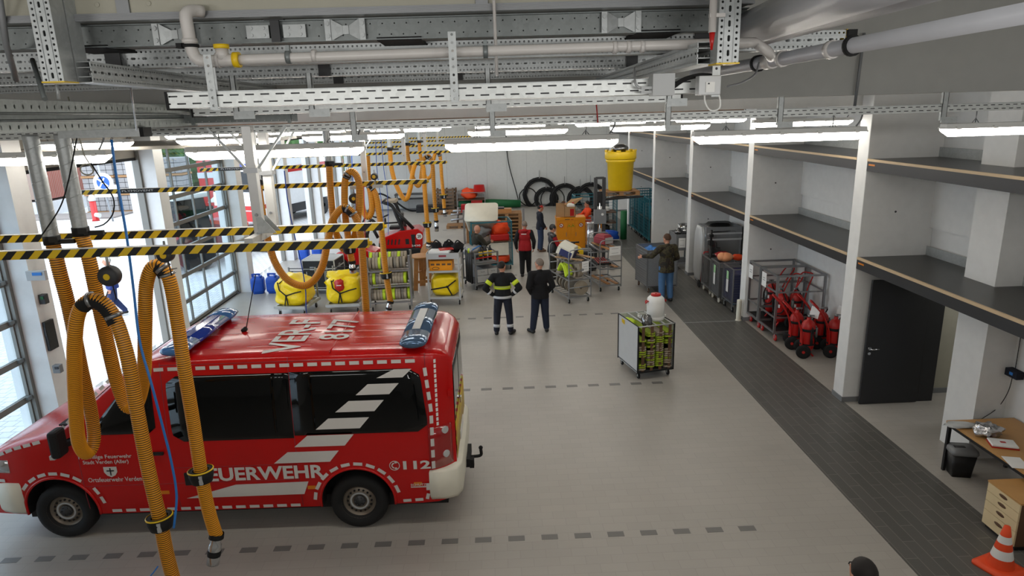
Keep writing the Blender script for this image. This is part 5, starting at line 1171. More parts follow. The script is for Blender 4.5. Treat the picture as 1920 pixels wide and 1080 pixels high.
# ---- left middle of the hall
def bagcart(label, x, y, rz, hx, hy, baglabel, seed, pouch=False):
    t = thing('bag_cart', label, 'trolley', (x, y, 0), rz)
    b = B(); b.box(-hx, hx, -hy, hy, .2, .22); b.build('deck', 'light_grey', t)
    bars(t, 'rim', [((-hx, -hy, .25), (hx, -hy, .25)), ((-hx, hy, .25), (hx, hy, .25)), ((-hx, -hy, .25), (-hx, hy, .25)), ((hx, -hy, .25), (hx, hy, .25))], .07, 'light_grey')
    bars(t, 'push_post', [((s*hx*.9, hy, .25), (s*hx*.9, hy, 1.12)) for s in (-1, 1)], .035, 'steel'); tubes(t, 'push_bar', [[(-hx*.9, hy, 1.08), (hx*.9, hy, 1.08)], [(-hx*.9, hy, 1.0), (hx*.9, hy, 1.0)]], .012, 'black')
    for cx in (-hx+.08, hx-.08):
        for cy in (-hy+.1, hy-.1): caster(t, cx, cy, .065, z=.2)
    g = thing('equipment_bag', baglabel, 'bag', t.matrix_basis @ V((0, -.05, .29)), rz)
    b = B(); bagshape(b, -hx*1.02, hx*1.02, -hy*.97, hy*.9, -.02, .70, seed, .1, 16); b.build('cover', 'yellow_bag', g, sub=1)
    b = B(); blob(b, (-hx*.1, hy*.1, .60), (hx*.92, hy*.8, .2), seed+1, .22, 26); b.build('flap', 'yellow_bag', g)
    def surf(x_, z_): return (x_, -hy*1.0-.012, z_)
    b = B(); P_ = [surf(-hx*.55, .66), surf(-hx*.5, .45), surf(-hx*.1, .3), surf(hx*.5, .38), surf(hx*.92, .42)]
    for i in range(len(P_)-1): b.bar(P_[i], P_[i+1], .03, .012, up=(0, 1, 0))
    b.bar(surf(-hx*.1, .3), surf(-hx*.25, .02), .03, .012, up=(0, 1, 0)); b.bar(surf(-hx*.1, .3), surf(-hx*.03, .05), .03, .012, up=(0, 1, 0)); b.ell(surf(-hx*.1, .3), (.03, .02, .03)); b.bar((-hx*.5, -hy*.97, .62), (-hx*.2, hy*.3, .80), .03, .012); b.build('strap', 'rubber', g)
    b = B(); b.bar((hx*.97, -hy*.6, .05), (hx*1.0, hy*.1, .55), .012); b.bar((hx*.97, hy*.1, .05), (hx*1.0, -hy*.3, .55), .012); b.build('orange_lace', 'orange', g)
    if pouch:
        b = B(); blob(b, (-hx*.1, -hy*.98, .52), (.13, .06, .17), 9, .12); p_ = b.build('red_pouch', 'red_paint', g); b = B(); b.cbox((-hx*.1, -hy*.98-.065, .53), (.12, .01, .02)); b.build('pouch_band', 'white', p_)
bagcart('low grey cart under the left yellow bag', -5.42, 17.25, R(-8), .42, .48, 'left of two big yellow bags on carts behind the van, tied with black straps', 3)
bagcart('low grey cart under the yellow bag with a red pouch', -4.12, 17.3, R(2), .43, .48, 'big yellow bag with a red pouch tied on, on a cart behind the van', 21, True)
def drum(label, x, y, rz=0):
    t = thing('canister', label, 'canister', (x, y, 0), rz, 'blue plastic canisters'); b = B(); bagshape(b, -.19, .19, -.17, .17, 0, .52, 2, .0, 14); b.build('body', 'blue', t)
    b = B(); b.bar((-.12, 0, .58), (.06, 0, .58), .05, .05); b.bar((-.13, 0, .5), (-.13, 0, .6), .05); b.bar((.07, 0, .5), (.07, 0, .6), .05); b.build('handle', 'blue', t); b = B(); b.cyl((.12, -.08, .5), (.12, -.08, .56), .04, n=14); b.build('cap', 'blue', t)
    for z in (.15, .33):
        b = B(); bagshape(b, -.194, .194, -.174, .174, z, z+.03, 2, 0, 4); b.build('rib', 'blue', t)
drum('blue plastic canister against the left white post', -7.22, 19.42, .1); drum('blue plastic canister, right one of the pair by the left white post', -6.76, 19.42, -.1)
drum('blue canister farther back behind the flight case, left one', -7.1, 24.0); drum('blue canister farther back behind the flight case, right one', -6.6, 24.0)
# flight case
t = thing('flight_case', 'black flight case with aluminium edges behind the left yellow bag', 'case', (-5.2, 19.4, 0), R(-6)); hx, hy = .48, .42
b = B(); b.box(-hx, hx, -hy, hy, .14, 1.02); b.build('body', 'black', t); b = B(); b.box(-hx, hx, -hy, hy, 1.02, 1.035); b.build('top', 'light_grey', t)
bars(t, 'edge', [((x, y, .14), (x, y, 1.03)) for x in (-hx, hx) for y in (-hy, hy)]+[((-hx, y, z), (hx, y, z)) for y in (-hy, hy) for z in (.15, .78, 1.03)]+[((x, -hy, z), (x, hy, z)) for x in (-hx, hx) for z in (.15, .78, 1.03)], .03, 'alu')
b = B()
for k in range(3): x = -.36+.29*k; b.box(x-.02, x+.25, -hy-.006, -hy, .2, .215); b.box(x-.02, x+.25, -hy-.006, -hy, .7, .715); b.box(x-.02, x-.005, -hy-.006, -hy, .2, .71); b.box(x+.235, x+.25, -hy-.006, -hy, .2, .71)
b.build('panel_trim', 'alu', t)
for x in (-.2, .2):
    b = B(); b.box(x-.06, x+.06, -hy-.012, -hy, .74, .84); b.build('latch', 'steel', t)
b = B(); b.box(hx, hx+.012, -.08, .08, .74, .86); b.build('latch', 'steel', t)
for x in (-hx+.1, hx-.1):
    for y in (-hy+.1, hy-.1): caster(t, x, y, .05, z=.14)
# hose rack
T11 = thing('hose_rack', 'grey rack trolley with three rows of rolled beige and lime hoses', 'rack', (-2.9, 17.35, 0), R(4)); hx, hy = .55, .38
bars(T11, 'post', [((x, y, .12), (x, y, 1.5)) for x in (-hx, hx) for y in (-hy, hy)], .05, 'steel')
for z in (.24, .68, 1.1): bars(T11, 'shelf', [((-hx, -hy, z), (hx, -hy, z)), ((-hx, hy, z), (hx, hy, z)), ((-hx, 0, z), (hx, 0, z)), ((-hx, -hy, z), (-hx, hy, z)), ((hx, -hy, z), (hx, hy, z))], .04, 'steel')
b = B(); b.box(hx+.03, hx+.04, -hy, hy, .5, 1.5); b.build('side_board', 'hose_grey', T11)
for x in (-hx+.06, hx-.06):
    for y in (-hy+.06, hy-.06): caster(T11, x, y, .055, z=.16)
rnd = random.Random(11); protos = {}
for row, (z, rl) in enumerate(((.27, 'bottom'), (.71, 'middle'), (1.13, 'top'))):
    for dep in (0, 1):
        x = -hx+.07
        while x < hx-.06:
            w = rnd.uniform(.07, .09); m_ = 'lime' if rnd.random() < .26 else ('hose_beige' if rnd.random() < .75 else 'hose_grey')
            nm = {'lime': 'lime', 'hose_beige': 'beige', 'hose_grey': 'grey'}[m_]; lab = f'{nm} rolled hose in the {"front" if dep == 0 else "rear"} of the {rl} row of the rack trolley'
            pos = on(T11, (x, -.2+.38*dep, z+(.07 if dep and row == 2 else 0)))
            if m_ not in protos: protos[m_] = roll(lab, pos, R(4), .155, .078, m_, 'rolled hoses on the rack trolley', coup=False)
            else: dup(protos[m_], pos, R(4+rnd.uniform(-4, 4)), lab)
            x += w+.002
# wooden tables
def wtable(label, x, y, rz, tilt):
    t = thing('standing_table', label, 'table', (x, y, 0), rz); b = B(); Tm = M.Translation((0, 0, .98)) @ M.Rotation(tilt, 4, 'X')
    b.T = Tm; b.cyl((0, 0, 0), (0, 0, .035), .36, n=36); b.build('tabletop', 'wood', t)
    for px, py in ((-.18, -.14), (.18, -.14), (0, .2)):
        b = B(); b.bar((px*1.5, py*1.5, 0), (px, py, .97), .13, .03); b.build('leg', 'wood', t)
    b = B(); b.bar((-.26, -.2, .25), (.26, -.2, .25), .08, .025, up=(0, 1, 0)); b.bar((-.24, -.2, .5), (.0, .26, .5), .06, .025); b.build('crossbar', 'wood', t)
wtable('round wooden standing table next to the hose rack', -2.25, 19.3, R(15), 0); wtable('wooden standing table with its round top tipped upright', -1.98, 19.75, R(-12), R(72))
# trolley with yellow bag and box
T13 = thing('shelf_trolley', 'grey shelf trolley with a yellow box above a yellow bag', 'trolley', (-1.44, 17.72, 0), R(-3)); hx, hy = .42, .4
bars(T13, 'post', [((x, y, .16), (x, y, 1.4)) for x in (-hx, hx) for y in (-hy, hy)], .045, 'light_grey')
for z in (.22, .95): bars(T13, 'shelf_frame', [((-hx, -hy, z), (hx, -hy, z)), ((-hx, hy, z), (hx, hy, z)), ((-hx, -hy, z), (-hx, hy, z)), ((hx, -hy, z), (hx, hy, z))], .05, 'light_grey')
b = B(); b.box(-hx, hx, -hy, hy, .22, .235); b.build('shelf', 'light_grey', T13); b = B(); b.box(-hx, hx, -hy, hy, .95, .96); b.build('shelf', 'light_grey', T13)
b = B(); b.box(-hx-.02, hx+.02, -hy-.02, hy+.02, 1.36, 1.375)
for q in ((-hx-.02, hx+.02, -hy-.025, -hy-.01), (-hx-.02, hx+.02, hy+.01, hy+.025), (-hx-.025, -hx-.01, -hy, hy), (hx+.01, hx+.025, -hy, hy)): b.box(*q, 1.3, 1.46)
b.build('tray', 'light_grey', T13); b = B(); b.box(-.1, .1, -hy-.03, -hy-.025, 1.36, 1.41); b.build('faded_label', 'maroon', T13)
for x in (-hx+.03, hx-.03):
    for y in (-hy+.05, hy-.05): caster(T13, x, y, .065, z=.17)
t = thing('equipment_bag', 'yellow bag with black straps on the bottom of the shelf trolley', 'bag', on(T13, (0, 0, .25)), R(-3)); b = B(); bagshape(b, -.38, .38, -.37, .36, -.01, .58, 31, .12, 14); b.build('cover', 'yellow_bag', t, sub=1)
b = B()
for p_, q_ in (((-.37, -.378, .2), (.08, -.38, .27)), ((.08, -.38, .27), (.32, -.378, .45)), ((.08, -.38, .27), (.2, -.378, .03))): b.bar(p_, q_, .035, .012, up=(0, 1, 0))
b.ell((.08, -.38, .27), (.04, .02, .035)); b.build('strap', 'rubber', t)
t = thing('tool_case', 'orange-yellow equipment box on the middle of the shelf trolley', 'box', on(T13, (-.06, -.1, .965)), R(-3)); b = B(); b.box(-.32, .3, -.25, .25, 0, .27); b.build('box', 'hazard_yellow', t, bev=.01); b = B(); b.tube(smooth_path([(-.25, -.252, .06), (-.2, -.254, .04), (-.1, -.254, .04), (-.05, -.252, .07), (-.1, -.254, .1), (-.2, -.254, .1), (-.25, -.252, .06)], .02), .006, 6); b.build('badge', 'black', t); b = B()
for k in range(4): b.box(-.28+.15*k, -.18+.15*k, -.252, -.25, .15, .2)
b.build('print', 'brown', t)
t = thing('binder', 'white folder lying in the tray of the shelf trolley', 'folder', on(T13, (-.1, -.12, 1.44)), R(-8)); b = B(); b.box(-.28, .28, -.2, .2, 0, .05); b.build('cover', 'paper', t)
t = thing('folder', 'red folder lying on the white one in the shelf trolley', 'folder', on(T13, (.05, -.05, 1.495)), R(12)); b = B(); b.box(-.18, .2, -.14, .14, 0, .02); b.build('cover', 'red_paint', t)
for k, (x, y, l) in enumerate(((-.25, .28, 'left'), (.1, .3, 'middle'), (.36, .15, 'right'))):
    t = thing('strap_bundle', f'black tangle of gear on the back of the shelf trolley, {l} one', 'gear', on(T13, (x, y, 1.4)), 0); b = B(); blob(b, (0, 0, .1), (.16, .14, .14), 40+k, .25); b.build('bundle', 'black_cloth', t); b = B(); b.tube(smooth_path([(-.1, 0, .18), (0, -.05, .3), (.12, 0, .2)], .03), .02, 6); b.build('strap', 'rubber', t)
# drawer trolley
T14 = thing('drawer_trolley', 'grey trolley with metal drawers and long dark tubes on its side', 'trolley', (-.52, 19.35, 0), R(24)); hx, hy = .36, .5
bars(T14, 'post', [((x, y, .16), (x, y, 1.12)) for x in (-hx, hx) for y in (-hy, hy)], .045, 'steel')
for z in (.2, .78, 1.1): bars(T14, 'rail', [((-hx, -hy, z), (hx, -hy, z)), ((-hx, hy, z), (hx, hy, z)), ((hx, -hy, z), (hx, hy, z))], .035, 'steel')
b = B(); b.box(-hx, hx, -hy, hy, .19, .21); b.build('deck', 'dark_grey', T14); b = B(); b.box(-.1, hx-.02, -hy+.02, hy, .22, .62); b.box(-hx+.03, hx-.02, -hy+.02, hy-.1, .8, .82); b.build('cabinet', 'mid_grey', T14)
for x0, x1, z0_, z1_ in ((-.3, .02, .45, .62), (.04, .33, .45, .62), (-.3, .33, .24, .43)):
    b = B(); b.box(x0, x1, -hy-.01, -hy+.03, z0_, z1_); d = b.build('drawer', 'light_grey', T14); b = B(); cx = (x0+x1)/2; b.tube([(cx-.05, -hy-.01, z0_+.11), (cx-.05, -hy-.035, z0_+.1), (cx+.05, -hy-.035, z0_+.1), (cx+.05, -hy-.01, z0_+.11)], .007, 6); b.build('handle', 'chrome', d)
for x in (-hx+.04, hx-.04):
    for y in (-hy+.06, hy-.06): caster(T14, x, y, .06, z=.17)
for k in range(4):
    t = thing('lance_tube', f'long dark tube standing in the drawer trolley, {("first", "second", "third", "fourth")[k]} from the front', 'tube', on(T14, (-hx-.06, -.35+.13*k, .2)), R(24), 'dark tubes on the drawer trolley'); b = B(); b.cyl((0, 0, 0), (0, 0, 1.0), .035, n=12); b.build('tube', 'charcoal', t); b = B(); b.cyl((0, 0, .9), (0, 0, 1.03), .04, n=12); b.build('cap', 'hivis' if k == 1 else 'steel', t)
for k in range(3):
    t = thing('bottle', f'dark bottle with yellow label on the drawer trolley, {("left", "middle", "right")[k]} of three', 'bottle', on(T14, (-.05+.16*k, -.2+.02*k, .825)), R(24), 'yellow-banded bottles'); b = B(); b.lathe([(.01, 0), (.055, 0), (.055, .3), (.03, .36), (.03, .42), (.01, .42)], n=16); b.build('body', 'charcoal', t); b = B(); b.cyl((0, 0, .14), (0, 0, .27), .057, n=16); b.build('label', 'yellow', t)
t = thing('fabric_pile', 'silvery and blue pile of straps behind the bottles on the drawer trolley', 'straps', on(T14, (-.1, .25, .83)), R(24)); b = B(); blob(b, (0, 0, .2), (.26, .22, .2), 61, .2); b.build('pile', 'steel', t); b = B(); b.tube(smooth_path([(-.25, -.1, .1), (-.1, -.22, .3), (.15, -.2, .38), (.25, 0, .2)], .04), .018, 6); b.build('blue_strap', 'sky_blue', t)
bars(T14, 'red_rail', [((-hx+.05, -hy+.05, .95), (hx-.05, -hy+.05, .97))], .03, 'red_paint')
# teal mesh cage with orange goods
def mesh_cage(label, x, y, rz, hx, hy, h, mat='teal', shelves=(.2,), group=None, open_front=True, wheel_r=.07):
    t = thing('mesh_cage', label, 'cage trolley', (x, y, 0), rz, group)
    bars(t, 'frame', [((a, b_, .16), (a, b_, h)) for a in (-hx, hx) for b_ in (-hy, hy)]+[((-hx, b_, h), (hx, b_, h)) for b_ in (-hy, hy)]+[((a, -hy, z), (a, hy, z)) for a in (-hx, hx) for z in (.2, h)]+[((-hx, b_, .2), (hx, b_, .2)) for b_ in (-hy, hy)], .035, mat)
    b = B()
    for sx in (-hx, hx):
        for k in range(9): yy = -hy+2*hy*k/8; b.bar((sx, yy, .2), (sx, yy, h), .01)
        for k in range(int((h-.2)/.12)): b.bar((sx, -hy, .25+.12*k), (sx, hy, .25+.12*k), .01)
    for k in range(9): xx = -hx+2*hx*k/8; b.bar((xx, hy, .2), (xx, hy, h), .01)
    for k in range(int((h-.2)/.12)): b.bar((-hx, hy, .25+.12*k), (hx, hy, .25+.12*k), .01)
    if not open_front:
        for k in range(9): xx = -hx+2*hx*k/8; b.bar((xx, -hy, .2), (xx, -hy, h), .01)
    b.build('wire_mesh', mat, t)
    for z in shelves:
        b = B(); b.box(-hx, hx, -hy, hy, z-.02, z); b.build('shelf', 'brown' if z > .3 else mat, t)
    for a in (-hx+.06, hx-.06):
        for b_ in (-hy+.1, hy-.1): caster(t, a, b_, wheel_r, z=.18)
    return t
T15 = mesh_cage('teal wire cage trolley filled with orange fabric and boxes', -.2, 21.75, R(6), .66, .5, 1.62, shelves=(.2, .98))
def item(name, label, cat, T, p, rz, fn, mat, part='body', **k):
    t = thing(name, label, cat, on(T, p), rz); b = B(); fn(b); b.build(part, mat, t, **k); return t
item('orange_fabric', 'bright orange crumpled fabric in the teal cage', 'fabric', T15, (.3, -.1, 1.2), R(6), lambda b: blob(b, (0, 0, .12), (.3, .28, .26), 71, .2), 'orange_cloth', 'fabric')
item('grey_bag', 'grey and white crumpled bag left of the orange fabric in the teal cage', 'bag', T15, (-.28, -.15, 1.2), R(6), lambda b: blob(b, (0, 0, .06), (.26, .24, .2), 72, .25), 'mid_grey', 'fabric')
item('crate', 'red plastic crate under the orange fabric in the teal cage', 'crate', T15, (.28, -.2, .985), R(6), lambda b: b.box(-.3, .3, -.22, .25, 0, .2), 'red_paint', bev=.02)
item('white_box', 'large white board-sided box with red edge in the teal cage', 'box', T15, (.1, -.2, .5), R(6), lambda b: b.box(-.45, .45, -.25, .25, 0, .42), 'off_white')
item('red_board', 'red framed sheet at the left of the white box in the teal cage', 'board', T15, (-.5, -.42, .5), R(6), lambda b: b.box(-.1, .1, -.02, .02, 0, .42), 'red_paint', 'board')
item('orange_bundle', 'folded orange sheets at the bottom of the teal cage', 'fabric', T15, (.1, -.1, .21), R(6), lambda b: bagshape(b, -.5, .5, -.35, .35, 0, .27, 75, .1), 'orange', 'fabric')
t = thing('plastic_tub', 'large cream plastic tub tilted on top of the teal cage', 'tub', on(T15, (-.25, .1, 1.66)), R(-3)); b = B(); Tm = M.Rotation(R(38), 4, 'X'); b.T = Tm
def rr(w, d, z, k=.12): return [V((w*c if abs(c) > .5 else w*c, 0, 0)) for c in ()]
def rrect(w, d, z, r): 
    o = []
    for cx, cy, a0 in ((w-r, d-r, 0), (-w+r, d-r, 90), (-w+r, -d+r, 180), (w-r, -d+r, 270)):
        for k in range(6): a = R(a0+18*k); o.append(V((cx+r*math.cos(a), cy+r*math.sin(a), z)))
    return o
b.loft([rrect(.50, .36, .30, .1), rrect(.50, .36, .33, .1), rrect(.55, .41, .33, .12), rrect(.55, .41, .30, .12), rrect(.53, .39, .29, .12), rrect(.48, .33, -.25, .1), rrect(.42, .28, -.29, .1)][2:], caps=True); b.build('tub', 'off_white', t)
# pallets
def pallet(label, x, y, z, rz, group, mat='pallet_wood'):
    t = thing('pallet', label, 'pallet', (x, y, z), rz, group); b = B()
    for k in range(5): yy = -.36+.18*k; b.box(-.6, .6, yy-.05, yy+.05, .122, .144)
    b.build('deck_board', mat, t); b = B()
    for x_ in (-.53, 0, .53):
        for y_ in (-.36, 0, .36): b.box(x_-.07, x_+.07, y_-.05, y_+.05, .022, .1)
        b.box(x_-.07, x_+.07, -.4, .4, .1, .122)
    b.build('block', mat, t); b = B()
    for y_ in (-.36, 0, .36): b.box(-.6, .6, y_-.05, y_+.05, 0, .022)
    b.build('skid', mat, t); return t
p0 = pallet('wooden pallet at the bottom of the tall left stack behind the teal cage', -.6, 26.7, 0, 0, 'stacked wooden pallets')
for col, x in (('left', -.6), ('right', .45)):
    for k in range(8):
        if col == 'left' and k == 0: continue
        dup(p0, (x, 26.7, .1445*k), R(random.uniform(-1, 1)), f'wooden pallet in the {col} stack behind the teal cage')
for x, l in ((-1.28, 'left'), (1.12, 'right')): 
    t = thing('stack_post', f'grey steel post at the {l} end of the pallet stacks', 'post', (x, 26.3, 0)); bars(t, 'post', [((0, 0, 0), (0, 0, 1.35))], .08, 'steel'); bars(t, 'foot', [((0, -.2, .03), (0, .3, .03))], .06, 'steel')
t = thing('wood_box', 'small crate of dark bottles on the right pallet stack', 'crate', (.35, 26.6, 1.16)); b = B(); b.box(-.3, .3, -.2, .2, 0, .16); b.build('crate', 'wood', t); b = B(); b.box(-.28, .0, -.18, .18, .16, .22); b.build('goods', 'charcoal', t)
# tracked loader
LD = thing('track_loader', 'red tracked compact machine with black roll bar and number 20 sticker', 'loader', (-3.6, 24.4, 0), R(2))
def lpart(name, mat, fn, par=LD, **k):
    b = B(); fn(b); return b.build(name, mat, par, **k)
lpart('body', 'red', lambda b: b.prism([(-.75, -.55, .35), (.85, -.55, .32), (.9, -.55, .9), (.72, -.55, 1.05), (.1, -.55, 1.0), (-.7, -.55, .72)], (0, 1.1, 0)), bev=.03)
for s in (-1, 1):
    lpart('track', 'rubber', lambda b: b.prism([(-.8, s*.62-.12, .12), (-.65, s*.62-.12, .0), (.7, s*.62-.12, .0), (.88, s*.62-.12, .14), (.75, s*.62-.12, .36), (-.6, s*.62-.12, .36)], (0, .24, 0)), bev=.04)
lpart('vent', 'black', lambda b: [b.prism([(-.55+.13*k, -.556, .5), (-.5+.13*k, -.556, .5), (-.46+.13*k, -.556, .7), (-.51+.13*k, -.556, .7)], (0, .005, 0)) for k in range(5)]+[b.box(.25, .38, -.556, -.55, .5, .7), b.prism([(.5, -.556, .32), (.58, -.556, .32), (.62, -.556, .85), (.46, -.556, .85)], (0, .005, 0)), b.prism([(-.74, -.556, .42), (-.5, -.556, .42), (-.46, -.556, .6), (-.72, -.556, .58)], (0, .005, 0))])
def _n20(b): b.cyl((.76, -.556, .78), (.76, -.562, .78), .115, n=28)
d = lpart('speed_disc', 'white', _n20)
b = B(); put_text(b, '20', (.76, -.566, .78), (1, 0, 0), (0, 0, 1), .11, .13, .03); b.build('number', 'black', d)
b = B(); put_text(b, '2430', (.62, -.562, .44), (1, 0, 0), (0, 0, 1), .07, .32, .01); b.build('lettering', 'white', LD)
tubes(LD, 'roll_bar', [smooth_path([(.2, s*.45, .95), (.0, s*.46, 1.5), (-.15, s*.45, 1.9), (-.45, s*.44, 2.05)], .06) for s in (-1, 1)]+[[(-.45, -.44, 2.05), (-.45, .44, 2.05)], [(.55, -.4, 1.05), (-.1, -.45, 1.8)]], .065, 'black')
lpart('canopy', 'hose_beige', lambda b: b.loft([[(-.85, -.4, 1.98), (.0, -.42, 2.02), (.0, .42, 2.02), (-.85, .4, 1.98)], [(-.8, -.38, 2.06), (-.05, -.4, 2.1), (-.05, .4, 2.1), (-.8, .38, 2.06)]], sm=False))
lpart('seat', 'black', lambda b: [b.box(-.35, .05, -.22, .22, 1.0, 1.12), b.cbox((.12, 0, 1.35), (.12, .42, .5))], bev=.04)
tubes(LD, 'loader_arm', [smooth_path([(-1.5, s*.4, .15), (-1.25, s*.4, .8), (-1.1, s*.4, 1.3), (-.9, s*.4, 1.15)], .06) for s in (-1, 1)]+[[(-.95, -.4, 1.2), (-.75, -.42, .75)], [(-1.5, -.4, .2), (-.9, -.3, .5)]], .06, 'black')
lpart('blade', 'charcoal', lambda b: b.prism([(-1.7, -.65, .02), (-1.45, -.65, .04), (-1.35, -.65, .85), (-1.6, -.65, .8)], (0, 1.3, 0)))
tubes(LD, 'guard_bar', [[(-.9, -.43, 1.95), (-1.35, -.43, 1.2), (-1.4, -.43, .85)], smooth_path([(-.85, -.4, 2.0), (-.95, -.4, 1.6), (-.6, -.4, 1.5), (-.3, -.42, 1.6)], .05), [(-.75, -.4, 1.28), (.1, -.44, 1.3)]], .03, 'black')
lpart('steering_wheel', 'rubber', lambda b: b.tube([(-.5, .0+.16*math.cos(a), 1.25+.16*math.sin(a)) for a in [2*PI*k/20 for k in range(20)]], .02, 6, closed=True))
# second red machine behind the flight case
RM = thing('ride_mower', 'red mower with large black wheels, mostly hidden behind the flight case', 'mower', (-4.6, 21.6, 0), R(-10))
lpart('body', 'red', lambda b: b.prism([(-.7, -.35, .35), (.7, -.35, .35), (.75, -.35, .8), (.1, -.35, .95), (-.65, -.35, .75)], (0, .7, 0)), RM, bev=.05)
for x in (-.5, .5):
    for s in (-1, 1): lpart('wheel', 'rubber', lambda b: b.lathe([(.05, -.1), (.2, -.12), (.3, -.09), (.32, 0), (.3, .09), (.2, .12), (.05, .1)], (x, s*.5, .32), (0, 1, 0), 26), RM)
lpart('seat', 'black', lambda b: [b.box(-.1, .3, -.2, .2, .93, 1.05), b.box(.25, .35, -.2, .2, 1.0, 1.4)], RM, bev=.04)
tubes(RM, 'control_lever', [[(-.5, -.2, .8), (-.75, -.25, 1.25)], [(-.45, .2, .8), (-.7, .2, 1.3)]], .03, 'black'); tubes(RM, 'hydraulic_line', [smooth_path([(.6, -.36, .6), (.9, -.4, .9), (1.1, -.3, .5)], .05)], .02, 'red_paint')
# hazardous goods cabinet, drum, stacker
HC = thing('safety_cabinet', 'orange safety cabinet with warning signs on its four doors', 'cabinet', (2.25, 24.1, 0)); W, Hh = 1.06, 1.24
b = B(); b.box(0, W, .02, .6, 0, Hh); b.build('carcass', 'hazard_yellow', HC); b = B(); b.box(-.01, W+.01, -.01, .62, Hh-.1, Hh+.01); b.build('lid', 'hazard_yellow', HC)
xs = [0, .39, .53, .67, W]
for k in range(4):
    b = B(); b.box(xs[k]+.004, xs[k+1]-.004, 0, .02, .05, Hh-.11); d = b.build('door', 'hazard_yellow', HC)
    if k in (0, 3):
        cx = (xs[k]+xs[k+1])/2-.03*(1 if k == 0 else -1); b = B(); b.tube([(cx+.075*math.cos(a), -.004, Hh-.28+.075*math.sin(a)) for a in [2*PI*j/24 for j in range(24)]], .011, 6, closed=True); b.bar((cx-.05, -.006, Hh-.23), (cx+.05, -.006, Hh-.33), .016, .004, up=(0, 1, 0)); s_ = b.build('prohibition_ring', 'red_paint', d)
        b = B(); b.cyl((cx, -.001, Hh-.28), (cx, -.003, Hh-.28), .07, n=24); b.build('sign_ground', 'white', s_); b = B(); b.bar((cx-.03, -.0045, Hh-.3), (cx+.02, -.0045, Hh-.26), .025, .002, up=(0, 1, 0)); b.build('pictogram', 'black', s_)
    else:
        cx = (xs[k]+xs[k+1])/2; b = B(); b.prism([(cx-.07, -.002, Hh-.34), (cx+.07, -.002, Hh-.34), (cx, -.002, Hh-.22)], (0, -.002, 0)); s_ = b.build('warning_sign', 'yellow', d); b = B(); b.tube([(cx-.07, -.005, Hh-.34), (cx+.07, -.005, Hh-.34), (cx, -.005, Hh-.22)], .006, 6, closed=True); b.ell((cx, -.004, Hh-.3), (.018, .004, .022)); b.build('warning_border', 'black', s_)
    b = B(); b.tube([((xs[1]-.04 if k < 2 else xs[3]+.04), -.01, .55), ((xs[1]-.04 if k < 2 else xs[3]+.04), -.01, .7)], .008, 6)
    if k in (0, 3): b.build('handle', 'steel', d)
b = B(); b.box(.3, .48, -.012, -.009, Hh-.07, Hh-.045); b.build('badge', 'charcoal', HC); b = B(); b.box(.52, .62, -.012, -.009, Hh-.075, Hh-.055); b.build('badge', 'red_paint', HC)
t = thing('steel_drum', 'shiny ribbed steel drum right of the orange safety cabinet', 'drum', (3.52, 23.9, .25)); b = B(); b.lathe([(.02, 0), (.23, 0), (.235, .02), (.23, .04), (.23, .3), (.24, .31), (.23, .32), (.23, .36), (.24, .37), (.23, .38), (.23, .8), (.24, .82), (.23, .84), (.02, .83)], n=30); b.build('body', 'chrome', t); b = B(); b.cyl((0, 0, -.25), (0, 0, 0), .24, n=24); b.build('stand', 'dark_grey', t)
t = thing('orange_locker', 'narrow orange locker behind the steel drum', 'cabinet', (3.85, 24.4, 0)); b = B(); b.box(-.12, .14, -.2, .2, 0, 1.22); b.build('carcass', 'orange', t); b = B(); b.box(-.11, .13, -.21, -.2, .03, 1.2); b.build('door', 'hazard_yellow', t)
t = thing('cardboard_box', 'open cardboard box on the orange safety cabinet', 'box', (2.75, 24.35, 1.26)); b = B()
for q in ((-.2, .2, -.2, -.19), (-.2, .2, .19, .2), (-.2, -.19, -.2, .2), (.19, .2, -.2, .2)): b.box(*q, 0, .38)
b.box(-.2, .2, -.2, .2, 0, .01); b.build('carton', 'card', t); b = B(); b.prism([(-.2, -.2, .38), (-.2, .2, .38), (-.42, .15, .58), (-.42, -.2, .62)], (-.004, 0, 0)); b.prism([(-.2, .2, .38), (.2, .2, .38), (.55, .25, .66), (.1, .3, .6)], (0, .004, 0)); b.build('flap', 'card', t); b = B(); b.box(.0, .15, -.203, -.2, .04, .3); b.build('print', 'red_paint', t)
t = thing('white_canister', 'white canister with red cap standing in the cardboard box', 'canister', (2.8, 24.35, 1.28)); b = B(); bagshape(b, -.15, .15, -.12, .12, 0, .46, 3, 0, 10); b.build('body', 'white', t); b = B(); b.cyl((.08, 0, .45), (.08, 0, .5), .04, n=12); b.build('cap', 'red_paint', t)
t = thing('cardboard_sheet', 'flat piece of brown cardboard leaning on the orange safety cabinet', 'cardboard', (2.35, 24.25, 1.26)); b = B(); b.prism([(-.12, 0, 0), (.2, -.03, 0), (.22, 0, .5), (-.1, .03, .52)], (0, .006, 0)); b.build('sheet', 'card', t)
ST = thing('pallet_stacker', 'grey hand-guided pallet stacker with tall mast lifting a pallet', 'stacker', (2.88, 20.5, 0))
b = B(); b.box(-.9, .15, -.35, .25, .12, .78); b.build('chassis', 'charcoal', ST, bev=.04); b = B()
for x in (.3, .56): b.box(x-.05, x+.05, .22, .34, .1, 3.0)
for z in (.3, 1.0, 1.8, 2.95): b.box(.3, .56, .24, .32, z, z+.07)
b.build('mast', 'dark_grey', ST); b = B(); b.cyl((.43, .28, .2), (.43, .28, 2.2), .035, n=12); b.build('lift_cylinder', 'chrome', ST); b = B(); b.box(.24, .62, .16, .3, 1.55, 2.0); b.build('cover', 'mid_grey', ST); b = B(); b.cyl((.5, .158, 1.85), (.5, .15, 1.85), .04, n=18); b.build('sign', 'white', ST)
b = B(); b.box(.25, .6, .34, .42, 2.1, 2.55)
for x in (.6, 1.9): pass
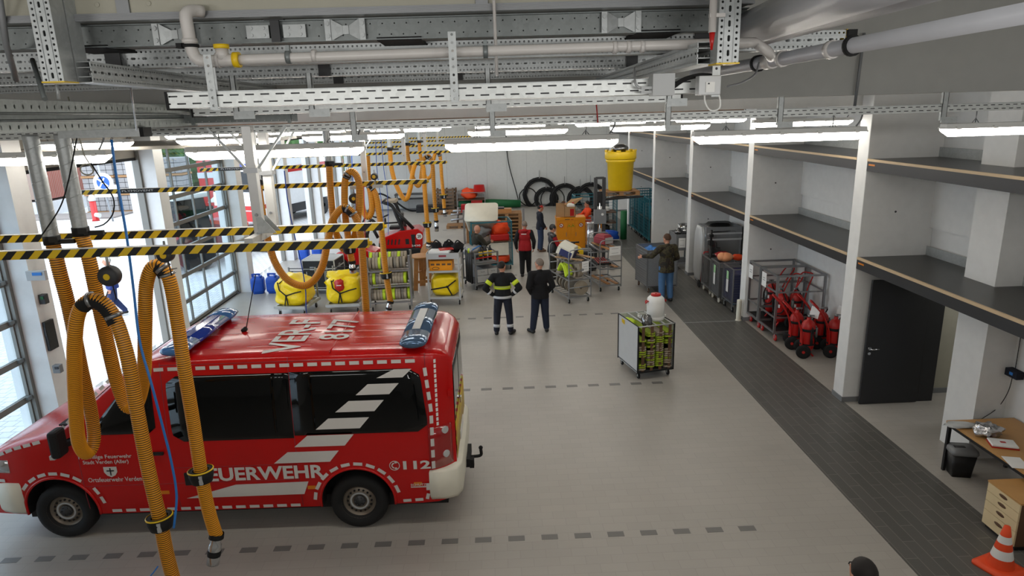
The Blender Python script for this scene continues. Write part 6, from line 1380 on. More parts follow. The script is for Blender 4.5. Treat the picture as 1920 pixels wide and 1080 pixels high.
b.build('carriage', 'charcoal', ST); b = B(); b.bar((.56, .4, 2.28), (1.95, .95, 2.28), .12, .05); b.bar((.56, .42, 2.28), (1.75, 1.55, 2.28), .12, .05); b.build('fork', 'charcoal', ST)
b = B(); b.box(.2, .34, .3, 1.5, .04, .14); b.box(.8, .94, .3, 1.5, .04, .14); b.cyl((.27, 1.4, .08), (.27, 1.45, .08), .08, n=12); b.build('outrigger', 'dark_grey', ST); tubes(ST, 'tiller', [smooth_path([(-.4, -.35, .7), (-.5, -.6, 1.0), (-.5, -.7, 1.15)], .05), [(-.65, -.7, 1.15), (-.35, -.7, 1.15)]], .025, 'black'); b = B()
for x in (-.7, 0): b.cyl((x, -.1, .1), (x+.08, -.1, .1), .1, n=16)
b.build('wheel', 'rubber', ST); b = B(); put_text(b, 'LIFT', (.43, .21, 1.2), (0, 0, 1), (-1, 0, 0), .1) if False else b.box(.38, .48, .215, .22, 1.0, 1.4); b.build('decal', 'light_grey', ST)
pq = at(1161, 362, Y=21.75); pallet('wooden pallet lifted on the stacker forks', pq.x, 21.75, 2.33, 0, None)
t = thing('overpack_drum', 'large yellow plastic drum with screw lid on the raised pallet', 'drum', (pq.x+.03, 21.75, 2.475)); b = B(); b.lathe([(.02, 0), (.37, 0), (.39, .03), (.43, .9), (.47, .92), (.48, 1.0), (.44, 1.02), (.02, 1.02)], n=40); b.build('body', 'yellow', t)
b = B(); b.lathe([(.5, 1.02), (.51, 1.03), (.51, 1.24), (.49, 1.26), (.46, 1.26), (.46, 1.15), (.02, 1.15)], n=40); l_ = b.build('lid', 'yellow', t); 
for k in range(10): a = 2*PI*k/10; b = B(); b.cbox((.485*math.cos(a), .485*math.sin(a), 1.28), (.14, .06, .05), M.Rotation(a+PI/2, 3, 'Z')); b.build('grip', 'yellow', l_)
b = B(); b.ell((0, .0, 1.34), (.26, .26, .16)); b.build('plastic_wrap', 'film', t)
# teal cages row, rear carts
for k, l in enumerate(('nearest', 'second', 'third', 'farthest')):
    c = mesh_cage(f'teal wire cage along the right wall, {l} of four in the row', 6.25, 25.1+.92*k, 0, .42, .43, 1.75, shelves=(.2, .95), group='teal cages in the right bay', open_front=False, wheel_r=.08)
    item('stored_box', f'dark goods inside the {l} teal cage of the row', 'box', c, (0, 0, .21), 0, lambda b: b.box(-.34, .34, -.34, .34, 0, .6), 'charcoal' if k % 2 else 'dark_grey', 'goods')
    item('stored_box', f'grey goods on the upper shelf of the {l} teal cage of the row', 'box', c, (0, 0, .955), 0, lambda b: b.box(-.3, .3, -.3, .3, 0, .45), 'mid_grey' if k % 2 else 'teal', 'goods')
t = thing('spray_can', 'red and white cans standing on the nearest teal cage of the row', 'can', (6.1, 24.95, 1.77)); b = B(); b.cyl((0, 0, 0), (0, 0, .25), .07, n=14); b.build('body', 'red_paint', t); b = B(); b.cyl((.18, .1, 0), (.18, .1, .22), .07, n=14); b.build('white_can', 'white', t)
RC = mesh_cage('teal wire cage behind the stacker, its shelves full of mixed goods', 4.05, 26.8, 0, .85, .45, 1.72, shelves=(.2, .62, 1.05))
for nm, lb, p_, d_, m_ in (('cloth_pile', 'white cloth and dark box on the top shelf of the cage behind the stacker', (.3, -.1, 1.06), (.3, .2, .18), 'white'), ('grey_crate', 'grey crate on the middle shelf of the cage behind the stacker', (.1, -.1, .63), (.45, .3, .36), 'mid_grey'), ('gear_pile', 'lime and black gear on the bottom shelf of the cage behind the stacker', (.2, -.1, .21), (.4, .3, .3), 'olive'), ('dark_case', 'black case on the top shelf of the cage behind the stacker', (-.3, -.1, 1.06), (.25, .2, .16), 'black')):
    item(nm, lb, 'goods', RC, p_, 0, lambda b: bagshape(b, -d_[0], d_[0], -d_[1], d_[1], 0, d_[2], 5, .1), m_, 'body')
t = thing('tarp_roll', 'green rolled tarpaulin standing upright beside the rear teal cage', 'tarpaulin', (5.12, 26.05, 0)); b = B(); b.cyl((0, 0, 0), (0, 0, 1.15), .13, n=18); b.build('roll', 'green', t)
t = thing('blue_bag', 'blue bag on the floor in front of the rear teal cage', 'bag', (4.4, 25.6, 0)); b = B(); blob(b, (0, 0, .22), (.45, .25, .24), 81, .1, squash=.21); b.build('body', 'blue', t)
# along the end wall
for k, (px, py, r_, l) in enumerate(((990, 369, 16, 'thin black hose coil at the left of the end wall row'), (1012, 364, 30, 'large black hose coil, the biggest on the end wall'), (1024, 373, 21, 'black hose coil in front of the biggest one'), (1036, 374, 22, 'thin black coil right of the biggest one'), (1059, 372, 27, 'black hose coil in the middle of the end wall row'), (1088, 374, 24, 'black hose coil second from the right on the end wall'), (1107, 370, 27, 'black hose coil at the right end of the end wall row'))):
    c = at(px, py, Y=36.55); t = thing('hose_coil', l, 'hose', (c.x, 36.55-.02*k, c.z), 0, 'black hose coils on the end wall'); R0 = r_*36.9/FPX; b = B(); n = 26
    turns = 1 if 'thin' in l else 4; rnd = random.Random(k)
    for q in range(turns): b.tube([((R0-.05*q)*math.cos(2*PI*j/n)+rnd.uniform(-.02, .02), -.04*(q % 2), (R0-.05*q)*math.sin(2*PI*j/n)) for j in range(n)], .05 if turns > 1 else .03, 7, closed=True)
    b.build('coil', 'rubber', t); b = B(); b.bar((0, .1, R0), (0, -.1, R0+.02), .04); b.bar((0, .12, R0-.1), (0, .12, R0+.4), .03); b.build('hook', 'steel', t)
t = thing('tarp_roll', 'long green tarpaulin roll lying along the end wall', 'tarpaulin', (-.2, 36.2, .25)); b = B(); b.tube([(-1.8, 0, 0), (0, 0, .02), (1.6, 0, -.02)], [.22, .26, .2], 16); b.build('roll', 'green', t)
for k, (px, l) in enumerate(((833, 'front'), (838, 'rear'))):
    c = at(px, 377, Y=36.3-.2*k); t = thing('pallet', f'grey weathered pallet leaning on the end wall, {l} one', 'pallet', (c.x, 36.35-.16*(1-k), 0)); b = B()
    for j in range(6): b.box(-.55, .55, -.02, .0, .08+.19*j, .2+.19*j)
    b.build('deck_board', 'old_wood', t); b = B()
    for x in (-.5, 0, .5): b.box(x-.05, x+.05, 0, .1, 0, 1.2)
    b.build('stringer', 'old_wood', t)
c = at(770, 385, Y=36.0); t = thing('metal_table', 'dark metal frame table against the end wall behind the hanging hoses', 'table', (c.x, 36.0, 0)); bars(t, 'leg', [((x, y, 0), (x, y, 1.0)) for x in (-.75, .75) for y in (-.3, .3)], .05, 'black'); b = B(); b.box(-.8, .8, -.35, .35, .95, 1.0); b.box(-.8, .8, -.35, .35, .7, .73); b.build('top', 'dark_grey', t)
c = at(805, 392, Y=35.6); t = thing('steel_profile_pile', 'low dark pile of metal frames on the floor by the end wall', 'pile', (c.x, 35.8, 0)); b = B(); 
for k in range(5): b.box(-.7, .7, -.3+.02*k, .3, .08*k, .08*k+.05)
b.build('frame', 'charcoal', t)
rod('cable', 'black cable lying along the foot of the end wall', 'cable', smooth_path([(-6.6, 36.2, .9), (-6.2, 36.3, 1.0), (-5.5, 36.2, .6), (-4.6, 36.1, .05), (-3.0, 36.3, .1), (-1.5, 36.4, .08)], .2), .05, 'rubber')
rod('cable', 'black cable hanging down the end wall', 'cable', smooth_path([(.7, 36.6, 4.2), (.8, 36.6, 2.5), (1.2, 36.5, .8), (1.35, 36.3, .02)], .2), .025, 'rubber')
fp = pallet('flat pale pallet lying on the floor under the farthest hose', at(842, 400, Z=0).x, at(842, 400, Z=0).y, 0, R(8), None)
c = at(862, 428, Z=0); q = pallet('pallet under the silver parts left of the pallet stacks', c.x, c.y+.3, 0, 0, None); t = thing('hydrant_stand', 'silver standpipes lying on the pallet left of the stacks', 'standpipe', (c.x, c.y+.3, .15)); tubes(t, 'pipe', [[(-.4, -.1, .2), (.4, -.15, .3)], [(-.1, .1, .05), (-.05, .1, .75)], [(-.3, .1, .6), (.3, .1, .6)], [(-.4, 0, .45), (.2, .1, .45)]], .05, 'steel'); b = B(); b.box(.1, .45, -.2, .2, .55, .9); b.build('red_white_fabric', 'red_cloth', t)
c = at(884, 396, Z=0); RB = mesh_cage('grey wire cart with red buckets in front of the end wall', c.x, c.y+.5, 0, .75, .5, 1.0, 'steel', (.2, .6)); item('red_bucket', 'red tub tipped on the grey wire cart by the end wall', 'bucket', RB, (.45, 0, .95), 0, lambda b: b.lathe([(.02, .4), (.28, .4), (.34, 0), (.36, 0)], n=20), 'red_paint'); item('orange_bundle', 'orange bundle on the grey wire cart by the end wall', 'bundle', RB, (-.1, 0, .62), 0, lambda b: blob(b, (0, 0, .25), (.4, .3, .3), 91, .15), 'orange'); item('red_box', 'red box low in the grey wire cart by the end wall', 'box', RB, (.3, -.2, .21), 0, lambda b: b.box(-.3, .3, -.2, .2, 0, .36), 'red_paint')
# ---- near right corner
t = thing('desk', 'wooden desk with black frame by the open doorway', 'desk', (6.12, 6.65, 0)); b = B(); b.box(0, .95, 0, 1.5, .71, .74); b.build('tabletop', 'oak', t, bev=.004); bars(t, 'frame', [((.02, .02, .69), (.93, .02, .69)), ((.02, 1.48, .69), (.93, 1.48, .69)), ((.02, .02, .69), (.02, 1.48, .69)), ((.93, .02, .69), (.93, 1.48, .69))], .035, 'black')
for x in (.03, .92):
    for y in (.04, 1.46): bars(t, 'leg', [((x, y, 0), (x, y, .7))], .04, 'black')
b = B(); b.box(.88, .9, .1, 1.4, .3, .68); b.build('modesty_panel', 'charcoal', t)
p = at(1852, 808, Z=.8); t = thing('foil_bundle', 'crumpled silver foil bundle on the desk', 'foil', (p.x, p.y, .745)); b = B(); blob(b, (0, 0, .07), (.17, .13, .09), 17, .22, 22, squash=.068); b.build('foil', 'foil', t)
t = thing('plastic_bag', 'flattened pale plastic bag at the far edge of the desk', 'bag', (p.x-.16, p.y+.28, .745)); b = B(); blob(b, (0, 0, .012), (.2, .1, .015), 19, .2, squash=.01); b.build('film', 'cover', t)
p = at(1880, 832, Z=.76); t = thing('paper_tray', 'white packet with red border on the desk', 'packet', (p.x, p.y, .742), R(-20)); b = B(); b.box(-.15, .15, -.11, .11, 0, .012); b.build('red_base', 'red_paint', t); b = B(); b.box(-.145, .145, -.105, .105, .012, .04); b.build('packet', 'paper', t, bev=.01); b = B(); b.box(-.03, .03, -.02, .02, .04, .042); b.build('print', 'red_paint', t)
p = at(1905, 868, Z=.74); t = thing('paper_sheet', 'blank paper sheet at the near end of the desk', 'paper', (p.x, p.y, .742), R(-15)); b = B(); b.box(-.1, .1, -.14, .14, 0, .004); b.build('sheet', 'paper', t)
c = at(1805, 897, Z=0); t = thing('shredder', 'black bin with grey shredder head in front of the desk', 'shredder', (c.x+.02, c.y+.12, 0), R(-12)); b = B(); b.loft([rrect(.12, .1, 0, .02), rrect(.155, .125, .33, .03)]); b.build('bin', 'black', t); b = B(); b.loft([rrect(.16, .13, .33, .035), rrect(.17, .14, .36, .035), rrect(.165, .135, .40, .05), rrect(.13, .1, .425, .04)]); b.build('head', 'mid_grey', t); b = B(); b.box(-.12, .02, -.05, .0, .424, .43); b.build('feed_slot', 'black', t)
c = at(1838, 985, Z=0)
t = thing('drawer_unit', 'pale wooden pedestal with four drawers and a brown top', 'drawer unit', (5.76, 6.34, 0)); b = B(); b.box(.02, .62, 0, .5, .06, .60); b.build('carcass', 'brown', t); b = B(); b.box(.0, .64, -.005, .505, .60, .62); b.build('top', 'oak', t)
zs = [.06, .25, .37, .49, .60]
for k in range(4):
    b = B(); b.box(0, .02, .005, .495, zs[k]+.003, zs[k+1]-.003); d = b.build('drawer_front', 'cream_wood', t); b = B(); z = zs[k+1]-.05 if k else zs[k+1]-.07; b.ell((-.001, .25, z), (.006, .065, .022), 16); b.build('finger_hole', 'brown', d)
b = B(); b.box(.04, .6, .02, .48, 0, .06); b.build('plinth', 'black', t)
c = at(1886, 1052, Z=0); t = thing('traffic_cone', 'orange and white striped traffic cone in the lower right corner', 'cone', (5.42, 6.08, 0), R(20)); b = B(); b.loft([rrect(.2, .2, 0, .05), rrect(.2, .2, .03, .05), rrect(.14, .14, .05, .08)]); b.build('base', 'orange', t)
for z0_, z1_, m_ in ((.05, .16, 'orange'), (.16, .26, 'white'), (.26, .34, 'orange'), (.34, .42, 'white'), (.42, .53, 'orange')):
    b = B(); f = lambda z: .13-.1*(z-.05)/.48; b.lathe([(f(z0_), z0_), (f(z1_), z1_)]+([(.001, z1_)] if z1_ > .5 else []), n=26); b.build('band', m_, t)
p = at(1908, 700, X=XB-.02); t = thing('plug_adapter', 'dark blue plug device on the wall above the desk', 'adapter', (7.05, p.y, p.z)); b = B(); b.box(-.06, .05, -.1, .12, -.06, .05); b.build('casing', 'navy', t, bev=.01); b = B(); b.box(-.065, -.06, -.03, .03, -.02, .02); b.build('display', 'sky_blue', t)
rod('cable', 'thin black cable drooping from the plug device to the desk', 'cable', smooth_path([at(1900, 700, X=7.0), at(1890, 735, X=7.0), at(1870, 765, X=7.0), at(1840, 786, X=6.62)], .04), .005, 'rubber')
rod('cable', 'black cable running up the wall above the plug device', 'cable', [(7.08, p.y+.05, p.z), (7.08, p.y+.06, p.z+.75)], .005, 'rubber')
# ================================================================== people
def voxel(b, size, mats, labels=None, smooth=3):
    """join overlapping closed shapes into one continuous surface"""
    me = bpy.data.meshes.new('v'); me.from_pydata([tuple(p) for p in b.v], [], b.f); me.update()
    bm = bmesh.new(); bm.from_mesh(me); bmesh.ops.recalc_face_normals(bm, faces=bm.faces); bm.to_mesh(me); bm.free()
    o = bpy.data.objects.new('v', me); COL.objects.link(o)
    r = o.modifiers.new('r', 'REMESH'); r.mode = 'VOXEL'; r.voxel_size = size; r.use_smooth_shade = True
    if smooth:
        q = o.modifiers.new('s', 'SMOOTH'); q.iterations = smooth; q.factor = .5
    dg = bpy.context.evaluated_depsgraph_get(); m2 = bpy.data.meshes.new_from_object(o.evaluated_get(dg)); bpy.data.objects.remove(o)
    m2.materials.clear(); m2.materials.append(K[mats] if isinstance(mats, str) else mats); m2.polygons.foreach_set('use_smooth', [True]*len(m2.polygons)); return m2
def mobj(name, me, par):
    o = bpy.data.objects.new(name, me); COL.objects.link(o); o.parent = par; return o
def cap(b, p, q, r1, r2=None, n=14):
    """tapered capsule"""
    p, q = V(p), V(q); r2 = r1 if r2 is None else r2; d = q-p; L = d.length; d = d.normalized() if L > 1e-6 else V((0, 0, 1))
    prof = [(r1*math.sin(PI/2*k/4)+1e-4, -r1*math.cos(PI/2*k/4)) for k in range(5)]+[(r2*math.cos(PI/2*k/4)+1e-4, L+r2*math.sin(PI/2*k/4)) for k in range(5)]
    n0 = len(b.v); b.lathe(prof, p, d, n); m = len(prof)
    b.f.append([n0+j for j in range(n)][::-1]); b.mi.append(0); b.sm.append(True); b.f.append([n0+(m-1)*n+j for j in range(n)]); b.mi.append(0); b.sm.append(True)
def el(b, c, r, n=16):
    n0 = len(b.v); b.ell(c, r, n); k = max(5, n//2)
    b.f.append([n0+j for j in range(n)]); b.mi.append(0); b.sm.append(True); b.f.append([n0+k*n+j for j in range(n)][::-1]); b.mi.append(0); b.sm.append(True)
def person(label, x, y, facing, h=1.76, pose=None, jacket='black_cloth', trousers='navy', shoes='black', hair='hair_dark', hat=None, sleeves=None, bands=(), hairlen=1, build=1.0, jz=.86, vest=None, head_turn=0, z=0, extra=None):
    """facing: direction of view in degrees from +Y, counter-clockwise; local +y is forward"""
    t = thing('person', label, 'person', (x, y, z), R(facing)); s = h/1.76; P0 = dict(
        hipL=(-.095, 0, .92), kneeL=(-.11, .02, .50), ankL=(-.12, -.02, .09), toeL=(-.14, .14, .04), hipR=(.095, 0, .92), kneeR=(.11, .02, .50), ankR=(.12, -.02, .09), toeR=(.14, .14, .04),
        shL=(-.195, -.01, 1.42), elL=(-.27, -.04, 1.13), wrL=(-.27, .06, .88), shR=(.195, -.01, 1.42), elR=(.27, -.04, 1.13), wrR=(.27, .06, .88), neck=(0, -.01, 1.48), head=(0, .025, 1.635), chest=(0, 0, 1.28), belly=(0, .01, 1.08), pelvis=(0, 0, .95))
    if pose: P0.update(pose)
    J = {k: V(v)*s for k, v in P0.items()}; w = build
    hd = J['head']; Hm = M.Rotation(R(head_turn), 3, 'Z'); hp = lambda a, b_, c: hd+Hm @ V((a, b_, c))*s
    # body: one continuous figure
    b = B()
    n0 = len(b.v); el(b, (0, 0, .015*s), (.081*s, .101*s, .119*s)); el(b, (0, .03*s, -.062*s), (.06*s, .066*s, .064*s)); el(b, (0, .104*s, -.012*s), (.014*s, .022*s, .024*s)); cap(b, (0, .088*s, .02*s), (0, .1*s, -.015*s), .009*s, .012*s, 8)
    for q in (-1, 1): el(b, (q*.083*s, -.005*s, -.005*s), (.012*s, .022*s, .032*s), 10); el(b, (q*.03*s, .085*s, .03*s), (.022*s, .012*s, .008*s), 8)
    el(b, (0, .094*s, -.052*s), (.024*s, .012*s, .01*s), 8)
    for i in range(n0, len(b.v)): b.v[i] = hd+Hm @ b.v[i]
    cap(b, J['neck']-V((0, 0, .04*s)), hd+V((0, -.02*s, -.06*s)), .056*s, .052*s)
    el(b, J['chest'], (.16*s*w, .105*s*w, .2*s)); el(b, J['belly'], (.145*s*w, .105*s*w, .17*s)); el(b, J['pelvis'], (.16*s*w, .11*s*w, .12*s)); cap(b, J['shL'], J['shR'], .06*s)
    for q in 'LR':
        cap(b, J['sh'+q], J['el'+q], .052*s*w, .042*s*w); cap(b, J['el'+q], J['wr'+q], .042*s*w, .029*s)
        cap(b, J['hip'+q], J['knee'+q], .082*s*w, .056*s*w); cap(b, J['knee'+q], J['ank'+q], .056*s*w, .04*s); cap(b, J['ank'+q]-V((0, .02, .04))*s, J['toe'+q], .038*s, .03*s)
        wr, e = J['wr'+q], J['el'+q]; d = (wr-e).normalized(); sg = -1 if q == 'L' else 1
        hdir = V(P0.get('hand'+q, tuple(d))).normalized(); side = V(P0.get('thumb'+q, (0, 1, 0))); side = (side-hdir*side.dot(hdir)).normalized(); nrm = hdir.cross(side)*sg
        pc = wr+hdir*.085*s
        for f in (-1.3, -.45, .45, 1.3): cap(b, wr+hdir*.02*s+side*f*.012*s, pc+side*f*.019*s, .016*s, .0125*s, 8)
        for f, L in ((1.5, .07), (.5, .082), (-.5, .076), (-1.5, .06)):
            a = pc+side*f*.0195*s; m_ = a+(hdir*.9-nrm*.35).normalized()*L*.5*s; e2 = m_+(hdir*.55-nrm*.8).normalized()*L*.5*s; cap(b, a, m_, .0092*s, .0088*s, 8); cap(b, m_, e2, .0088*s, .008*s, 8)
        th = wr+hdir*.03*s+side*.028*s; m_ = th+(hdir*.6+side*.7).normalized()*.04*s; cap(b, th, m_, .012*s, .0105*s, 8); cap(b, m_, m_+(hdir*.95+side*.1).normalized()*.03*s, .0105*s, .009*s, 8)
    mobj('body', voxel(b, .0085, 'skin', smooth=2), t)
    # eyes, brows
    b = B()
    for q in (-1, 1): b.ell(hp(q*.031, .094, .022), (.011*s, .008*s, .007*s), 8)
    b.build('eye', 'hair_dark', t)
    b = B()
    for q in (-1, 1): b.tube([hp(q*.015, .104, .038), hp(q*.032, .102, .043), hp(q*.048, .091, .038)], .005*s, 5)
    b.build('eyebrow', hair, t)
    # hair or hat
    if hairlen:
        b = B(); n0 = len(b.v); el(b, (0, -.012*s, .03*s), (.088*s, .107*s, .115*s), 20)
        if hairlen > 1: el(b, (0, -.03*s, -.03*s), (.08*s, .075*s, .08*s), 16)
        vs = b.v[n0:]
        for i in range(n0, len(b.v)):
            v = b.v[i]; lim = -.02*s+max(0, (v.y+.01*s))*1.05
            if v.z < lim: v = V((v.x*.86, v.y*.86, lim*.6 if v.y > 0 else max(v.z*.8, -.07*s)))
            b.v[i] = hd+Hm @ v
        b.build('hair', hair, t)
    if hat:
        kind, m_ = hat; b = B(); b.T = M.Translation(hd) @ Hm.to_4x4()
        if kind == 'cap': b.ell((0, -.005*s, .05*s), (.088*s, .104*s, .085*s), 20); b.loft([[V((q*.075*s*(1-.25*f), (.05+.13*f)*s, (.055-.012*f)*s)) for q in (-1, -.5, 0, .5, 1)] for f in (0, .5, 1)], closed=False, caps=False)
        else: b.ell((0, -.008*s, .035*s), (.09*s, .108*s, .11*s), 22)
        o = b.build('cap' if kind == 'cap' else 'beanie', m_, t)
    # shoes
    for q in 'LR':
        b = B(); a, o_ = J['ank'+q], J['toe'+q]; cap(b, V((a.x, a.y-.035*s, .045*s+(a.z-.09*s))), V((o_.x, o_.y, .042*s+(o_.z-.04*s))), .052*s, .046*s); cap(b, a+V((0, 0, .05*s)), a-V((0, 0, .03*s)), .056*s, .05*s); zmin = a.z-.09*s
        for i in range(len(b.v)): b.v[i].z = max(b.v[i].z, zmin+.002)
        mobj('shoe', voxel(b, .011, shoes), t)
    # trousers
    b = B(); el(b, J['pelvis']+V((0, 0, -.01*s)), (.178*s*w, .128*s*w, .135*s))
    for q in 'LR': cap(b, J['hip'+q], J['knee'+q], .105*s*w, .083*s*w); cap(b, J['knee'+q], J['ank'+q]+V((0, 0, .03*s)), .083*s*w, .073*s)
    cap(b, J['hipL'], J['hipR'], .09*s*w)
    tr = mobj('trousers', voxel(b, .011, trousers), t)
    # jacket with sleeves
    b = B(); el(b, J['chest']+V((0, 0, .01*s)), (.185*s*w, .132*s*w, .215*s)); el(b, J['belly'], (.178*s*w, .135*s*w, .2*s)); [cap(b, J['belly']+V((q_*.04*s, 0, -.06*s)), J['pelvis']+V((q_*.045*s, 0, (jz-.95)*s)), .150*s*w, .152*s*w) for q_ in (-1, 1)]; cap(b, J['shL'], J['shR'], .082*s); cap(b, J['neck']-V((0, 0, .08*s)), J['neck']+V((0, -.005*s, .0)), .085*s, .066*s)
    zc = J['pelvis'].z+(jz-.95)*s
    for i in range(len(b.v)): b.v[i].z = max(b.v[i].z, zc)
    if not sleeves:
        for q in 'LR': cap(b, J['sh'+q], J['el'+q], .078*s*w, .067*s*w); cap(b, J['el'+q], J['wr'+q]-(J['wr'+q]-J['el'+q])*.06, .067*s*w, .05*s)
    jk = mobj('jacket' if not vest else 'vest', voxel(b, .011, jacket), t)
    if sleeves:
        for q in 'LR':
            b = B(); cap(b, J['sh'+q], J['el'+q], .074*s*w, .062*s*w); cap(b, J['el'+q], J['wr'+q]-(J['wr'+q]-J['el'+q])*.06, .062*s*w, .046*s); mobj('sleeve', voxel(b, .011, sleeves), t)
    def ringband(parent, c, d, r1, r2, hgt, m_, name='reflective_band'):
        d = V(d).normalized(); b = B(); b.lathe([(1, -hgt/2), (1, hgt/2)], (0, 0, 0), (0, 0, 1), 28)
        rot = d.to_track_quat('Z', 'Y').to_matrix()
        for i, v in enumerate(b.v): b.v[i] = V(c)+rot @ V((v.x*r1, v.y*r2, v.z))
        o = b.build(name, m_, parent); o.modifiers.new('th', 'SOLIDIFY').thickness = .004
    for kind, f, hg, m_ in bands:
        if kind == 'torso': ringband(jk, V((0, J['belly'].y, f*s)), (0, 0, 1), (.197 if f > 1 else .216)*s*w, (.152 if f > 1 else .170)*s*w, hg*s, m_)
        if kind == 'arm':
            for q in 'LR': c = J['sh'+q].lerp(J['el'+q], f); d = J['el'+q]-J['sh'+q]; ringband(jk, c, d, .079*s*w, .079*s*w, hg*s, m_)
        if kind == 'cuff':
            for q in 'LR': c = J['el'+q].lerp(J['wr'+q], f); d = J['wr'+q]-J['el'+q]; ringband(jk, c, d, .064*s*w, .064*s*w, hg*s, m_)
        if kind == 'leg':
            for q in 'LR': c = J['knee'+q].lerp(J['ank'+q], f); d = J['ank'+q]-J['knee'+q]; ringband(tr, c, d, .082*s, .082*s, hg*s, m_)
    if extra: extra(t, J, s, jk, tr)
    return t
def gpos(px, py, zz): return at(px, py, Z=zz)
# firefighter with hands on hips, seen from behind
def ff(t, J, s, jk, tr):
    for q in (-1, 1):
        b = B(); b.box(q*.17-.03, q*.17+.03, -.07, .08, .55, .74); b.build('cargo_pocket', 'navy', tr, bev=.01)
person('Firefighter in black jacket with lime and silver bands, hands on hips', .1, 14.72, -4, 1.74, dict(elL=(-.40, -.10, 1.16), wrL=(-.225, -.05, .985), elR=(.40, -.10, 1.16), wrR=(.225, -.05, .985), handL=(.8, .45, -.1), handR=(-.8, .45, -.1), thumbL=(0, -.3, 1), thumbR=(0, -.3, 1), kneeL=(-.15, .02, .5), ankL=(-.17, -.02, .09), toeL=(-.19, .14, .04), kneeR=(.14, .02, .5), ankR=(.16, -.02, .09), toeR=(.24, .12, .04)),
  hair='hair_dark', trousers='navy', build=1.06, jz=.9, bands=(('torso', 1.17, .075, 'hivis'), ('torso', 1.185, .02, 'reflect'), ('torso', .94, .06, 'reflect'), ('arm', .55, .09, 'hivis'), ('cuff', .55, .05, 'reflect'), ('leg', .68, .07, 'reflect')), head_turn=-35, extra=ff)
# man with hands in pockets
def mj(t, J, s, jk, tr):
    b = B(); b.T = M.Identity(4); b.cbox(J['shL']+V((-.045, -.055, -.06)), (.07, .02, .05)); b.build('shoulder_patch', 'reflect', jk)
person('Man in black jacket and dark jeans, hands in front pockets, beside the firefighter', .97, 14.78, 8, 1.76, dict(elL=(-.28, -.09, 1.14), wrL=(-.19, .09, .93), elR=(.28, -.09, 1.14), wrR=(.19, .09, .93), handL=(.3, .3, -1), handR=(-.3, .3, -1), kneeL=(-.13, .02, .5), ankL=(-.19, -.02, .09), toeL=(-.27, .11, .04), kneeR=(.12, .03, .5), ankR=(.14, 0, .09), toeR=(.17, .15, .04)),
  hair='hair_grey', trousers=P('dark_jeans', (26, 34, 52), .9), jacket=P('jacket_black', (13, 13, 17), .9), build=1.1, jz=.84, head_turn=42, extra=mj)
# red jacket man
def rj(t, J, s, jk, tr):
    b = B(); b.box(-.1, .06, -.14, -.132, 1.36, 1.385); b.build('back_print', 'white', jk)
    b = B(); blob(b, (0, -.1, 1.47), (.11, .06, .06), 3, .1); b.build('hood', 'red_cloth', jk)
person('Man in red jacket with black sleeves walking away, white print on his back', .89, 20.4, -6, 1.75, dict(kneeL=(-.1, .07, .5), ankL=(-.1, -.1, .1), toeL=(-.1, .06, .04), kneeR=(.1, .1, .51), ankR=(.1, .16, .09), toeR=(.12, .32, .04), elL=(-.29, -.03, 1.13), elR=(.29, -.05, 1.13)), hair='hair_grey', jacket='red_cloth', sleeves='black_cloth', trousers='black_cloth', build=1.12, jz=.84, bands=(('leg', .1, .03, 'reflect'),), extra=rj)
person('Man in red cap, dark navy jacket and jeans, standing side-on', 1.64, 24.2, -80, 1.74, dict(elL=(-.23, .02, 1.13), wrL=(-.2, .14, .95), elR=(.23, .02, 1.13), wrR=(.2, .14, .95)), hat=('cap', 'red_paint'), jacket=P('navy_jacket', (20, 24, 36), .9), trousers=P('blue_jeans', (40, 54, 82), .9, var=.2), shoes='brown', jz=.84)
q = gpos(893, 424, 1.72); person('Bald man in dark olive coat, reaching towards the teal cage', q.x, q.y, -62, 1.74, dict(elR=(.3, .14, 1.2), wrR=(.14, .38, 1.22), handR=(0, 1, 0), thumbR=(0, 0, 1), elL=(-.3, .05, 1.13), wrL=(-.22, .28, 1.1), handL=(0, 1, -.2), thumbL=(0, 0, 1)), jacket='olive', trousers='charcoal', hairlen=0, build=1.1, jz=.78)
q = gpos(1035, 421, 1.70); person('Person in grey beanie and black vest with red sleeves behind the tube trolley', q.x, q.y, -75, 1.7, dict(elR=(.26, .1, 1.14), wrR=(.16, .32, 1.14), handR=(0, 1, 0), elL=(-.26, .1, 1.14), wrL=(-.16, .3, 1.1), handL=(0, 1, 0)), hat=('beanie', 'dark_grey'), jacket='charcoal', sleeves='red_cloth', trousers='olive', vest=True, jz=.86)
q = gpos(1060, 383, 1.74); person('Man in black and red top lifting cardboard behind the orange cabinet', q.x, q.y+.75, -125, 1.75, dict(elR=(.28, .14, 1.2), wrR=(.16, .34, 1.25), handR=(0, 1, .2), thumbR=(0, 0, 1), elL=(-.28, .14, 1.2), wrL=(-.16, .34, 1.25), handL=(0, 1, .2), thumbL=(0, 0, 1)), hair='hair_brown', jacket='black_cloth', trousers='black_cloth')
q = gpos(1102, 378, 1.70); person('Person in orange-banded work jacket next to the stacker mast', q.x, q.y, 100, 1.72, dict(elR=(.28, .16, 1.2), wrR=(.16, .36, 1.2), handR=(0, 1, 0), elL=(-.28, .16, 1.2), wrL=(-.16, .36, 1.2), handL=(0, 1, 0)), hair='hair_dark', jacket='orange_cloth', trousers='black_cloth', bands=(('torso', 1.2, .05, 'reflect'), ('torso', 1.05, .05, 'reflect')))
# man in camouflage at the ribbed trolley
person('Man in camouflage jacket and blue jeans leaning on the ribbed metal trolley', 4.5, 16.98, 12, 1.83, dict(elL=(-.36, .12, 1.2), wrL=(-.50, .34, 1.16), handL=(-.8, .5, -.3), thumbL=(0, .3, 1), elR=(.3, .02, 1.13), wrR=(.24, .22, 1.02), handR=(0, 1, -.3)), hair='hair_brown', jacket='camo', trousers='jeans_light', shoes='black', build=1.08, jz=.78, head_turn=20)
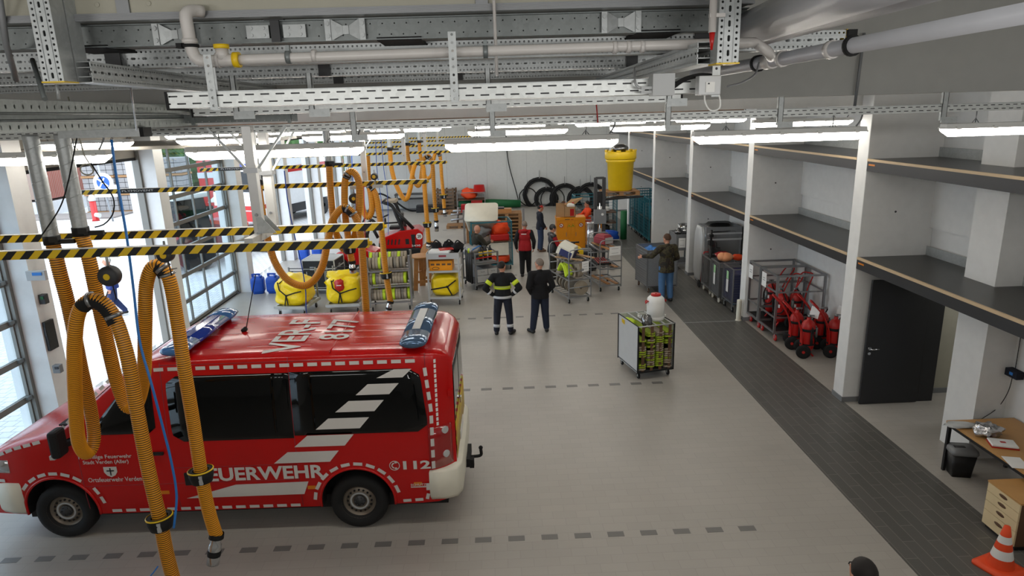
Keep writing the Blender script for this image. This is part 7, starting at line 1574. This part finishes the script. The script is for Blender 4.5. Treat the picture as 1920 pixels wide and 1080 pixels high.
# person just below the frame, only the crown shows
q = gpos(1622, 1056, 1.75); person('Person at the bottom edge of whom only dark short hair shows', q.x, q.y-.02, 10, 1.77, hair='hair_dark', jacket='black_cloth')
# man out in the yard
person('Grey-haired man in blue work clothes walking across the yard', -10.4, 17.5, 120, 1.66, dict(kneeL=(-.1, .12, .5), ankL=(-.1, .2, .1), toeL=(-.1, .36, .05), kneeR=(.1, .02, .5), ankR=(.1, -.2, .12), toeR=(.1, -.06, .05)), hair='hair_white', jacket=P('work_blue', (30, 48, 110), .8), trousers=P('work_navy', (34, 46, 84), .9), build=1.1, z=-.03)
# ================================================================== the yard outside the gates
b = B(); b.box(-60, XL-.25, -20, 75, -.25, -.03); struct(b.build('ground_outside', 'pave'))
def out(px, py, z=0): return at(px, py, Z=z)
# brick building and paths at far left
b0 = out(60, 415); b1 = out(155, 395)
t = thing('brick_building', 'red brick building with pale base seen through the first open gate', 'building', (-27, 40, 0)); b = B(); b.box(-62, -26.6, 40, 58, .9, 9); b.build('brick_wall', tiles('brickwork', (150, 84, 70), (132, 70, 58), (150, 130, 118), .5, .16, .02, .9), t, w=True); b = B(); b.box(-62, -26.4, 39.9, 58, -.03, .75); b.build('plinth', 'pale_stone', t, w=True); b = B(); b.box(-26.6, -26.2, 39.2, 39.6, -.03, 6); b.build('downpipe', 'cover', t, w=True)
b = B(); b.box(-33, -21.5, 37.5, 39.8, -.03, .06); b.box(-20.5, -9, 46, 49, -.03, .06); o = b.build('planting_bed', 'tarmac'); struct(o)
def foliage(name, label, cat, c, r, n, mat, leaf=.5, seed=1, kind=None):
    t = thing(name, label, cat, (c[0], c[1], -.03)); rnd = random.Random(seed); b = B()
    for k in range(n):
        d = V((rnd.gauss(0, 1), rnd.gauss(0, 1), rnd.gauss(0, 1))).normalized()*(rnd.uniform(.75, 1.05)); p = V((d.x*r[0], d.y*r[1], r[2]+d.z*r[2])); u = V((rnd.uniform(-1, 1), rnd.uniform(-1, 1), rnd.uniform(-1, 1))).normalized(); w_ = u.orthogonal().normalized(); l_ = leaf*rnd.uniform(.5, 1); b.add([p-u*l_, p+w_*l_*.5, p+u*l_, p-w_*l_*.5], [(0, 1, 2, 3)])
    b.ell((0, 0, r[2]), (r[0]*.85, r[1]*.85, r[2]*.9), 20); b.build('foliage', mat, t); b = B(); b.cyl((0, 0, 0), (0, 0, r[2]), .12); b.build('stem', 'brown', t); return t
foliage('hedge', 'green hedge behind the stacked stones', 'hedge', (-20.5, 46), (5, 1.8, 3.2), 900, 'hedge', .5, 2); foliage('hedge', 'dark green ivy bank seen through the closed gate', 'hedge', (-14, 51), (7, 2, 3.6), 900, 'hedge', .5, 3); foliage('bush', 'small green bush by the left post of the yard gate', 'bush', (-30, 37.6), (1.3, 1.0, 1.2), 260, 'hedge', .3, 4)
# stacked paving stones
for r_, (x, l) in enumerate(((-23.4, 'left'), (-21.3, 'middle'), (-19.4, 'right'))):
    for k in range(3):
        t = thing('stone_pallet', f'pallet of grey paving stones, level {("bottom", "middle", "top")[k]} of the {l} stack in the yard', 'stones', (x, 40.6, 1.05*k-.03), 0, 'stacked paving stones'); b = B(); b.box(-.95, .95, -.7, .7, 0, .12); b.build('pallet', 'pallet_wood', t); b = B()
        for a in range(5):
            for c_ in range(3): b.box(-.92+.37*a, -.57+.37*a, -.65, .65, .14+.3*c_, .42+.3*c_)
        b.build('stones', 'stone', t, bev=.02)
h = out(180, 413); t = thing('hydrant', 'pink-red hydrant with white top in front of the stone stacks', 'hydrant', (h.x, h.y, -.03)); b = B(); b.lathe([(.02, 0), (.2, 0), (.16, .1), (.16, 1.1), (.02, 1.1)], n=18); b.build('body', 'red_paint', t); b = B(); b.lathe([(.17, 1.1), (.2, 1.2), (.12, 1.4), (.02, 1.45)], n=18); b.cyl((.1, -.1, .35), (.35, -.15, .3), .12); b.build('cap', 'cover', t)
s_ = out(212, 414); t = thing('road_sign', 'round white and blue no-parking style sign on a post in the yard', 'sign', (s_.x, s_.y, -.03)); b = B(); b.cyl((0, 0, 0), (-.3, 0, 3.4), .05, n=10); b.build('post', 'steel', t); q = at(195, 341, Y=s_.y); b = B(); b.cyl((q.x-s_.x, -.06, q.z), (q.x-s_.x, -.1, q.z), .52, n=30); b.build('disc', 'white', t); b = B(); b.cyl((q.x-s_.x, -.1, q.z), (q.x-s_.x, -.11, q.z), .34, n=30); d = b.build('blue_field', 'blue', t); b = B(); b.bar((q.x-s_.x-.24, -.12, q.z+.2), (q.x-s_.x+.24, -.12, q.z-.2), .09, .01, up=(0, 1, 0)); b.bar((q.x-s_.x-.2, -.12, q.z-.24), (q.x-s_.x+.1, -.12, q.z+.24), .07, .01, up=(0, 1, 0)); b.build('slash', 'white', t)
for z_ in (350, 364): 
    q = at(200, z_, Y=s_.y); b = B(); b.box(q.x-s_.x-.6, q.x-s_.x+.6, -.08, -.05, q.z-.12, q.z+.12); b.build('plate', 'white', t)
# yard tractor behind the closed gate
TR = thing('tractor', 'maroon and orange tractor with white cab roof parked behind the closed gate', 'tractor', (-10.9, 24.3, -.03), R(155))
def tp(name, mat, fn, **k): b = B(); fn(b); return b.build(name, mat, TR, **k)
tp('body', 'maroon', lambda b: [b.box(-.55, .55, -1.6, .4, .6, 1.5), b.box(-.8, .8, .2, 1.6, .7, 1.4)], bev=.08); tp('cab', 'window_dark', lambda b: b.loft([[(-.75, .1, 1.4), (.75, .1, 1.4), (.75, 1.5, 1.4), (-.75, 1.5, 1.4)], [(-.65, .2, 2.5), (.65, .2, 2.5), (.65, 1.4, 2.5), (-.65, 1.4, 2.5)]], sm=False)); tp('roof', 'white', lambda b: b.box(-.8, .8, .05, 1.55, 2.5, 2.68), bev=.05)
for x in (-.85, .85):
    tp('rear_wheel', 'rubber', lambda b: b.lathe([(.1, -.2), (.6, -.22), (.75, -.15), (.75, .15), (.6, .22), (.1, .2)], (x, 1.0, .75), (1, 0, 0), 30)); tp('front_wheel', 'rubber', lambda b: b.lathe([(.1, -.14), (.35, -.16), (.48, -.1), (.48, .1), (.35, .16), (.1, .14)], (x*.95, -1.1, .48), (1, 0, 0), 26))
tp('loader_arm', 'orange', lambda b: [b.bar((s2*.5, .2, 1.6), (s2*.5, -1.8, 1.2), .14) or b.bar((s2*.5, -1.8, 1.2), (s2*.5, -2.2, .4), .14) for s2 in (-1, 1)]); tp('bucket', 'charcoal', lambda b: b.prism([(-.9, -2.2, .1), (-.9, -2.7, .05), (-.9, -2.7, .12), (-.9, -2.25, .7)], (1.8, 0, 0)))
t = thing('tarp_heap', 'grey tarpaulin heap behind the tractor', 'heap', (-17.2, 34.9, -.03)); b = B(); blob(b, (0, 0, .6), (1.4, 1.3, 1.4), 5, .12, 24, squash=.6); b.build('tarp', 'tarp', t)
t = thing('parked_car', 'pale parked vehicle with grille behind the tractor', 'vehicle', (-16.6, 42.2, -.03), R(-25)); b = B(); b.prism([(-1.0, -2.2, .4), (-1.0, 2.2, .4), (-1.0, 2.2, 1.9), (-1.0, -.8, 2.0), (-1.0, -1.2, 1.2), (-1.0, -2.2, 1.1)], (2.0, 0, 0)); b.build('body', 'truck_white', t, bev=.08); b = B()
for x in (-.9, .9):
    for y in (-1.4, 1.4): b.cyl((x-.1, y, .4), (x+.1, y, .4), .4, n=22)
b.build('wheel', 'rubber', t); b = B(); b.box(-.9, .9, -2.22, -2.19, .75, 1.0); b.build('grille', 'charcoal', t)
# fire truck with white box behind the open gate
FT = thing('fire_truck', 'white and red fire truck standing outside the open gates', 'fire truck', (-11.3, 34.6, -.03), R(-20))
def fp_(name, mat, fn, **k): b = B(); fn(b); return b.build(name, mat, FT, **k)
fp_('box_body', 'truck_white', lambda b: b.box(-1.25, 1.25, -1.0, 4.5, .95, 3.3), bev=.04); fp_('cab', 'truck_white', lambda b: b.prism([(-1.2, -3.2, .6), (-1.2, -1.1, .6), (-1.2, -1.1, 2.9), (-1.2, -2.7, 2.9), (-1.2, -3.15, 1.8)], (2.4, 0, 0)), bev=.08); fp_('windscreen', 'window_dark', lambda b: b.prism([(-1.1, -3.16, 1.85), (1.1, -3.16, 1.85), (1.1, -2.76, 2.75), (-1.1, -2.76, 2.75)], (0, -.03, .02))); fp_('side_window', 'window_dark', lambda b: [b.box(s2*1.21-.01, s2*1.21+.01, -2.6, -1.5, 1.85, 2.6) for s2 in (-1, 1)])
fp_('red_stripe', 'red_paint', lambda b: [b.box(-1.262, 1.262, -1.01, 4.51, 2.55, 2.85), b.box(-1.21, 1.21, -3.2, -1.1, 1.0, 1.2)]); fp_('chassis', 'charcoal', lambda b: b.box(-.9, .9, -3.0, 4.3, .45, .95))
for y in (-2.2, 2.4):
    for x in (-1.0, 1.0): fp_('wheel', 'rubber', lambda b: b.lathe([(.1, -.16), (.4, -.18), (.52, -.1), (.52, .1), (.4, .18), (.1, .16)], (x, y, .52), (1, 0, 0), 26))
fp_('bumper', 'red_paint', lambda b: b.box(-1.22, 1.22, -3.4, -3.15, .5, .95)); fp_('roof_beacon', 'lens_blue', lambda b: b.box(-.9, .9, -2.3, -2.0, 2.9, 3.1))
R2 = thing('fire_truck', 'red fire truck with white diagonal stripe behind the left post', 'fire truck', (-14.0, 37.3, -.03), R(-85)); b = B(); b.box(-1.2, 1.2, -1.9, 1.9, .7, 3.1); b.build('body', 'red_paint', R2, bev=.05); b = B(); b.box(-1.22, 1.22, -1.91, 1.91, 2.2, 2.5); b.build('stripe', 'cover', R2); b = B()
for s2 in (-1, 1): b.prism([(s2*1.21, -1.6, .9), (s2*1.21, -1.0, .9), (s2*1.21, .4, 2.1), (s2*1.21, -.2, 2.1)], (s2*.01, 0, 0))
b.build('diagonal_stripe', 'white', R2); b = B()
for y in (-1.2, 1.2):
    for x in (-1, 1): b.cyl((x-.15, y, .5), (x+.15, y, .5), .5, n=24)
b.build('wheel', 'rubber', R2)
t = thing('brick_house', 'brick house with dark windows behind the fire trucks', 'building', (-12, 56, 0)); b = B(); b.box(-24, 2, 55, 64, -.03, 8); b.build('wall', 'brick_red', t, w=True); b = B()
for x in (-21, -17, -13, -9, -5): b.box(x, x+1.6, 54.95, 55, 1.2, 3.0)
b.build('window', 'window_dark', t, w=True)
# ================================================================== light
w = bpy.data.worlds.new('sky'); SC.world = w; w.use_nodes = True
bg = w.node_tree.nodes['Background']
bg.inputs[0].default_value = (.74, .86, 1, 1); bg.inputs[1].default_value = 4.4
SC.view_settings.view_transform = 'Standard'; SC.view_settings.look = 'None'; SC.view_settings.gamma = 1; SC.view_settings.exposure = 0
SC.view_settings.use_curve_mapping = False
SC.cycles.use_denoising = True
SC.cycles.max_bounces = 8; SC.cycles.diffuse_bounces = 5; SC.cycles.transparent_max_bounces = 24
SC.cycles.sample_clamp_indirect = 6
SC.cycles.caustics_reflective = False; SC.cycles.caustics_refractive = False
bpy.context.view_layer.update()
# unseen fill lights added behind the camera to brighten the overhead steel
for x in (-4.5, -1.5, 1.5, 4.5):
    l = bpy.data.lights.new('fill_light', 'AREA'); l.shape = 'RECTANGLE'; l.size = 1.6; l.size_y = .3; l.energy = 42; l.color = (1, .98, .95)
    o = bpy.data.objects.new('fill_light', l); COL.objects.link(o); o.location = (x, -1.1, 4.9); o.rotation_euler = (R(102), 0, 0)
l = bpy.data.lights.new('corridor_lamp', 'AREA'); l.size = .8; l.energy = 14
o = bpy.data.objects.new('corridor_lamp', l); COL.objects.link(o); o.location = (8.3, 9.6, 2.55)
